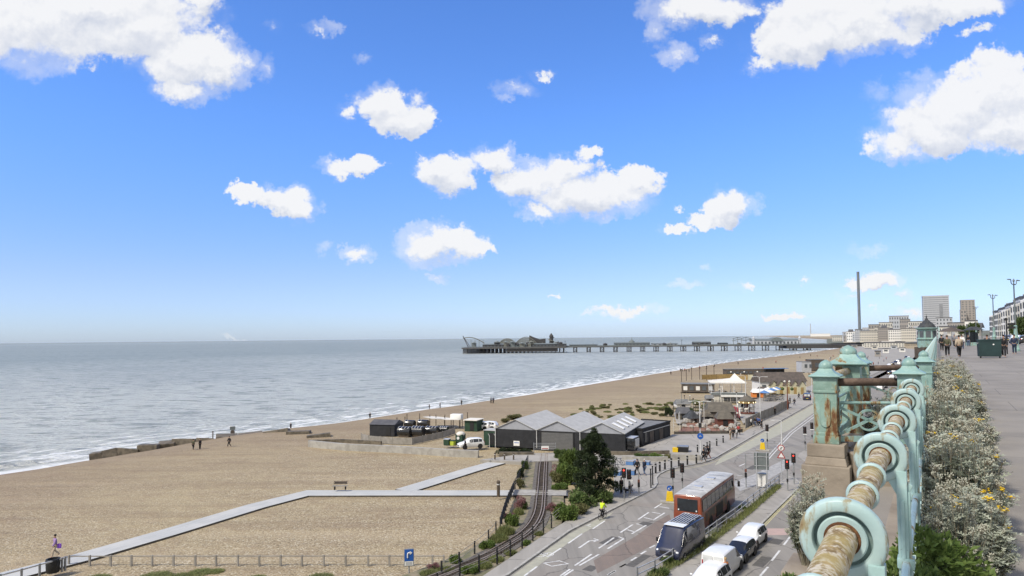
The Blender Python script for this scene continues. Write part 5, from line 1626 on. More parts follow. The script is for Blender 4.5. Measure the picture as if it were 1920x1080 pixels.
def pavilion():
    u0, vb = C7(530, 635)
    u1, vt = C7(900, 535)
    p, w, h1 = Bx(u0, u1, vt, vb, 0)
    h1 *= .85
    r = T('canopy_pavilion', 'two storey beach cafe with a white pyramid canopy over its open terrace', 'pavilion', p, R(-12))
    d = 8.0
    MB().box((0, d / 2, h1 / 2), (w, d, h1)).o('wall', 'cream_wall', r)
    MB().box((0, d / 2, h1 + .1), (w * 1.1, d * 1.06, .2)).o('terrace_floor', 'flat_roof', r)
    MB().box((w * .12, -.25, h1 * .93), (w * .75, .12, h1 * .30)).o('fascia_sign', 'white_paint_flat', r)
    for k in range(3):
        part('window', winmesh(w * .2, h1 * .55, 'glass_dark'), r, loc=(-w * .05 + k * w * .23, -.03, h1 * .4))
    W2, D2, z1, z2 = w * 1.12, d * 1.0, h1 + .2, h1 + 3.1
    for x in (-.5, -.17, .17, .5):
        for y in (0.02, .98):
            MB().box((x * W2, y * D2, (z1 + z2) / 2), (.13, .13, z2 - z1)).o('column', 'white_paint_flat', r)
    MB().box((0, D2 / 2, z2 + .1), (W2 * 1.06, D2 * 1.08, .22)).o('canopy_edge', 'white_paint_flat', r)
    c = MB()
    zt = z2 + .2
    hx, hy = W2 * .53, D2 * .54
    c.add([(-hx, D2 / 2 - hy, zt), (hx, D2 / 2 - hy, zt), (hx, D2 / 2 + hy, zt), (-hx, D2 / 2 + hy, zt), (W2 * .12, D2 / 2 - hy * .35, zt + .8), (W2 * .40, D2 / 2 - hy * .35, zt + .8), (W2 * .40, D2 / 2 + hy * .35, zt + .8), (W2 * .12, D2 / 2 + hy * .35, zt + .8), (W2 * .24, D2 / 2, zt + 2.2)],
          [(0, 1, 5, 4), (1, 2, 6, 5), (2, 3, 7, 6), (3, 0, 4, 7), (4, 5, 8), (5, 6, 8), (6, 7, 8), (7, 4, 8), (3, 2, 1, 0)])
    c.o('canopy', 'canvas', r)
    MB().box((0, .02, z1 + .55), (W2, .05, .08)).o('handrail', 'white_paint_flat', r)
    MB().box((0, .04, z1 + .25), (W2, .04, .45)).o('balustrade', 'lamp_grey', r)
    for k in range(6):
        x, y = -W2 * .4 + k * W2 * .16, D2 * (.25 if k % 2 else .6)
        q = mat_of(r) @ Vector((x, y, z1))
        t = T('cafe_table', 'white cafe table set out on the canopied terrace', 'table', q, .2 * k, 'tables on the canopied terrace')
        MB().lathe([(.5, 0), (.5, .05)], (0, 0, .72), 12).o('tabletop', 'white_paint_flat', t)
        MB().lathe([(.22, 0), (.05, .05), (.04, .72)], (0, 0, 0), 8).o('leg', 'grey_metal', t)
pavilion()
for i, (xp, lb) in enumerate(((1290, 'pale yellow beach hut at the left end of the gabled row'), (1385, 'second pale yellow beach hut from the white wall'), (1475, 'middle pale yellow beach hut of the gabled row'), (1560, 'pale yellow beach hut second from the parked blue van'), (1650, 'pale yellow beach hut at the right end by the parked blue van'))):
    p, w, h = Bx(*[C7(xp - 46, 0)[0], C7(xp + 46, 0)[0], C7(0, 360)[1], C7(0, 525 + i * 4)[1]], 0)
    r = T('beach_hut', lb, 'hut', p, 0, 'gabled beach huts by the road')
    e = h * .62
    MB().add([(-w / 2, 0, 0), (w / 2, 0, 0), (w / 2, 0, e), (0, 0, h * .95), (-w / 2, 0, e), (-w / 2, 3, 0), (w / 2, 3, 0), (w / 2, 3, e), (0, 3, h * .95), (-w / 2, 3, e)], [(0, 1, 2, 3, 4), (9, 8, 7, 6, 5), (0, 4, 9, 5), (1, 6, 7, 2), (0, 5, 6, 1)]).o('wall', 'pale_yellow', r)
    rf = MB()
    for s in (-1, 1):
        a, b = Vector((0, -.2, h * 1.0)), Vector((s * w * .55, -.2, e))
        f_ = Vector((0, 3.4, 0))
        n_ = Vector((0, 0, -.1))
        rf.add([a, b, b + f_, a + f_, a + n_, b + n_, b + f_ + n_, a + f_ + n_], [(0, 1, 2, 3), (7, 6, 5, 4), (0, 4, 5, 1), (1, 5, 6, 2), (2, 6, 7, 3), (3, 7, 4, 0)])
    rf.o('roof', 'brown_clad', r)
    MB().box((0, -.03, e * .42), (w * .4, .06, e * .8)).o('door', 'ochre', r)
r, w, h = px_box('brown_roofed_hall', 'long hall with a brown pitched roof behind the beach huts', 'building', 1120, 1700, 345, 520, 'white_wall', 'brown_clad', 7, 0)
MB().profile([(-.4, h), (7.4, h), (3.5, h + 2.6)], -w / 2 - .3, w / 2 + .3).o('roof_slope', 'brown_clad', r)
for k in range(6):
    part('window', winmesh(1.2, 1.2), r, loc=(-w / 2 + w / 6 * (k + .5), -.02, h * .55))
fence_px('grey_fence', 'tall grey boarded fence along the pavement of the lower road', [C7(930, 975), C7(1130, 868), C7(1300, 797), C7(1480, 700)], 1.9, .1, 'old_wood', 'old_wood', step=2.5)
fence_px('glazed_fence', 'white framed wire fence at the corner of the golf course', [C7(20, 1000), C7(100, 1005), C7(100, 900)], 2.2, .1, 'pole_white', 'pole_white', step=1.2, panel=False, rails=3, pt=.06, rw=.04)
fence_px('kerb_fence', 'low dark edging fence along the front of the golf course', [C7(30, 1042), C7(300, 1038), C7(700, 1035), C7(890, 1010)], .5, .1, 'board_edge', 'post_brown', step=3)
o = MB().sheet([at(*C7(x, y), .13) for x, y in ((60, 1010), (720, 1010), (870, 940), (520, 890), (200, 880))]).o('golf_floor', 'rust_floor'); struct(o); o.location.z = .01
rk = random.Random(9)
for i, (x, y, s) in enumerate(tuple((rk.uniform(60, 860), rk.uniform(860, 1010), rk.uniform(.3, .6)) for _ in range(26)) + ((450, 920, 1.0), (400, 950, .8), (500, 890, .8), (330, 940, .6), (640, 985, .7), (760, 960, .8), (810, 930, .9), (560, 960, .6), (250, 960, .5), (700, 1000, .6), (830, 985, .6), (180, 885, .7))):
    q = at(*C7(x, y), .1)
    b = MB().ball((0, 0, .35 * s), (.9 * s, .7 * s, .7 * s), 9, 6)
    for v in b.v:
        v += Vector((noise.noise(v * 1.7 + Vector((i * 3, 0, 0))), noise.noise(v * 1.7 + Vector((0, i * 5, 0))), noise.noise(v * 1.9 + Vector((0, 0, i * 7))))) * .35 * s
    o = b.o('golf_rock', 'rock')
    o.location = q
    tag(o, 'pale artificial boulder on the golf course in front of the red brown cabin', 'rock', 'boulders on the golf course')
def hut(name, label, x0, x1, yt, ye, yb, wall, roof, d=3.0, rz=0.0, hip=.0):
    u0, vb = C7(x0, yb)
    u1, vt = C7(x1, yt)
    p, w, h = Bx(u0, u1, vt, vb, .1)
    e = h * (yb - ye) / (yb - yt)
    e *= .8
    r = T(name, label, 'hut', p, rz)
    MB().box((0, d / 2, e / 2), (w, d, e)).o('wall', wall, r)
    k = w * .5 * (1 - hip)
    MB().add([(-w * .54, -.3, e), (w * .54, -.3, e), (w * .54, d + .3, e), (-w * .54, d + .3, e), (-k, d / 2, h * .95), (k, d / 2, h * .95)], [(0, 1, 5, 4), (2, 3, 4, 5), (1, 2, 5), (3, 0, 4), (3, 2, 1, 0)]).o('roof', roof, r)
    MB().box((0, -.03, e * .42), (min(.9, w * .3), .06, e * .8)).o('door', 'plastic_black', r)
    return r
hut('thatched_hut', 'broad low hut with a brown thatched roof in the middle of the golf course', 470, 790, 640, 735, 850, 'brown_clad', 'thatch', 5, R(-8), .1)
hut('red_cabin', 'red brown cabin with a hipped grey roof on the golf course', 578, 780, 745, 828, 935, 'red_brown', 'thatch', 3.4, R(-8), .35)
hut('gabled_hut', 'small dark hut with a steep black roof near the tall lamp column', 225, 365, 735, 830, 890, 'old_wood', 'dark_roof', 2.5, R(20), .8)
hut('stone_hut', 'grey stone hut behind the steep black roofed hut', 60, 240, 700, 760, 850, 'groyne_block', 'slate', 3, R(-10), .2)
hut('white_hut', 'small white walled hut half hidden by scrub above the golf course', 60, 230, 600, 650, 700, 'white_wall', 'flat_roof', 3, 0, .1)
hut('cave_hut', 'dark rock cave building left of the thatched hut', 380, 520, 735, 800, 890, 'slate', 'groyne_block', 3, 0, .5)
hut('orange_kiosk', 'orange fronted food kiosk with a pale awning behind the carousel', 1025, 1165, 465, 500, 575, 'orange_cloth', 'white_paint_flat', 3, R(-10), .1)
def slide():
    q = at(*C7(825, 835), .1)
    s = q.y / FPX
    r = T('slide', 'dark red slide with pale side rails next to the red brown cabin', 'slide', q, R(-6))
    h = 165 / 6.75 * s
    wd = 70 / 6.75 * s
    MB().add([(-wd / 2, 0, .1), (wd / 2, 0, .1), (wd / 2, 2.0, h * .8), (-wd / 2, 2.0, h * .8), (-wd / 2, 0, 0), (wd / 2, 0, 0), (wd / 2, 2.0, h * .75), (-wd / 2, 2.0, h * .75)], [(0, 1, 2, 3), (7, 6, 5, 4), (0, 4, 5, 1), (1, 5, 6, 2), (2, 6, 7, 3), (3, 7, 4, 0)]).o('chute', 'dark_red', r)
    for x in (-1, 1):
        MB().bar((x * wd * .56, 0, .4), (x * wd * .56, 2.4, h), .18).o('side_rail', 'canvas', r)
        MB().bar((x * wd * .5, 2.2, 0), (x * wd * .5, 2.2, h * .9), .14).o('leg', 'post_brown', r)
slide()
def carousel():
    q = at(*C7(985, 785), .1)
    s = q.y / FPX
    k = s / 6.75
    rad, zr, zt = 100 * k, 165 * k, 235 * k
    q.y += rad
    r = T('carousel', 'small carousel with a dark conical roof and lit rim beside the grey fence', 'carousel', q)
    MB().lathe([(rad * .95, 0), (rad * .95, .25)], (0, 0, 0), 20).o('platform', 'red_brown', r)
    MB().lathe([(rad * 1.05, zr * .92), (rad * 1.05, zr), (.12, zt), (.02, zt + .4)], (0, 0, 0), 16).o('roof', 'thatch', r)
    MB().lathe([(rad * 1.03, zr * .78), (rad * 1.06, zr * .93)], (0, 0, 0), 20, cap=False).o('rim', 'ochre', r)
    MB().lathe([(.5, .2), (.5, zr)], (0, 0, 0), 12).o('core', 'red_brown', r)
    for i in range(10):
        a = i * math.pi / 5 + .2
        x, y = math.cos(a) * rad * .9, math.sin(a) * rad * .9
        MB().tube([(x, y, .2), (x, y, zr * .92)], .05, 6).o('pole', 'light_metal', r)
        MB().ball((math.cos(a) * rad * 1.06, math.sin(a) * rad * 1.06, zr * .85), .11, 6, 4).o('lamp', 'lamp_warm', r)
        if i % 2 == 0:
            x, y = math.cos(a + .3) * rad * .7, math.sin(a + .3) * rad * .7
            h_ = MB().ball((x, y, 1.0), (.5, .2, .25), 8, 5).tube([(x + .35, y, 1.1), (x + .6, y, 1.5), (x + .75, y, 1.4)], [.14, .1, .06], 6)
            for dx in (-.3, .3):
                h_.tube([(x + dx, y, .9), (x + dx, y, .4)], .05, 5)
            h_.o('carousel_seat', 'canvas', r)
glow('lamp_warm', (1.0, .78, .45), 2.5)
carousel()
cl = random.Random(33)
for i, (x, y) in enumerate(((1170, 610), (1200, 590), (1235, 600), (1262, 575), (1290, 565), (1215, 565), (1325, 560))):
    q = at(*C7(x, y), .1)
    t = T('picnic_parasol', 'white parasol over the kiosk seating behind the grey fence', 'parasol', q, i, 'white parasols behind the grey fence')
    MB().lathe([(.04, 0), (.04, 2.3)], (0, 0, 0), 6).o('pole', 'pole_white', t)
    MB().lathe([(1.5, 1.95), (.05, 2.6)], (0, 0, 0), 8).o('canopy', 'white_paint_flat' if i % 3 else 'blue_plastic', t)
for i in range(12):
    q = at(*C7(cl.uniform(1120, 1390), cl.uniform(560, 650)), .1)
    t = T('picnic_table', 'wooden picnic table in the kiosk seating area', 'table', q, cl.uniform(0, 3), 'picnic tables behind the grey fence')
    MB().box((0, 0, .74), (1.8, .7, .06)).o('tabletop', 'old_wood', t)
    MB().box((0, .7, .44), (1.8, .28, .05)).o('bench_seat', 'old_wood', t)
    MB().box((0, -.7, .44), (1.8, .28, .05)).o('bench_seat', 'old_wood', t)
    for x in (-.7, .7):
        MB().bar((x, -.75, 0), (x, .3, .74), .08).bar((x, .75, 0), (x, -.3, .74), .08).o('frame', 'old_wood', t)
for i in range(22):
    q = at(*C7(cl.uniform(30, 900), cl.uniform(640, 960)), .1)
    t = T('golf_post', 'thin post or lamp standing among the golf course huts', 'post', q, 0, 'thin posts on the golf course')
    h_ = cl.uniform(1.6, 4.2)
    MB().tube([(0, 0, 0), (0, 0, h_)], .06, 6).o('shaft', cl.choice(('post_brown', 'pole_white', 'lamp_grey')), t)
    MB().box((0, 0, h_), (.3, .3, .25)).o('head', cl.choice(('canvas', 'post_brown', 'lamp_grey')), t)
fence_px('golf_rail_fence', 'dark rail fence across the golf course below the white hut', [C7(20, 745), C7(200, 760), C7(420, 740)], 1.1, .1, 'old_wood', 'post_brown', step=2, panel=False, rails=3)
fence_px('golf_rail_fence', 'grey rail fence behind the thatched hut', [C7(430, 700), C7(640, 660), C7(900, 640)], 1.2, .1, 'old_wood', 'old_wood', step=2, panel=False, rails=4)
fence_px('golf_rail_fence', 'pale rope fence along the front of the boulders', [C7(120, 990), C7(420, 1005), C7(720, 1010), C7(860, 960)], .8, .1, 'canvas', 'post_brown', step=2, panel=False, rails=1)
hut('ticket_hut', 'tiny pale ticket hut by the carousel', 880, 935, 650, 690, 770, 'cream_wall', 'thatch', 2, R(-12), .2)
hut('store_hut', 'dark flat store hut left of the pavilion ground floor', 430, 530, 545, 575, 650, 'old_wood', 'flat_roof', 3, R(-10), .05)
hut('snack_hut', 'grey snack hut between the orange kiosk and the beach huts', 1110, 1225, 440, 470, 540, 'grey_block', 'brown_clad', 3, R(-6), .1)
o = MB().sheet([at(*C7(x, y), .125) for x, y in ((540, 690), (900, 660), (1140, 560), (1420, 560), (1400, 620), (1100, 790), (900, 900), (860, 820), (560, 860), (240, 890), (60, 900), (20, 760), (400, 720))]).o('golf_ground', 'footway'); struct(o)
mat('conifer_scrub', (.12, .13, .06), .9, (.20, .19, .10), .5)

# ---- the pier
def pier():
    a, b = Vector((-71.5, 1012, 0)), Vector((455, 985, 0))
    d = (b - a)
    L = d.length
    r = T('pier', 'long dark pleasure pier on iron trestles reaching out over the sea', 'pier', (a.x, a.y, 0), rzdir(d))
    zt = 3.6
    hd = 150.0
    dk = MB().box((hd / 2, 0, zt - .9), (hd, 60, 1.8)).box((hd + (L - hd) / 2 + 2, 0, zt - .7), (L - hd + 4, 18, 1.4))
    dk.o('deck', 'pier_deck', r)
    rl = MB()
    for y in (-30, 30):
        rl.box((hd / 2, y, zt + 1.1), (hd, .2, .25))
    for y in (-9, 9):
        rl.box((hd + (L - hd) / 2, y, zt + 1.1), (L - hd, .2, .3)).box((hd + (L - hd) / 2, y, zt + .5), (L - hd, .12, .6))
    rl.o('balustrade', 'lamp_grey', r)
    tr = MB()
    for x in (-2.2, 2.2):
        for y in (-7.5, 7.5):
            tr.box((x, y, -2.5), (.9, .9, 11))
    tr.box((0, 0, 2.0), (5.4, 16, .7)).box((0, -7.5, -3.8), (5.0, .5, .5)).box((0, 7.5, -3.8), (5.0, .5, .5)).bar((-2.2, -7.5, 1.5), (2.2, -7.5, -4.5), .35).bar((2.2, -7.5, 1.5), (-2.2, -7.5, -4.5), .35)
    me = tr.mesh('trestle', 'pier_iron')
    k = 0
    x = hd + 14
    while x < L - 15:
        part('trestle', me, r, loc=(x, 0, 0))
        x += 19.6
    ht = MB()
    for y in range(-27, 28, 9):
        ht.box((0, y, -2.6), (.8, .8, 11.2))
    ht.box((0, 0, 1.6), (1.0, 58, .7)).box((0, -27, -3.6), (.5, .5, .5)).bar((0, -27, 1), (4.5, -27, -5), .3)
    me = ht.mesh('trestle', 'pier_iron')
    for i in range(26):
        part('trestle', me, r, loc=(2 + i * 5.8, 0, 0))
    for (x0, x1) in ((64, 138),):
        MB().box(((x0 + x1) / 2, -10, -.5), (x1 - x0, 36, 5)).o('undercroft', 'pier_iron', r)
    inv = mat_of(r).inverted()
    def lx(u):
        q = deep(u, 650, 1000)
        return (inv @ q).x
    def wl(x, y, z=zt):
        return mat_of(r) @ Vector((x, y, z))
    rz = r.rotation_euler.z
    # buildings and rides standing on the deck
    def hall(u0, u1, h, label, wall='white_wall', dome=False, d=14):
        x0, x1 = lx(u0), lx(u1)
        h_ = T('pier_building', label, 'building', wl((x0 + x1) / 2, -d / 2 + (0 if d < 18 else 0)), rz, 'buildings along the pier')
        w = x1 - x0
        MB().box((0, d / 2, h * .45), (w, d, h * .9)).o('wall', wall, h_)
        MB().profile([(-.6, h * .9), (d + .6, h * .9), (d * .5, h * 1.25)], -w / 2 - .4, w / 2 + .4).o('roof', 'lamp_grey', h_)
        n = max(2, int(w / 5))
        for k in range(n):
            part('window', winmesh(w / n * .5, h * .45), h_, loc=(-w / 2 + w / n * (k + .5), -.05, h * .42))
        return h_, w
    h_, w = hall(1152, 1217, 4.5, 'low hall midway along the pier with a small central dome and spire', 'lamp_grey')
    MB().lathe([(4.5, 4.5), (4.2, 6.5), (2.2, 8.2), (.6, 9.4), (.25, 11.5), (.05, 14)], (0, 7, 0), 14).o('dome', 'lamp_grey', h_)
    h_, w = hall(1405, 1492, 7.0, 'large arched hall at the landward end of the pier', 'grey_block', d=17)
    ar = [(8.5 * math.cos(math.pi * i / 12), 5.2 + 5.4 * math.sin(math.pi * i / 12)) for i in range(13)]
    MB().add([(x, -1.2, z) for x, z in ar] + [(x, 16, z) for x, z in ar], [tuple(range(13)), tuple(range(25, 12, -1))] + [(i, i + 13, i + 14, i + 1) for i in range(12)] + [(0, 12, 25, 13)]).o('arched_roof', 'lamp_grey', h_)
    for k in (-1, 1):
        MB().lathe([(2.0, 0), (2.0, 9), (2.4, 9.2), (.3, 12.5)], (k * w * .48, 1.5, 0), 10).o('turret', 'grey_block', h_)
    hall(1298, 1329, 4.6, 'dark kiosk building between the domed hall and the arched hall', 'pier_iron')
    hall(1222, 1240, 3.2, 'small kiosk just landward of the domed hall', 'grey_block')
    hall(1253, 1268, 3.0, 'small kiosk left of the dark kiosk building', 'grey_block')
    hall(1345, 1360, 3.2, 'small kiosk seaward of the arched hall', 'pier_iron')
    hall(1068, 1120, 2.6, 'long low shelter at the root of the pier head', 'lamp_grey')
    hall(905, 1062, 4.2, 'broad dark amusement hall covering the pier head', 'pier_iron', d=24)
    pk_ = random.Random(6)
    for i in range(34):
        x = pk_.uniform(2, 146) if i < 22 else pk_.uniform(150, L - 60)
        q = T('pier_booth', 'small booth among the clutter on the pier deck', 'booth', wl(x, pk_.uniform(-20, 4) if i < 22 else pk_.uniform(-6, 4)), rz, 'booths on the pier deck')
        bw_, bh_ = pk_.uniform(3, 8), pk_.uniform(3, 7.5) if i < 22 else pk_.uniform(2.2, 3.4)
        MB().box((0, 0, bh_ / 2), (bw_, 4, bh_)).o('wall', pk_.choice(('pier_ride', 'pier_iron', 'lamp_grey')), q)
        MB().lathe([(bw_ * .72, bh_), (.1, bh_ + bw_ * .3)], (0, 0, 0), 4).o('roof', pk_.choice(('pier_ride', 'pier_iron', 'lamp_grey')), q)
    def ride(name, label, u, fn):
        q = T(name, label, 'ride', wl(lx(u), 6), rz, 'rides on the pier head')
        fn(q)
    S = 1000 / FPX
    def tower_ride(q):
        MB().bar((-12, 0, 0), (-20 * 1, 0, 17), 1.0).bar((-9, 0, 0), (-20, 0, 17), .6).o('mast', 'pier_iron', q)
        MB().tube([(-20 + 32 * t, 0, 12 + 5 * math.sin(math.pi * (t * .9 + .1)) - 6 * t) for t in [i / 10 for i in range(11)]], .7, 6).o('track', 'pier_ride', q)
        for x in (-8, -2, 4, 10):
            MB().bar((x, 0, 0), (x, 0, 11), .5).o('support', 'pier_ride', q)
    ride('swing_ride', 'leaning mast ride with a curved arm at the seaward tip of the pier', 891, tower_ride)
    def coaster(span, hgt, n):
        def fn(q):
            pts = [(-span / 2 + span * i / 30, 0, hgt * (.18 + .82 * abs(math.sin(math.pi * n * i / 30)) ** .8)) for i in range(31)]
            MB().tube(pts, .55, 6).o('track', 'pier_ride', q)
            MB().tube([(x, 5, z * .8 + 1) for x, y, z in pts], .45, 6).o('return_track', 'pier_ride', q)
            lt = MB()
            for i in range(30):
                lt.bar((pts[i][0], 0, 0), pts[i], .4).bar((pts[i][0], 5, 0), (pts[i][0], 5, pts[i][2] * .8 + 1), .35).bar((pts[i][0], 0, 0), pts[i + 1], .3)
                for zz in (.35, .65):
                    lt.bar((pts[i][0], 0, pts[i][2] * zz), (pts[i + 1][0], 0, pts[i + 1][2] * zz), .35)
            lt.o('support_lattice', 'pier_ride', q)
        return fn
    ride('roller_coaster', 'pale roller coaster with a single hump left of centre on the pier head', 950, coaster(30, 12.5, 1))
    ride('roller_coaster', 'long humped roller coaster at the centre of the pier head', 986, coaster(34, 14.5, 1))
    def log(q):
        MB().add([(-14, 0, 5), (11, 0, 5), (11, 0, 12), (2, 0, 11), (-6, 0, 14), (-13, 0, 17), (-14, 6, 5), (11, 6, 5), (11, 6, 12), (2, 6, 11), (-6, 6, 14), (-13, 6, 17)], [(0, 1, 2, 3, 4, 5), (11, 10, 9, 8, 7, 6)] + [(i, i + 6, (i + 1) % 6 + 6, (i + 1) % 6) for i in range(6)]).o('chute', 'pier_iron', q)
        for x in (-12, -4, 4, 10):
            MB().bar((x, 3, 0), (x, 3, 6), 1.0).o('support', 'pier_iron', q)
    ride('log_flume', 'dark stepped water ride beside the helter skelter', 1009, log)
    def helter(q):
        MB().lathe([(3.4, 0), (2.6, 14), (3.2, 14.2), (3.0, 16), (.3, 20)], (0, 0, 0), 12).o('tower', 'pier_iron', q)
        MB().tube([(4.0 * math.cos(t * .8), 4.0 * math.sin(t * .8), 13.5 - t * .8) for t in range(17)], .7, 6).o('slide', 'pier_ride', q)
    ride('helter_skelter', 'tall helter skelter tower at the landward edge of the pier head', 1034, helter)
    def wheel(q):
        for k in range(5):
            MB().bar((-12 + k * 6, 0, 0), (-12 + k * 6, 0, 9.5 + 1.5 * (k % 2)), .5).o('support', 'pier_ride', q)
        MB().tube([(-13, 0, 9), (-6, 0, 11), (0, 0, 9.5), (6, 0, 11), (13, 0, 9)], .5, 6).o('track', 'lamp_grey', q)
        MB().tube([(-13, 3, 6), (-4, 3, 8), (6, 3, 6.5), (13, 3, 8)], .5, 6).o('lower_track', 'lamp_grey', q)
    ride('ride_frame', 'open steel ride frame at the seaward side of the arched hall', 1390, wheel)
    def mast(q):
        MB().bar((0, 0, 0), (0, 0, 8), .4).o('mast', 'pier_iron', q)
        MB().box((0, 0, 8), (2.6, .4, .4)).o('crossbar', 'pier_iron', q)
    for i, (u, lb) in enumerate(((1047, 'thin mast on the pier next to the helter skelter'), (1060, 'second thin mast at the root of the pier head'), (1278, 'thin mast between two kiosks on the pier'))):
        q = T('pier_mast', lb, 'mast', wl(lx(u), 3), rz, 'masts on the pier')
        mast(q)
    q1, q2 = at(1466, 660, -5), at(1600, 655, -5)
    s = MB()
    x0 = lx(1466)
    s.box((x0 + 55, 6, .6), (110, 34, 5.4))
    s.o('landward_skirt', 'pier_iron', r)
pier()

# ---- observation tower, towers and terraces of the town
mat('tower_steel', (.16, .175, .19), .5, (.13, .145, .16), .1)
q = deep(1612.5, 640, 1750)
r = T('observation_tower', 'very tall slender grey observation tower rising above the seafront', 'tower', (q.x, q.y, 4))
ht = deep(1612.5, 510.5, 1750).z - 4
MB().lathe([(3.4, 0), (3.4, ht * .5), (3.3, ht)], (0, 0, 0), 16).o('shaft', 'tower_steel', r, True)
MB().lathe([(3.45, ht), (3.2, ht + 1.5)], (0, 0, 0), 16).o('cap', 'lamp_grey', r)
def city(name, label, u0, u1, vt, vb, y, wall, roof='slate', cols=6, rows=4, d=20, tilt=0.0, band=False, group='town buildings along the seafront', wm='far_window', ww=.45, wh=.5, parapet=1.2, cat='building', z0=.1):
    a, b = deep(u0, vb, y), deep(u1, vb, y)
    top = deep((u0 + u1) / 2, vt, y).z
    base = min(a.z, 6.0)
    w = (b.x - a.x)
    return block(name, label, cat, ((a.x + b.x) / 2, y, base), faceme((a + b) / 2) + tilt, w * 1.02, d, top - base - parapet, wall, roof, cols, rows, group, wm, ww, wh, band, parapet, z0=z0)
CITY = [
 ('seafront_hotel', 'narrow grey hotel at the foot of the slender tower', 1604, 1614, 617, 641, 1180, 'grey_block', 3, 5),
 ('seafront_hotel', 'long beige hotel with four even rows of windows right of the slender tower', 1615, 1648, 620, 642, 1150, 'cream_wall', 12, 4),
 ('seafront_hotel', 'darker grey brown hotel beside the long beige one', 1648, 1667, 614, 638, 1120, 'brown_block', 6, 5),
 ('seafront_hotel', 'white fronted hotel in the middle of the seafront row', 1668, 1692, 617, 639, 1080, 'white_wall', 7, 4),
 ('seafront_hotel', 'pale hotel next to the lift pavilion', 1692, 1716, 615, 639, 1040, 'cream_wall', 8, 4),
 ('town_block', 'broad pale apartment slab standing highest behind the white hotel', 1670, 1702, 592, 620, 1500, 'grey_block', 8, 5),
 ('town_block', 'dark topped block in front of the broad pale slab', 1689, 1706, 598, 622, 1400, 'brown_block', 5, 4),
 ('town_block', 'small dark roofed blocks stepping up left of the pale slab', 1630, 1648, 608, 624, 1420, 'brown_block', 4, 3),
 ('town_block', 'low pale block just left of the pale apartment slab', 1650, 1672, 604, 622, 1460, 'cream_wall', 6, 3),
 ('town_block', 'pale stepped block behind the lift pavilion roof', 1706, 1734, 602, 626, 1250, 'cream_wall', 8, 4),
 ('town_block', 'grey annex block at the foot of the pale high rise', 1758, 1784, 595, 626, 980, 'grey_block', 5, 6),
 ('town_block', 'low terraced roofs between the pale high rise and the brown tower', 1780, 1806, 604, 630, 800, 'brown_block', 7, 3),
 ('town_block', 'plain white block right of the brown tower', 1812, 1832, 600, 630, 620, 'white_wall', 3, 2),
 ('town_block', 'low pale house row above the promenade crowd', 1765, 1800, 611, 634, 640, 'cream_wall', 9, 3),
 ('town_block', 'low beige seafront pavilion left of the slender tower', 1583, 1604, 629, 643, 1350, 'brown_block', 6, 2),
 ('town_block', 'pale low houses behind the beach at the left end of the town', 1562, 1582, 630, 641, 1900, 'cream_wall', 6, 2),
 ('town_block', 'green painted seafront arches building below the beige hotel', 1625, 1690, 641, 652, 800, 'cream_wall', 14, 2),
]
for nm, lb, u0, u1, vt, vb, y, wl_, c_, r_ in CITY:
    city(nm, lb, u0, u1, vt, vb, y, wl_, 'slate', c_, r_)
mat('tower_band', (.24, .25, .265), .4, (.19, .20, .215), .2)
r = city('high_rise', 'broad pale grey high rise block with a dark strip near its right side', 1736, 1777, 554, 612, 1150, 'grey_block', 'grey_block', 1, 19, 16, .12, True, None, 'tower_band', wh=.42, parapet=2)
MB().box((4, 8, 66), (24, 10, 2.5)).o('plant_room', 'grey_block', r)
MB().box((7, -.2, 32), (5, .3, 58)).o('dark_strip', 'tower_band', r)
r = city('tower_block', 'slim brown brick tower block right of the pale high rise', 1806, 1827, 562, 612, 900, 'brown_block', 'brown_block', 4, 16, 14, .1, False, None, 'far_window', .4, .4, 1.5)
MB().box((2, 7, 47), (9, 9, 4)).o('plant_room', 'slate', r)
city('tower_annex', 'lower shoulder block against the left of the slim brown tower', 1803, 1812, 580, 612, 890, 'brown_block', 'brown_block', 2, 8, 10, .1, False, None)
q = deep(1520, 628, 8200)
r = T('chimney', 'faint tall power station chimney on the far spit of land', 'chimney', (q.x, q.y, 0))
MB().lathe([(7, 0), (4, 150)], (0, 0, 0), 10).o('shaft', 'grey_block', r)
MB().lathe([(4.4, 146), (4.4, 152)], (0, 0, 0), 10).o('rim', 'lamp_grey', r)
q = deep(1538, 628, 8000)
r = T('power_station', 'long white industrial shed beside the far chimney', 'building', (q.x, q.y, 0), faceme(q))
MB().box((0, 20, 14), (210, 60, 28)).o('wall', 'white_paint_flat', r)
MB().box((0, 20, 30), (214, 62, 4)).o('roof', 'white_wall', r)

tn = random.Random(15)
for i in range(44):
    u = tn.uniform(1585, 1735) if i < 34 else tn.uniform(1765, 1835)
    y = tn.uniform(1180, 1700) if i < 34 else tn.uniform(420, 900)
    t_ = (u - 1585) / 150
    vt = (tn.uniform(618 - 15 * t_, 628 - 15 * t_) if i < 34 else tn.uniform(608, 624))
    w_ = tn.uniform(7, 16)
    r = city('town_house', 'small pale town building in the crowded slope below the towers', u - w_ / 2, u + w_ / 2, vt, 641, y, tn.choice(('white_wall', 'cream_wall', 'cream_wall', 'grey_block', 'brown_block')), tn.choice(('slate', 'brown_block', 'grey_block')), 4, 3, 10, tn.uniform(-.3, .3), group='small buildings on the town slope')
    if i % 3 == 0:
        MB().profile([(-1, 0), (11, 0), (5, 4)], -4, 4).o('gable_roof', 'slate', r).location.z = deep(u, vt, y).z - r.location.z
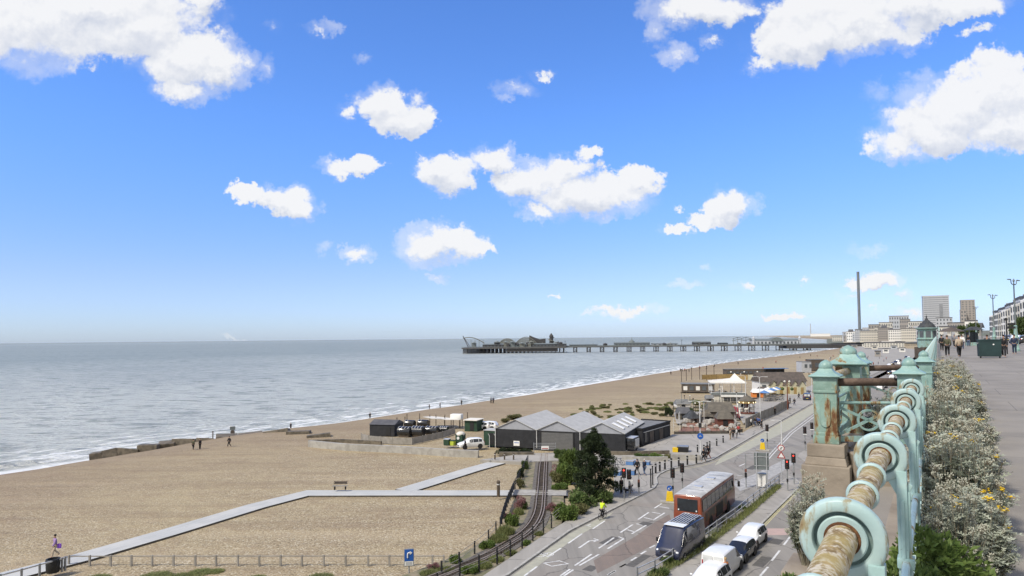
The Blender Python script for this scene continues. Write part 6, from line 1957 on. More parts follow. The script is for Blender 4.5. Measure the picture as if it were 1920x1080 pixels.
# terraces of the upper road
rt = random.Random(4)
t = 208.0
names = ['tall cream terrace house with dark balconies nearest the lamp standard', 'white terrace house with a bracketed balcony', 'cream terrace house with a slate mansard', 'white terrace house with a broad bow front', 'plain cream terrace house midway along the upper road', 'white terrace house with grey roof dormers', 'cream terrace house in the farther half of the terrace', 'narrow white terrace house', 'pale terrace house before the gap in the terrace', 'far cream terrace house', 'farther white terrace house', 'farthest pale terrace house by the brown tower']
for i in range(12):
    ln = rt.uniform(15, 24)
    h = (16.2, 14.8, 15.6, 14.2, 13.5, 13.8, 12.8, 13, 12.4, 12.6, 12, 12.4)[i]
    q = rail(t + ln / 2, 25)
    r = block('terrace_house', names[i], 'house', (q.x, q.y, PZ), rzdir(-RD), ln - .1, 12, h, ('cream_wall', 'white_wall', 'cream_wall', 'white_wall')[i % 4], 'slate', 5, 4, 'terrace houses along the upper road', ww=.28, wh=.55, parapet=.9, z0=.05)
    MB().profile([(.6, h + .9), (11.5, h + .9), (9.5, h + 2.0), (3.4, h + 2.0)], -ln / 2 + .3, ln / 2 - .3).o('roof_slope', 'slate', r)
    MB().box((ln * .3, 6, h + 3.2), (1.2, 2.4, 2.4)).o('chimney', 'brown_block', r)
    for k in ((1, 2), (1,), (1, 2, 3))[i % 3]:
        MB().box((0, -.4, h * .05 + h * .2375 * k), (ln * .9, .8, .14)).o('balcony', 'white_wall' if i % 2 else 'cream_wall', r)
        MB().box((0, -.78, h * .05 + h * .2375 * k + .85), (ln * .9, .05, .07)).o('balcony_rail', 'lamp_grey', r)
    for s in (-1, 1):
        MB().lathe([(2.0, 0), (2.0, h * .86), (1.9, h * .88)], (s * ln * .25, .2, 0), 14).o('bow_front', 'white_wall' if i % 2 else 'cream_wall', r)
        for j in range(4):
            for an in (-70, -25):
                part('window', winmesh(.8, 1.8), r, loc=(s * ln * .25 + math.cos(R(an)) * 1.99, .2 + math.sin(R(an)) * 1.99, h * (.13 + .205 * j)), rz=R(an + 90))
    t += ln
# ---- lift pavilion on the promenade edge
q = deep(1738.5, 640, 178)
r = T('lift_pavilion', 'turquoise Victorian lift pavilion with a dark ogee roof and finial', 'pavilion', (q.x, q.y, 13.4))
r.scale = (.86, .86, .86)
MB().lathe([(2.7, 0), (2.7, 2.4), (3.1, 2.6), (2.6, 2.8), (2.45, 5.4), (3.1, 5.7), (3.2, 6.0), (2.4, 6.1)], (0, 0, 0), 8).o('wall', 'cap_iron', r)
MB().lathe([(2.5, 6.0), (2.3, 6.5), (1.75, 7.3), (1.0, 7.9), (.55, 8.4), (.25, 8.9), (.12, 9.2)], (0, 0, 0), 8).o('roof', 'dark_roof', r)
MB().lathe([(.12, 9.1), (.25, 9.4), (.05, 9.7), (.03, 10.3)], (0, 0, 0), 8).o('finial', 'dark_roof', r)
for k in range(8):
    a = math.pi / 4 * k + math.pi / 8
    MB().box((math.cos(a) * 2.36, math.sin(a) * 2.36, 4.1), (.12, 1.3, 2.0), a).o('window', 'far_window', r)
MB().box((0, 0, -1.5), (5.0, 5.0, 3.4)).o('shaft', 'post_brown', r)
q = deep(1761, 640, 150)
r = T('screen_wall', 'pale turquoise iron screen right of the lift pavilion', 'screen', (q.x, q.y, PZ), ZW)
MB().box((0, 0, 1.5), (.15, 6, 3.0)).o('panel', 'cap_iron', r)
for y in (-3, 0, 3):
    MB().box((0, y, 1.6), (.25, .25, 3.4)).o('post', 'turquoise_iron', r)

# ------------------------------------------------------------------ trees, shrubs, railway, fences
def crown(seed, n, lobes, L, wr, m):
    return leaf_cloud(seed, n, lobes, L, wr, m)
def pine():
    q = at(1114, 934, 0)
    r = T('pine_tree', 'dark dense pine tree standing by the pavement in front of the warehouse', 'tree', q)
    MB().tube([(0, 0, 0), (.1, .05, 2.0), (-.05, .1, 4.2), (.15, 0, 6.6)], [.24, .19, .12, .03], 10).o('trunk', 'stem', r)
    rr = random.Random(8)
    lobes = []
    for i in range(120):
        t = rr.random() ** .9
        z = .45 + t * 6.3
        rad = 2.75 * (1 - t) ** .62 * (.55 if z < .9 else 1) + .15
        a = rr.uniform(0, 6.28)
        k = rad * rr.uniform(.28, 1.1)
        s = rr.uniform(.22, .62) * (1.1 - .4 * t)
        lobes.append(((math.cos(a) * k, math.sin(a) * k, z), (s, s, s * .75)))
        if i % 3 == 0:
            MB().tube([(0, 0, z - .4), (math.cos(a) * k * .8, math.sin(a) * k * .8, z)], [.06, .02], 5).o('limb', 'stem', r)
    lobes += [((.1, 0, 6.95), (.26, .26, .4)), ((.0, .1, 6.3), (.5, .45, .5)), ((-.5, 0, 6.2), (.3, .3, .3)), ((.55, .1, 6.35), (.25, .25, .3))]
    part('crown', crown(31, 36000, lobes, .22, .34, 'dark_leaf'), r)
pine()
SHR = {}
def shrub_me(kind):
    if kind not in SHR:
        sd, m, L, wr = {'green': (41, 'mid_leaf', .17, .5), 'light': (42, 'green_leaf', .17, .5), 'olive': (43, 'olive_leaf', .15, .4), 'dark': (44, 'dark_leaf', .16, .4), 'red': (45, 'red_flower', .10, .6), 'tuft': (46, 'grass_leaf', .32, .12), 'silver': (47, 'silver_leaf', .12, .5)}[kind]
        rr = random.Random(sd)
        lobes = [((rr.uniform(-.55, .55), rr.uniform(-.55, .55), rr.uniform(.15, .72)), (rr.uniform(.22, .42),) * 2 + (rr.uniform(.18, .32),)) for i in range(13)]
        if kind == 'tuft':
            mb = MB()
            for i in range(1300):
                a = rr.uniform(0, 6.28)
                k = math.sqrt(rr.random()) * .85
                p = Vector((math.cos(a) * k, math.sin(a) * k, 0))
                leaf_shape(mb, p, Vector((rr.uniform(-.5, .5), rr.uniform(-.5, .5), 1)), rv(rr), rr.uniform(.35, .95) * (1.1 - k * .6), .035, False)
            SHR[kind] = quick(mb, 'foliage', m)
        else:
            SHR[kind] = leaf_cloud(sd, 3300, lobes, L, wr, m)
        SHR[kind + '_s'] = MB().tube([(0, 0, 0), (.1, .05, .4)], [.03, .012], 5).tube([(0, 0, 0), (-.15, .1, .35)], [.025, .01], 5).mesh('stem', 'stem')
    return SHR[kind]
def shrub(kind, u, vb, wpx, hpx, label, z=-.1, group=None, name='shrub'):
    me = shrub_me(kind)
    q = at(u, vb, z)
    s = q.y / FPX
    r = T(name, label, 'shrub' if name == 'shrub' else name.split('_')[-1], q, u * .37, group)
    r.scale = (wpx * s / 1.7, wpx * s / 1.7, hpx * s / .95)
    part('foliage', me, r)
    part('stem', SHR[kind + '_s'], r)
    if kind == 'red':
        f = part('leaves', shrub_me('green'), r)
        f.scale = (.85, .85, .6)
    return r
for a in (
 ('light', 1068, 884, 40, 46, 'pale green shrub between the railway and the dark pine'),
 ('green', 1078, 905, 36, 34, 'mid green shrub pressed against the left side of the pine'),
 ('green', 1092, 952, 62, 34, 'broad green shrub at the foot of the pine beside the pavement'),
 ('light', 1064, 975, 50, 34, 'bright green shrub where the pavement meets the railway fence'),
 ('green', 1128, 943, 48, 26, 'low dark green shrub spreading right of the pine trunk'),
 ('light', 1060, 905, 30, 40, 'tall pale green shrub left of the pine above the path crossing'),
 ('olive', 1086, 966, 40, 20, 'olive shrub in front of the broad green shrub'),
 ('green', 1053, 862, 26, 20, 'small green shrub beside the railway gate'),
 ('olive', 1044, 905, 30, 20, 'olive shrub right of the upper railway track'),
 ('light', 1050, 918, 30, 14, 'low bright green shrub at the end of the path crossing'),
 ('green', 1205, 861, 30, 10, 'green planter shrub nearest the pine on the plaza'),
 ('light', 1232, 861, 34, 12, 'bright planter shrub behind the blue blocks'),
 ('olive', 1256, 861, 26, 9, 'olive planter shrub nearest the lamp column'),
 ('dark', 945, 851, 26, 10, 'clipped dark hedge shrub near the seaward end of the warehouse'),
 ('dark', 965, 851, 26, 10, 'clipped dark hedge shrub under the warehouse notice board'),
 ('dark', 985, 851, 26, 10, 'clipped dark hedge shrub next to the railway gate'),
 ('green', 985, 880, 14, 16, 'climbing green bush on the upper part of the railway fence'),
 ('dark', 977, 896, 14, 18, 'dark ivy bush on the railway fence above the path crossing'),
 ('olive', 976, 914, 18, 16, 'olive bush beside the bollard at the path crossing'),
 ('green', 1260, 1062, 34, 20, 'green verge bush near the bottom of the median railing'),
 ('silver', 1288, 1042, 36, 20, 'pale flowering verge bush below the blue van'),
 ('green', 1310, 1024, 32, 17, 'green verge bush beside the nose of the blue van'),
 ('silver', 1335, 1004, 26, 14, 'pale straggly verge bush beside the coach wheels'),
 ('olive', 1362, 985, 22, 11, 'olive verge bush beside the middle of the coach'),
 ('green', 1395, 958, 18, 11, 'small verge bush in front of the coach'),
 ('green', 1232, 1082, 36, 18, 'green verge bush at the very bottom of the median'),
):
    shrub(*a)
for a in (
 ('red', 977, 955, 24, 26, 'pink valerian clump left of the track below the path crossing'),
 ('red', 1034, 958, 22, 16, 'pink valerian clump right of the track below the path crossing'),
 ('red', 1046, 892, 24, 22, 'pink valerian clump right of the upper track'),
 ('red', 955, 975, 22, 14, 'faded pink valerian along the dark fence'),
 ('red', 812, 1066, 26, 10, 'faded pink valerian at the end of the post and rail fence'),
):
    shrub(*a, name='valerian', group='pink valerian beside the railway')
for i, a in enumerate(((962, 985, 30, 24), (948, 1002, 34, 24), (935, 1016, 36, 22), (914, 1028, 30, 16), (972, 965, 20, 18), (905, 1064, 34, 16), (880, 1074, 34, 16), (930, 1052, 30, 14), (958, 1040, 26, 12), (852, 1056, 26, 16), (835, 1072, 34, 13), (805, 1078, 34, 13), (985, 1022, 20, 10), (1010, 1004, 18, 12))):
    shrub('tuft' if i % 3 else 'light', *a, 'rough grass tuft growing beside the curving miniature railway', name='grass_tuft', group='grass tufts beside the railway')
for i, (u, v, w) in enumerate(((290, 1082, 60), (335, 1083, 50), (375, 1074, 44), (405, 1072, 30), (180, 1086, 50), (600, 1084, 50), (480, 1086, 40))):
    shrub('tuft', u, v, w, 5, 'low grass patch on the shingle below the post and rail fence', -.34, name='grass_patch', group='grass patches below the post and rail fence')
# dune scrub
sc = random.Random(12)
for i in range(95):
    t = sc.random()
    u = 1085 + t * 240 + sc.uniform(-10, 10)
    v = 775 - t * 12 + sc.uniform(-13, 14)
    shrub(('olive', 'tuft', 'olive', 'tuft')[i % 4], u, v, sc.uniform(7, 17), sc.uniform(2.5, 5.5), 'low olive scrub bush growing on the shingle behind the warehouse', -.35, 'scrub bushes on the shingle', 'scrub_bush')
for a in (('olive', 965, 786, 34, 9, 'dark scrub bush showing above the seaward warehouse roof', -.35), ('dark', 1255, 778, 16, 14, 'dark bush above the flat roofed annex by the golf course', 0), ('olive', 948, 792, 20, 8, 'small scrub bush at the seaward corner of the warehouse roof', -.35), ('green', 1285, 775, 26, 10, 'green bush left of the steep roofed golf hut', 0), ('dark', 1360, 748, 16, 14, 'dark bush left of the canopied pavilion', 0)):
    shrub(*a)

# ---- miniature railway
TRK = [at(u, v, .0).xy for u, v in ((1021, 852), (1018, 880), (1016, 917), (1014, 937), (1012.5, 954), (1008, 970), (998, 987), (980, 1004), (956, 1019), (926, 1037), (896, 1052), (862, 1066), (830, 1079), (795, 1092), (740, 1110))]
def smooth_line(p, n=6):
    out = []
    for i in range(len(p) - 1):
        a, b = p[i], p[i + 1]
        p0, p3 = p[max(i - 1, 0)], p[min(i + 2, len(p) - 1)]
        for k in range(n):
            t = k / n
            out.append(.5 * (2 * a + (b - p0) * t + (2 * p0 - 5 * a + 4 * b - p3) * t * t + (3 * a - p0 - 3 * b + p3) * t ** 3))
    return out + [p[-1]]
TL_ = smooth_line(TRK)
def offs(pts, d):
    out = []
    for i, p in enumerate(pts):
        t = (pts[min(i + 1, len(pts) - 1)] - pts[max(i - 1, 0)]).normalized()
        out.append(p + Vector((-t.y, t.x)) * d)
    return out
mat('ballast', (.15, .135, .115), .9, (.09, .08, .07), 3.0, .6, 9)
mat('verge_soil', (.24, .20, .14), .9, (.13, .13, .07), 1.2, .6, 8)
mat('rail_steel', (.36, .30, .24), .5, (.28, .22, .17), 3, metal=.3)
mat('sleeper', (.065, .05, .04), .9, (.045, .036, .03), 3)
o = MB().ribbon(TL_, 4.8, -.5, -.06).o('verge', 'verge_soil'); struct(o)
o = MB().ribbon(TL_, 2.2, -.4, -.01).o('ballast', 'ballast'); struct(o)
trk = T('railway_track', 'narrow miniature railway track curving from the gate down to the pavement fence', 'railway', (TL_[0].x, TL_[0].y, 0))
for d in (-.44, .44, .17):
    MB().ribbon(offs(TL_, d), .085, .06, .15).o('rail', 'rail_steel', trk, world=True)
sl = MB()
acc = 0
for a, b in zip(TL_[:-1], TL_[1:]):
    L = (b - a).length
    n = max(1, int(L / .55))
    for k in range(n):
        q = a.lerp(b, k / n)
        sl.box((q.x, q.y, .025), (1.35, .20, .09), rzdir(b - a) - math.pi / 2)
so = sl.o('sleepers', 'sleeper', trk, world=True)
so['kind'] = 'stuff'
# level crossing deck
cr = [at(u, v, 0).xy for u, v in ((960, 923), (1062, 924))]
o = MB().strip(cr, 2.7, .012).o('crossing_deck', 'concrete'); struct(o)
fence_px('railway_fence', 'dark iron fence between the shingle and the railway, running down to the grass', [(990, 868), (973, 902), (966, 916)], 1.0, -.1, 'post_black', 'post_black', step=2, panel=False, rails=3)
fence_px('railway_fence', 'solid looking dark fence left of the valerian below the crossing', [(964, 920), (951, 950), (944, 972), (938, 993)], 1.05, -.1, 'post_black', 'post_black', step=1.6, panel=False, rails=7, rw=.05)
fence_px('railway_fence', 'thin wire fence with dark posts along the seaward edge of the railway', [(930, 1003), (916, 1019), (890, 1042), (861, 1064), (828, 1082)], 1.1, -.2, 'old_wood', 'post_black', step=2.4, panel=False, rails=2, rw=.03)
fence_px('railway_fence', 'green wire fence with black posts between the railway and the pavement', [(1054, 972), (1034, 989), (1019, 1000), (999, 1013), (979, 1027), (957, 1042), (932, 1057), (898, 1071), (862, 1087), (820, 1108)], 1.15, 0, 'old_wood', 'post_black', step=50, panel=False, rails=3, rw=.025)
fence_px('post_and_rail_fence', 'long timber post and rail fence along the bottom edge of the shingle', None, .8, -.35, 'old_wood', 'old_wood', step=50, panel=False, rails=1, rw=.07, pt=.13, world_pts=[at(u, 1062, -.35) for u in (129, 168, 207, 246, 285, 325, 366, 405, 446, 486, 526, 566, 607, 648, 690, 730, 770, 811, 832)])
fence_px('ramp_handrail', 'pale metal handrail along the boardwalk in the bottom left corner', None, .95, .0, 'light_metal', 'grey_metal', step=50, panel=False, rails=1, rw=.10, pt=.12, world_pts=[at(u, v, 0) for u, v in ((-60, 1122), (-20, 1110), (0, 1104), (40, 1093), (74, 1083), (116, 1071), (122, 1069))])
fence_px('median_railing', 'two bar railing with dark posts along the median between the two roads', [(1195, 1094), (1228, 1078), (1262, 1056), (1312, 1024), (1345, 999), (1379, 974), (1413, 946), (1436, 928), (1461, 908)], 1.05, .1, 'light_metal', 'grey_metal', step=2.3, panel=False, rails=2, rw=.055)
vg = MB()
rg2 = random.Random(77)
vp = [at(u, v, .1) for u, v in ((1200, 1098), (1262, 1060), (1312, 1029), (1379, 979), (1413, 951), (1458, 912))]
for a, b in zip(vp[:-1], vp[1:]):
    for k in range(int((b - a).length * 130)):
        q = a.lerp(b, rg2.random())
        n_ = Vector((HD.y, -HD.x, 0)) * rg2.uniform(-.3, .45)
        leaf_shape(vg, q + n_, Vector((rg2.uniform(-.6, .6), rg2.uniform(-.6, .6), 1)), rv(rg2), rg2.uniform(.15, .5), .05, False)
ob = bpy.data.objects.new('verge_grass', quick(vg, 'verge_grass', 'grass_leaf'))
COL.objects.link(ob)
tag(ob, 'rough grass growing along the foot of the median railing', 'grass', None, 'stuff')
fence_px('wire_gate', 'wire mesh gate across the end of the miniature railway with a white notice', [(1001, 850), (1042, 850)], 1.5, .12, 'light_metal', 'grey_metal', step=2.2, panel=False, rails=5, rw=.03, cat='gate')
p = at(1022, 851, .12)
r = T('warning_notice', 'white notice hung on the wire gate of the railway', 'sign', p + Vector((0, -.1, .9)))
MB().box((0, 0, 0), (1.1, .04, .5)).o('plate', 'white_paint_flat', r)
MB().box((0, -.025, -.12), (.9, .012, .12)).o('red_band', 'red_cloth', r)

# ------------------------------------------------------------------ street furniture
def facing(q):
    return faceme(q)
mat('lens_dark', (.05, .02, .015), .3)
glow('lamp_red', (.9, .05, .03), 2.2)
mat('tl_grey', (.28, .29, .29), .5)
for i, (u, vb, vt, lit, back, lb) in enumerate((
    (1170.5, 937, 879, True, False, 'lit red traffic light in front of the pine, by the two walkers with a dog'),
    (1180, 932, 882, False, True, 'traffic light seen from behind, close to the lit one by the pine'),
    (1262, 934, 879, False, False, 'unlit traffic light left of the coach roof by the keep left bollard'),
    (1279.6, 916, 870, False, False, 'unlit traffic light standing in the road behind the coach roof'),
    (1477, 922, 863, True, False, 'lit red traffic light nearest the end of the median railing'),
    (1489, 910, 852, True, False, 'lit red traffic light farther from the median railing end'),
    (1439, 841, 797, False, True, 'traffic light on the hatched island with a pale lower edge'),
    (1510, 846, 801, False, True, 'traffic light left of the rusty pillar with its back turned'),
    (1523, 831, 793, False, True, 'traffic light touching the rusty pillar shaft in the picture'))):
    q = at(u, vb, 0)
    s = q.y / FPX
    h = (vb - vt) * s
    r = T('traffic_light', lb, 'traffic light', q, facing(q), 'traffic lights at the junction')
    MB().tube([(0, .12, 0), (0, .12, h)], .065, 8).o('pole', 'tl_grey', r)
    MB().box((0, .0, h - .50), (.29, .24, .92)).o('head', 'post_black', r, False, .03)
    MB().box((0, .10, h - .50), (.46, .03, 1.06)).o('backing_board', 'post_black', r)
    if back:
        MB().box((0, -.14, h - 1.06), (.5, .05, .10)).o('lower_edge', 'white_paint_flat', r)
    for k, zz in enumerate((.2, .5, .8)):
        MB().lathe([(.085, 0), (.085, .03), (.035, .045)], (0, -.13, h - zz), 12, (0, -1, 0)).o('lens', 'lamp_red' if (lit and k == 0) else 'lens_dark', r)
    MB().box((0, .0, h * .36), (.2, .2, .3)).o('push_box', 'post_black', r)
for (u, vb, vt, lb) in ((1198, 926, 880, 'plain grey pole between the lit traffic light and the black bollards'), (1399, 914, 853, 'tall thin pole with small signals behind the front of the coach')):
    q = at(u, vb, 0)
    h = (vb - vt) * q.y / FPX
    r = T('signal_pole', lb, 'pole', q, facing(q))
    MB().tube([(0, 0, 0), (0, 0, h)], .06, 8).o('shaft', 'tl_grey', r)
    MB().box((0, -.12, h * .38), (.26, .22, .5)).o('signal_box', 'post_black', r)
    MB().box((0, -.12, h * .52), (.24, .2, .3)).o('lamp_box', 'red_brown', r)
bol = MB().lathe([(.10, 0), (.10, .85), (.12, .87), (.12, .93), (.07, 1.0)], (0, 0, 0), 10).mesh('shaft', 'post_black')
band = MB().lathe([(.104, .74), (.104, .80)], (0, 0, 0), 10, cap=False).mesh('band', 'pole_white')
def bollard(u, v, label, group, z=.12, s=1.0, m='post_black', name='bollard'):
    q = at(u, v, z)
    r = T(name, label, 'bollard', q, 0, group, s)
    part('shaft', bol, r, m)
    part('band', band, r)
for (x, y) in ((455, 280), (487, 265), (527, 250), (577, 235), (635, 228), (702, 215), (772, 205)):
    bollard(1120 + x / 4.155, 820 + y / 4.155, 'black bollard in the row following the curved plaza kerb', 'black bollards along the curved kerb', s=1.2)
for (u, v) in ((1326, 843), (1331, 841), (1344, 836), (1356, 830), (1308, 848), (1320, 848)):
    bollard(u, v, 'black bollard on the plaza beyond the lamp column', 'black bollards on the far plaza', s=1.1)
for (u, v, lb) in ((1220.5, 915, 'tall black post, the nearer of the pair at the kerb bend'), (1224, 909, 'tall black post, the farther of the pair at the kerb bend')):
    q = at(u, v, .12)
    r = T('kerb_post', lb, 'post', q)
    MB().tube([(0, 0, 0), (0, 0, 2.1)], .07, 8).o('shaft', 'post_black', r)
    MB().box((0, 0, 2.1), (.18, .18, .08)).o('cap', 'post_black', r)
for (u, v) in ((928, 863), (946, 863.5), (963, 863.5)):
    bollard(u, v, 'brown timber bollard across the upper end of the diagonal path', 'timber bollards at the path end', .0, 1.05, 'post_brown')
bollard(934.6, 931, 'lone brown bollard on the horizontal path near the dark fence', None, 0, 1.7, 'post_brown')
def keepleft(u, v, label):
    q = at(u, v, 0)
    r = T('keep_left_bollard', label, 'bollard', q, facing(q))
    MB().box((0, 0, .09), (1.9, .9, .18)).o('island', 'concrete', r, False, .04)
    MB().box((0, 0, .68), (.78, .3, 1.0), taper=.7).o('body', 'yellow_flower', r, False, .06)
    MB().tube([(0, 0, 1.1), (0, 0, 1.6)], .03, 6).o('stem', 'tl_grey', r)
    MB().lathe([(.27, -.02), (.27, .02)], (0, -.02, 1.5), 18, (0, 1, 0)).o('disc', 'sign_blue', r)
    MB().bar((.12, -.06, 1.62), (-.12, -.06, 1.38), .05, .02).bar((-.12, -.06, 1.38), (-.12, -.06, 1.54), .05, .02).bar((-.12, -.06, 1.38), (.04, -.06, 1.38), .05, .02).o('arrow', 'white_paint_flat', r)
keepleft(1256, 943, 'yellow keep left bollard beside the rear of the coach')
keepleft(1430, 845, 'yellow keep left bollard on the hatched island')
q = at(1429, 915, .1)
s = q.y / FPX
r = T('road_sign', 'large road sign seen from its plain grey back on two posts', 'sign', q, facing(q) + .1)
hh = (915 - 849) * s
MB().box((0, 0, hh - 1.0), (26 * s, .06, 31 * s)).o('panel', 'lamp_grey', r, False, .02)
for x in (-1, 1):
    MB().tube([(x * 9 * s, -.1, -.1), (x * 9 * s, -.1, hh)], .06, 8).o('post', 'light_metal', r)
for z in (.4, 1.5):
    MB().box((0, -.05, hh - 1.0 + (z - .95) * .9), (25 * s, .05, .07)).o('brace', 'light_metal', r)
q = at(1466, 903, .1)
s = q.y / FPX
r = T('warning_sign', 'red bordered round sign above a triangle on one post at the median end', 'sign', q, facing(q))
MB().tube([(0, 0, 0), (0, 0, 63 * s)], .045, 8).o('post', 'light_metal', r)
MB().lathe([(.38, -.02), (.38, .02)], (0, -.05, 62 * s), 20, (0, 1, 0)).o('red_ring', 'red_cloth', r)
MB().lathe([(.29, -.02), (.29, .02)], (0, -.075, 62 * s), 20, (0, 1, 0)).o('disc', 'white_paint_flat', r)
MB().bar((-.16, -.11, 62 * s - .14), (.16, -.11, 62 * s + .14), .06, .02).bar((.0, -.11, 62 * s - .15), (.0, -.11, 62 * s + .15), .05, .02).o('symbol', 'post_black', r)
tz = 43 * s
MB().add([(-.48, -.05, tz), (.48, -.05, tz), (0, -.05, tz + .84), (-.48, -.02, tz), (.48, -.02, tz), (0, -.02, tz + .84)], [(0, 1, 2), (5, 4, 3), (0, 3, 4, 1), (1, 4, 5, 2), (2, 5, 3, 0)]).o('triangle', 'red_cloth', r)
MB().add([(-.30, -.07, tz + .11), (.30, -.07, tz + .11), (0, -.07, tz + .63), (-.30, -.05, tz + .11), (.30, -.05, tz + .11), (0, -.05, tz + .63)], [(0, 1, 2), (5, 4, 3), (0, 3, 4, 1), (1, 4, 5, 2), (2, 5, 3, 0)]).o('triangle_face', 'white_paint_flat', r)
q = at(1430, 912, .1)
r = T('street_cabinet', 'pale grey street cabinet behind the median railing', 'cabinet', q, HZ)
MB().box((0, 0, .7), (.9, .6, 1.4)).o('body', 'white_wall', r, False, .03)
MB().box((0, 0, 1.44), (1.0, .7, .08)).o('lid', 'tl_grey', r)
MB().box((0, -.31, .7), (.02, .02, 1.2)).o('door_seam', 'post_black', r)
q = at(767, 1078, -.3)
s = q.y / FPX
r = T('blue_sign', 'blue right turn arrow sign with a white plate by the post and rail fence', 'sign', q, facing(q))
MB().tube([(0, .05, 0), (0, .05, 48 * s)], .05, 8).o('post', 'tl_grey', r)
bw, bh = 18 * s, 32 * s
zc = (1078 - 1046) * s
MB().box((0, 0, zc), (bw, .05, bh)).o('board', 'tl_grey', r, False, .015)
MB().box((0, -.03, zc + bh * .13), (bw * .9, .03, bh * .66)).o('blue_panel', 'sign_blue', r)
MB().tube([(-.10, -.06, zc - .02), (-.10, -.06, zc + .28), (-.06, -.06, zc + .34), (.06, -.06, zc + .34)], .045, 8).add([(.06, -.07, zc + .20), (.24, -.07, zc + .34), (.06, -.07, zc + .48), (.06, -.05, zc + .20), (.24, -.05, zc + .34), (.06, -.05, zc + .48)], [(0, 1, 2), (5, 4, 3), (0, 3, 4, 1), (1, 4, 5, 2), (2, 5, 3, 0)]).o('arrow', 'white_paint_flat', r)
MB().box((0, -.03, zc - bh * .34), (bw * .86, .03, bh * .24)).o('plate', 'white_paint_flat', r)
for k in range(3):
    MB().box((0, -.05, zc - bh * .27 - k * bh * .065), (bw * .66, .012, bh * .022)).o('text_line', 'tl_grey', r)
q = at(637, 919, 0)
s = q.y / FPX
r = T('park_bench', 'brown slatted bench standing on the horizontal boardwalk', 'bench', q, 0)
w = 25 * s
MB().box((0, .0, .45), (w * 1.12, .12, .05)).box((0, .16, .45), (w * 1.12, .12, .05)).box((0, .32, .45), (w * 1.12, .12, .05)).box((0, .16, .42), (w, .3, .03)).o('seat', 'old_wood', r)
MB().box((0, .42, .66), (w, .05, .12)).box((0, .45, .84), (w, .05, .12)).box((0, .46, .75), (w * .9, .03, .3)).o('backrest', 'brown_clad', r)
for x in (-.4, .4):
    for y in (0, .35):
        MB().box((x * w, y, .22), (.08, .08, .44)).o('leg', 'post_black', r)
q = at(99, 1073, 0)
r = T('litter_bin', 'black round litter bin on the boardwalk beside the handrail', 'bin', q)
MB().lathe([(.40, 0), (.44, .05), (.48, .95), (.46, 1.0), (.36, 1.0), (.36, .7)], (0, 0, 0), 18).o('body', 'plastic_black', r, True)
MB().lathe([(.485, .80), (.49, .86)], (0, 0, 0), 18, cap=False).o('rim', 'post_black', r)
person('person in a lilac top with a purple bag walking on the boardwalk', at(104, 1044, 0), 2.4, 'walk', 'purple_cloth', 'beige_cloth', 'black_hair')
mat('bag_purple', (.20, .07, .45), .6)
o = MB().box((0, 0, 0), (.3, .14, .36)).o('bag', 'bag_purple', None, False, .04)
o.location = at(104, 1044, 0) + Vector((.30, -.02, .86))
tag(o, 'purple bag carried by the person in the lilac top', 'bag')
# blue benches and skip on the plaza
for (x0, x1, y0, y1, lb) in ((1248, 1312, 568, 605, 'long blue block bench at the left of the plaza planter'), (1308, 1345, 560, 592, 'short blue block bench behind the two walkers'), (1405, 1450, 572, 605, 'blue block bench right of the two walkers'), (1140, 1200, 655, 695, 'pale blue topped block beside the pine'), (1255, 1322, 645, 690, 'blue block bench behind the lit traffic light')):
    u0, u1, v0, v1 = 900 + x0 / 4.571, 900 + x1 / 4.571, 740 + y0 / 4.571, 740 + y1 / 4.571
    q, w, h = Bx(u0, u1, v0, v1, .12)
    r = T('block_bench', lb, 'bench', q, R(-25), 'blue block benches on the plaza')
    MB().box((0, .4, h * .42), (w, .8, h * .84)).o('base', 'blue_plastic', r, False, .03)
    MB().box((0, .4, h * .90), (w * 1.04, .86, .08)).o('top', 'lilac_cladding', r)
q, w, h = Bx(1270.5, 1289, 837, 848, .12)
r = T('dark_skip', 'dark box skip beside the yellow grit bin on the plaza', 'skip', q, R(-20))
MB().box((0, .7, h * .45), (w, 1.4, h * .9), taper=1.08).o('body', 'plastic_black', r)
MB().box((0, .7, h * .92), (w * 1.1, 1.55, .08)).o('rim', 'grey_metal', r)
q, w, h = Bx(1261, 1271, 840, 848, .12)
r = T('grit_bin', 'yellow grit bin next to the dark skip', 'bin', q, R(-20))
MB().box((0, .4, h * .4), (w, .8, h * .8)).o('body', 'yellow_flower', r, False, .04)
MB().box((0, .4, h * .88), (w * 1.05, .86, h * .2)).o('lid', 'yellow_flower', r, False, .04)
for (u, v, rz, lb) in ((1157, 884, .4, 'parked bicycle leaning beside the pine'), (1161, 872, .9, 'second parked bicycle near the blue blocks')):
    bicycle(at(u, v, .12), rz, 'bicycle', lb)
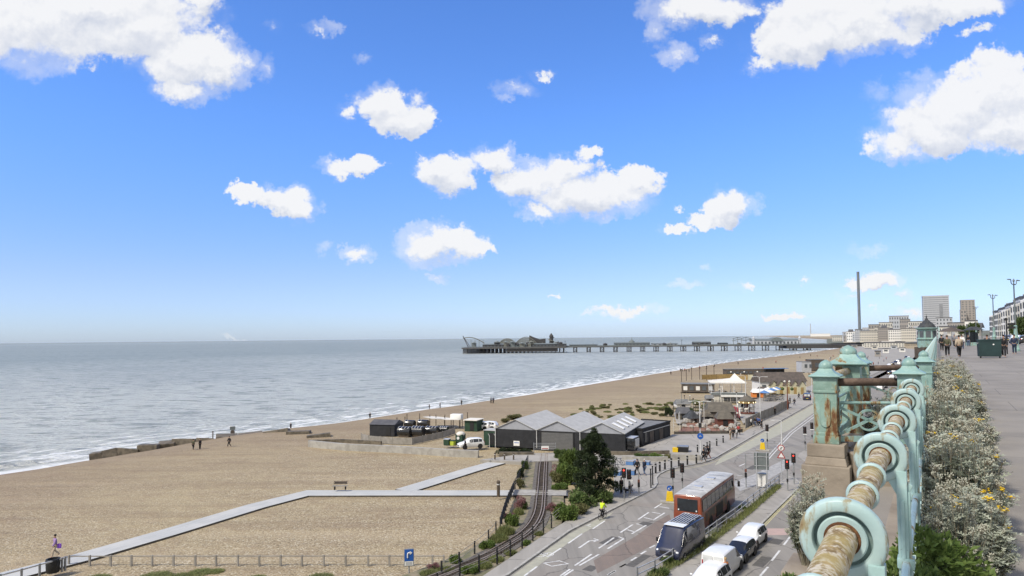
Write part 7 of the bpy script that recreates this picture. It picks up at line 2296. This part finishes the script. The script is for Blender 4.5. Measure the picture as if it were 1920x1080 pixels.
# lamp columns of the lower road
def lampcol(u, vb, vt, label, arms=2, sign=False):
    q = at(u, vb, .1)
    h = (vb - vt) * q.y / FPX
    r = T('lamp_column', label, 'street lamp', q, facing(q), 'lamp columns along the lower road')
    MB().tube([(0, 0, 0), (0, 0, 1.4), (0, 0, 1.5), (0, 0, h)], [.12, .12, .08, .06], 8).o('column', 'pole_white', r)
    for s_ in (-1, 1)[:arms]:
        MB().tube([(0, 0, h), (s_ * .5, 0, h + .12), (s_ * 1.1, 0, h + .1)], .04, 6).o('arm', 'pole_white', r)
        MB().box((s_ * 1.25, 0, h + .08), (.55, .2, .10)).o('lantern', 'pole_white', r, False, .03)
    if sign:
        MB().lathe([(.42, -.02), (.42, .02)], (0, -.12, h * .415), 20, (0, 1, 0)).o('sign_disc', 'sign_blue', r)
        MB().bar((-.18, -.16, h * .415 - .05), (.18, -.16, h * .415 - .05), .05, .02).bar((-.12, -.16, h * .415 - .05), (0, -.16, h * .415 + .16), .05, .02).bar((.12, -.16, h * .415 - .05), (0, -.16, h * .415 + .16), .05, .02).o('sign_symbol', 'white_paint_flat', r)
        MB().box((0, -.1, h * .60), (.42, .2, .6)).o('box', 'post_black', r)
lampcol(1314, 863, 755, 'tall pale lamp column with a blue round sign on the plaza', 2, True)
lampcol(1426, 790, 708, 'pale lamp column behind the grey fence near the orange kiosk')
lampcol(1399, 775, 706, 'pale lamp column above the canopied pavilion', 1)
lampcol(1466, 838, 790, 'thin pale pole on the lower road right of the hatched island', 1)
lampcol(1523, 757, 700, 'pale lamp column left of the rusty pillar cap', 1)
q = at(1477, 768, .1)
r = T('lantern_post', 'brown ornate lantern post with hanging baskets by the end of the grey fence', 'street lamp', q, facing(q))
h = 55 * q.y / FPX
MB().tube([(0, 0, 0), (0, 0, h)], [.16, .07], 8).o('column', 'red_brown', r)
for s_ in (-1, 1):
    MB().tube([(0, 0, h * .8), (s_ * .7, 0, h * .9), (s_ * 1.0, 0, h * .8)], .05, 6).o('arm', 'red_brown', r)
    MB().ball((s_ * 1.0, 0, h * .7), .38, 8, 6).o('basket', 'mid_leaf', r)
    MB().ball((s_ * .5, 0, h * .95), .25, 8, 6).o('lantern', 'canvas', r)
car('parked_van', 'dark blue van parked in front of the rightmost beach huts', at(1513, 750, 0), HZ + .25, 'navy_paint', L=4.8, hw=.95, style='van')

# ------------------------------------------------------------------ upper promenade furniture
def prom_lamp(u, vt, y, label):
    q = deep(u, 640, y)
    h = deep(u, vt, y).z - PZ
    r = T('promenade_lamp', label, 'street lamp', (q.x, q.y, PZ), ZW + 1.2, 'ornate lamp standards on the upper promenade')
    MB().lathe([(.34, 0), (.36, .2), (.26, .35), (.24, 1.3), (.30, 1.4), (.18, 1.6), (.15, 2.5), (.18, 2.6), (.10, 2.7)], (0, 0, 0), 12).o('base', 'cap_iron', r, True)
    MB().tube([(0, 0, 2.6), (0, 0, h)], [.085, .055], 8).o('column', 'lamp_grey', r)
    MB().lathe([(.1, 0), (.12, .08), (.03, .3)], (0, 0, h - .1), 8).o('finial', 'lamp_grey', r)
    for s_ in (-1, 1):
        MB().tube([(0, 0, h - .35), (s_ * .45, 0, h - .42), (s_ * .75, 0, h - .30), (s_ * .80, 0, h + .02), (s_ * .95, 0, h + .10), (s_ * 1.2, 0, h + .08)], .045, 6).o('arm', 'lamp_grey', r)
        MB().box((s_ * 1.35, 0, h + .06), (.55, .2, .09)).o('lantern', 'lamp_grey', r, False, .03)
prom_lamp(1905, 526, 71, 'nearest double armed lamp standard with a turquoise base at the right edge')
prom_lamp(1864.5, 554, 97, 'second double armed lamp standard, behind the dark bin')
prom_lamp(1831, 576, 150, 'third and shortest lamp standard, above the bus shelter')
q = deep(1857, 668, 52)
r = T('communal_bin', 'large dark green communal bin standing on the upper promenade', 'bin', (q.x, q.y, PZ), facing(q) + .12)
MB().box((0, .5, .72), (1.42, 1.0, 1.2), taper=1.03).o('body', 'bin_green', r, False, .04)
MB().box((0, .5, 1.37), (1.5, 1.08, .12)).o('lid', 'bin_green', r, False, .04)
MB().lathe([(.055, 0), (.055, .02)], (.22, -.02, 1.05), 12, (0, -1, 0)).o('sticker', 'white_paint_flat', r)
for x in (-.6, .6):
    MB().lathe([(.1, -.04), (.1, .04)], (x, .1, .1), 10, (1, 0, 0)).o('wheel', 'tyre', r)
MB().tube([(-.74, .0, 1.15), (-.80, .0, 1.15), (-.80, 1.0, 1.15), (-.74, 1.0, 1.15)], .025, 6).o('handle', 'grey_metal', r)
def shelter():
    q = deep(1830, 645, 106)
    r = T('bus_shelter', 'glazed promenade shelter with a dark hipped roof beyond the bin', 'shelter', (q.x, q.y, PZ), facing(q) + .3)
    for x in (-.85, .85):
        for y in (0, 1.8):
            MB().box((x, y, 1.2), (.12, .12, 2.4)).o('post', 'lamp_grey', r)
    MB().add([(-1.15, -.3, 2.4), (1.15, -.3, 2.4), (1.15, 2.1, 2.4), (-1.15, 2.1, 2.4), (-.4, .9, 2.95), (.4, .9, 2.95)], [(0, 1, 5, 4), (2, 3, 4, 5), (1, 2, 5), (3, 0, 4), (3, 2, 1, 0)]).o('roof', 'dark_roof', r)
    MB().box((0, 1.75, 1.3), (1.6, .05, 1.6)).o('glazing', 'glass_dark', r)
    MB().box((0, .9, .25), (1.7, 1.7, .5)).o('bench_base', 'cap_iron', r)
shelter()
q = deep(1785, 648, 88)
r = T('parasol', 'dark tan parasol open above the promenade walkers', 'parasol', (q.x, q.y, PZ))
MB().lathe([(.03, 0), (.03, 2.5)], (0, 0, 0), 8).o('pole', 'grey_metal', r)
MB().lathe([(1.45, 2.15), (1.42, 2.22), (.5, 2.6), (.04, 2.75)], (0, 0, 0), 10).o('canopy', 'brown_clad', r)
MB().lathe([(.28, 0), (.28, .1)], (0, 0, 0), 12).o('base', 'grey_metal', r)
q = deep(1889, 668, 62)
r = T('bus_stop_sign', 'dark bus stop post with a round finial left of the nearest lamp standard', 'sign', (q.x, q.y, PZ), facing(q))
MB().tube([(0, 0, 0), (0, 0, 3.1)], .05, 8).o('post', 'post_black', r)
MB().lathe([(.14, -.03), (.14, .03)], (0, 0, 3.15), 14, (0, 1, 0)).o('finial', 'post_black', r)
MB().box((.38, 0, 2.7), (.6, .05, .22)).box((.38, 0, 2.4), (.6, .05, .22)).o('plates', 'post_black', r)
for (t, w, rz, m, lb) in ((79, 12.3, 0, 'white_paint', 'white car on the upper road at the right edge of the picture'), (92, 12.6, 0, 'red_cloth', 'red car parked behind the white car on the upper road'), (108, 12.6, 0, 'white_paint', 'white car parked on the upper road behind the dark bin'), (122, 12.6, 0, 'grey_metal', 'silver car parked on the upper road beyond the white one'), (140, 12.6, 0, 'black_paint', 'black car parked on the upper road near the shelter'), (156, 12.6, 0, 'white_paint', 'far white car parked on the upper road'), (176, 12.6, 0, 'navy_paint', 'far dark blue car parked on the upper road')):
    q = rail(t, w)
    car('parked_car', lb, (q.x, q.y, PZ + .004), ZW + math.pi * (t % 2), m)
# a leafy street tree by the far terrace
for (t, w, h, lb) in ((205, 17, 6.0, 'dark green street tree at the right edge before the terrace'), (330, 12, 6.5, 'street tree in front of the middle of the terrace'), (390, 11, 6.0, 'farthest street tree by the gap in the terrace')):
    q = rail(t, w)
    r = T('street_tree', lb, 'tree', (q.x, q.y, PZ), t)
    MB().tube([(0, 0, 0), (0, 0, h * .5)], [.18, .1], 8).o('trunk', 'stem', r)
    f = part('crown', shrub_me('green'), r, loc=(0, 0, h * .3))
    f.scale = (2.6, 2.6, h * .72)

# ------------------------------------------------------------------ people
def pp(u, v, top, leg, hair, ps, rz, label, z=.1, s=1.0, group=None):
    person(label, at(u, v, z), rz, ps, top, leg, hair, s, group)
def pu(u, y, top, leg, hair, ps, rz, label):
    q = deep(u, 650, y)
    person(label, (q.x, q.y, PZ), rz, ps, top, leg, hair)
pu(1776, 57, 'olive_cloth', 'black_cloth', 'brown_hair', 'walk', ZW, 'walker in an olive jacket and black trousers, left one of the promenade pair')
pu(1798.5, 55, 'beige_cloth', 'black_cloth', 'black_hair', 'walk2', ZW + .2, 'walker in a beige top and black trousers on the upper promenade')
pu(1804, 78, 'white_cloth', 'navy_cloth', 'brown_hair', 'walk', ZW, 'walker in a white shirt just beyond the beige topped walker')
pu(1882, 54, 'black_cloth', 'black_cloth', 'black_hair', 'walk', ZW + 3.0, 'walker in black right of the communal bin')
pu(1902, 62, 'navy_cloth', 'navy_cloth', 'brown_hair', 'stand', ZW + 2.8, 'person in navy standing left of the nearest lamp standard')
pu(1851, 58, 'black_cloth', 'black_cloth', 'brown_hair', 'stand', ZW, 'person in black whose head shows above the communal bin')
pu(1766, 74, 'black_cloth', 'black_cloth', 'black_hair', 'walk2', ZW, 'dark clothed walker close to the railing planting')
pu(1816, 100, 'black_cloth', 'denim', 'brown_hair', 'stand', ZW, 'person in black waiting left of the shelter')
pu(1790, 95, 'grey_cloth', 'black_cloth', 'brown_hair', 'walk', ZW + 3, 'grey topped walker under the parasol')
def Z2(x, y):
    return 1120 + x / 4.155, 820 + y / 4.155
def Z6(x, y):
    return 900 + x / 4.571, 740 + y / 4.571
pp(*Z6(1212, 850), 'black_cloth', 'black_cloth', 'black_hair', 'stand', .6, 'person in black with a dog beside the lit traffic light by the pine', .12)
pp(*Z6(1298, 845), 'white_cloth', 'grey_cloth', 'brown_hair', 'walk', 2.2, 'walker in a white top and pale trousers behind the lit traffic light', .12)
pp(*Z6(1350, 690), 'black_cloth', 'black_cloth', 'brown_hair', 'walk', .4, 'left person of the pair crossing the plaza by the blue blocks', .12, 1.12)
pp(*Z6(1412, 690), 'navy_cloth', 'denim', 'white_hair', 'walk2', .4, 'white haired right person of the pair crossing the plaza', .12, 1.12)
pp(*Z2(830, 190), 'black_cloth', 'black_cloth', 'black_hair', 'walk', .6, 'left walker in black by the tall lamp column', .12)
pp(*Z2(848, 168), 'grey_cloth', 'black_cloth', 'brown_hair', 'walk2', .6, 'grey topped middle walker by the tall lamp column', .12)
pp(*Z2(868, 166), 'black_cloth', 'red_brown', 'brown_hair', 'walk', .6, 'right walker in a dark coat and maroon skirt by the tall lamp column', .12)
for (x, y, t, l, lb) in ((1110, 752, 'white_cloth', 'black_cloth', 'walker in white by the nearer end of the grey fence'), (1152, 742, 'black_cloth', 'denim', 'walker in black beside the blue jacketed pair'), (1180, 740, 'blue_cloth', 'navy_cloth', 'walker in a bright blue jacket by the grey fence'), (1192, 746, 'blue_cloth', 'black_cloth', 'second walker in blue, right of the first'), (1216, 770, 'black_cloth', 'black_cloth', 'tall walker in black nearest the kerb by the grey fence'), (932, 862, 'black_cloth', 'black_cloth', 'person in black with a pushchair at the golf course corner'), (968, 866, 'white_cloth', 'grey_cloth', 'person in white at the golf course corner'), (985, 830, 'red_cloth', 'black_cloth', 'person in red behind the golf corner group'), (905, 876, 'beige_cloth', 'beige_cloth', 'person in beige at the left of the golf corner group'), (1350, 632, 'black_cloth', 'black_cloth', 'lone walker in black halfway along the grey fence'), (1545, 535, 'black_cloth', 'navy_cloth', 'walker pushing a pram beyond the grey fence'), (1500, 520, 'black_cloth', 'black_cloth', 'walker in black near the lantern post'), (1482, 560, 'red_brown', 'black_cloth', 'walker in maroon by the lantern post'), (1590, 470, 'navy_cloth', 'black_cloth', 'walker beside the parked blue van'), (1680, 480, 'black_cloth', 'black_cloth', 'walker crossing in front of the parked blue van')):
    pp(1200 + x / 5.333, 660 + y / 5.333, t, l, 'brown_hair', ('walk', 'walk2', 'stand')[x % 3], .5 + x, lb, .11)
pp(*C6(1362, 664), 'black_cloth', 'black_cloth', 'black_hair', 'walk', 1.8, 'person in black walking in front of the silver white car', 0)
# dog
q = at(*Z6(1262, 845), .12)
d = T('dog', 'small black dog standing between the two people at the lit traffic light', 'dog', q, 1.9)
J = {'hip': ((0, -.22, .34), (.09, .10)), 'ch': ((0, .16, .35), (.10, .13)), 'nk': ((0, .28, .47), .06), 'hd': ((0, .36, .55), (.065, .065)), 'nz': ((0, .48, .52), .032), 't1': ((0, -.34, .42), .022), 't2': ((0, -.44, .52), .012)}
lk = [('hip', 'ch'), ('ch', 'nk'), ('nk', 'hd'), ('hd', 'nz'), ('hip', 't1'), ('t1', 't2')]
for s_ in (-1, 1):
    k = 'l' if s_ < 0 else 'r'
    J.update({k + 'k': ((s_ * .07, -.18, .22), .045), k + 'h': ((s_ * .07, -.30, .13), .028), k + 'p': ((s_ * .07, -.26, .02), .026), k + 'e': ((s_ * .07, .18, .18), .038), k + 'f': ((s_ * .07, .19, .02), .026)})
    lk += [('hip', k + 'k'), (k + 'k', k + 'h'), (k + 'h', k + 'p'), ('ch', k + 'e'), (k + 'e', k + 'f')]
part('body', skin_mesh('body', J, lk, 'black_cloth', ('hip',)), d)
# beach
PROFZ = [(-8, -6.6), (0, -5.02), (5, -4.25), (9, -3.55), (14, -2.75), (18, -1.9), (23, -1.0), (27, -.55), (31, -.36), (9999, -.35)]
def onb(u, v):
    z = -3.0
    for _ in range(8):
        p = at(u, v, z)
        k = min(range(len(SL)), key=lambda i: (SL[i] - p.xy).length_squared)
        d_ = -(p.xy - SL[k]).dot(SN[k])
        for (a, za), (b, zb) in zip(PROFZ[:-1], PROFZ[1:]):
            if a <= d_ <= b:
                z = .5 * z + .5 * (za + (zb - za) * (d_ - a) / (b - a))
                break
    return at(u, v, z)
for i, (u, v, t, lb) in enumerate(((362, 844, 'olive_cloth', 'left walker beside the overturned dinghy'), (375, 842.5, 'black_cloth', 'right walker beside the overturned dinghy'), (430, 838, 'black_cloth', 'lone walker below the groyne marker with the disc'), (693.6, 786, 'black_cloth', 'figure standing at the water above the black shed'), (805, 768.5, 'black_cloth', 'figure at the water above the sail canopy'), (865.5, 760.5, 'black_cloth', 'figure with raised arms at the water right of the canopy'), (921, 757, 'black_cloth', 'left of two figures sitting high on the beach above the green hut'), (925, 757, 'navy_cloth', 'right of two figures sitting high on the beach above the green hut'), (545, 807.5, 'black_cloth', 'small figure at the waterline beyond the groyne'), (825, 766, 'black_cloth', 'crouching figure at the waterline above the sail canopy'))):
    person(lb, onb(u, v), i * 1.3, ('walk', 'stand', 'walk2')[i % 3], t, 'black_cloth', 'black_hair', 1.0)
for i, (u, v) in enumerate(((1276, 697), (1280, 697), (1284, 697), (1258, 703), (1292, 698), (1312, 692), (1325, 691), (1340, 688), (1455, 681), (1384, 684), (1500, 672), (1532, 669), (1520, 668))):
    person('tiny distant figure on the far beach near the waterline', onb(u, v), i, ('walk', 'stand', 'walk2')[i % 3], ('black_cloth', 'navy_cloth', 'red_cloth')[i % 3], 'black_cloth', 'black_hair', 1.0, 'distant figures on the far beach')
for i, (u, vb, vt) in enumerate(((1278, 716, 693), (1287, 714, 694), (1297, 712, 690), (1312, 712, 690), (1325, 713, 691), (1339, 709, 687))):
    q = at(u, vb, -.3)
    r = T('beach_post', 'thin dark post in the row standing on the far beach', 'post', q, 0, 'thin posts on the far beach')
    MB().tube([(0, 0, 0), (0, 0, (vb - vt) * q.y / FPX)], .12, 6).o('shaft', 'post_brown', r)
    MB().box((0, 0, (vb - vt) * q.y / FPX), (.5, .3, .3)).o('lamp', 'post_brown', r)
# crowd and traffic on the far lower promenade
fr = random.Random(21)
for i in range(46):
    t = fr.uniform(190, 560)
    p = rail(t, -fr.uniform(26, 70))
    person('distant walker on the far lower promenade seen between the pillars', (p.x, p.y, .6 if t > 300 else .12), fr.uniform(0, 6.3), ('walk', 'stand', 'walk2')[i % 3], ('black_cloth', 'navy_cloth', 'grey_cloth', 'white_cloth', 'red_cloth')[i % 5], ('black_cloth', 'denim')[i % 2], 'brown_hair', 1.0, 'distant walkers on the far lower promenade')
base_car = car('parked_car', 'white car parked on the far lower road seen beyond the pillars', (0, 0, 0), HZ, 'white_paint')
base_car['group'] = 'cars on the far lower road'
bc2 = car('parked_car', 'dark car parked on the far lower road seen beyond the pillars', (0, 0, 0), HZ, 'black_paint')
bc2['group'] = 'cars on the far lower road'
ks = [(200 + i * 16 + fr.uniform(-4, 4), -fr.uniform(14, 22)) for i in range(22)]
for i, (t, w) in enumerate(ks):
    p = rail(t, w)
    b0 = base_car if i % 2 == 0 else bc2
    if i < 2:
        b0.location = (p.x, p.y, .62 if t > 300 else .01)
    else:
        dup(b0, (p.x, p.y, .62 if t > 300 else .01), HZ + math.pi * (i % 3 == 0))
# clutter among the far seafront: kiosks and shelters
ck = [(1640, 655, 'cream_wall'), (1661, 662, 'white_wall'), (1646, 668, 'brown_block'), (1676, 655, 'grey_block'), (1692, 660, 'white_wall'), (1602, 652, 'brown_block'), (1622, 650, 'cream_wall')]
for i, (u, v, m) in enumerate(ck):
    q = at(u, v, .3)
    s = q.y / FPX
    r = T('seafront_kiosk', ('pale', 'white', 'brown', 'grey', 'small white', 'low brown', 'low cream')[i] + ' kiosk on the far seafront above the pillar caps', 'kiosk', q, faceme(q))
    MB().box((0, 3, 2.0), (10 * s, 6, 4.0)).o('wall', m, r)
    MB().box((0, 3, 4.1), (11 * s, 7, .4)).o('roof', 'slate', r)
    part('window', winmesh(6 * s, 1.4), r, loc=(0, -.05, 2.2))

# ------------------------------------------------------------------ sea air
hz_ = MB().box((900, 6000, 92), (11000, 13000, 204)).o('haze')
hm = bpy.data.materials.new('haze')
hm.use_nodes = True
hm.node_tree.nodes.clear()
hg = NT(hm.node_tree)
vol = hg.n('ShaderNodeVolumePrincipled', {'Color': (.90, .92, .95, 1), 'Density': HAZE, 'Anisotropy': .2})
ho = hg.n('ShaderNodeOutputMaterial')
hm.node_tree.links.new(vol.outputs[0], ho.inputs['Volume'])
hz_.data.materials.append(hm)
hz_['kind'] = 'stuff'
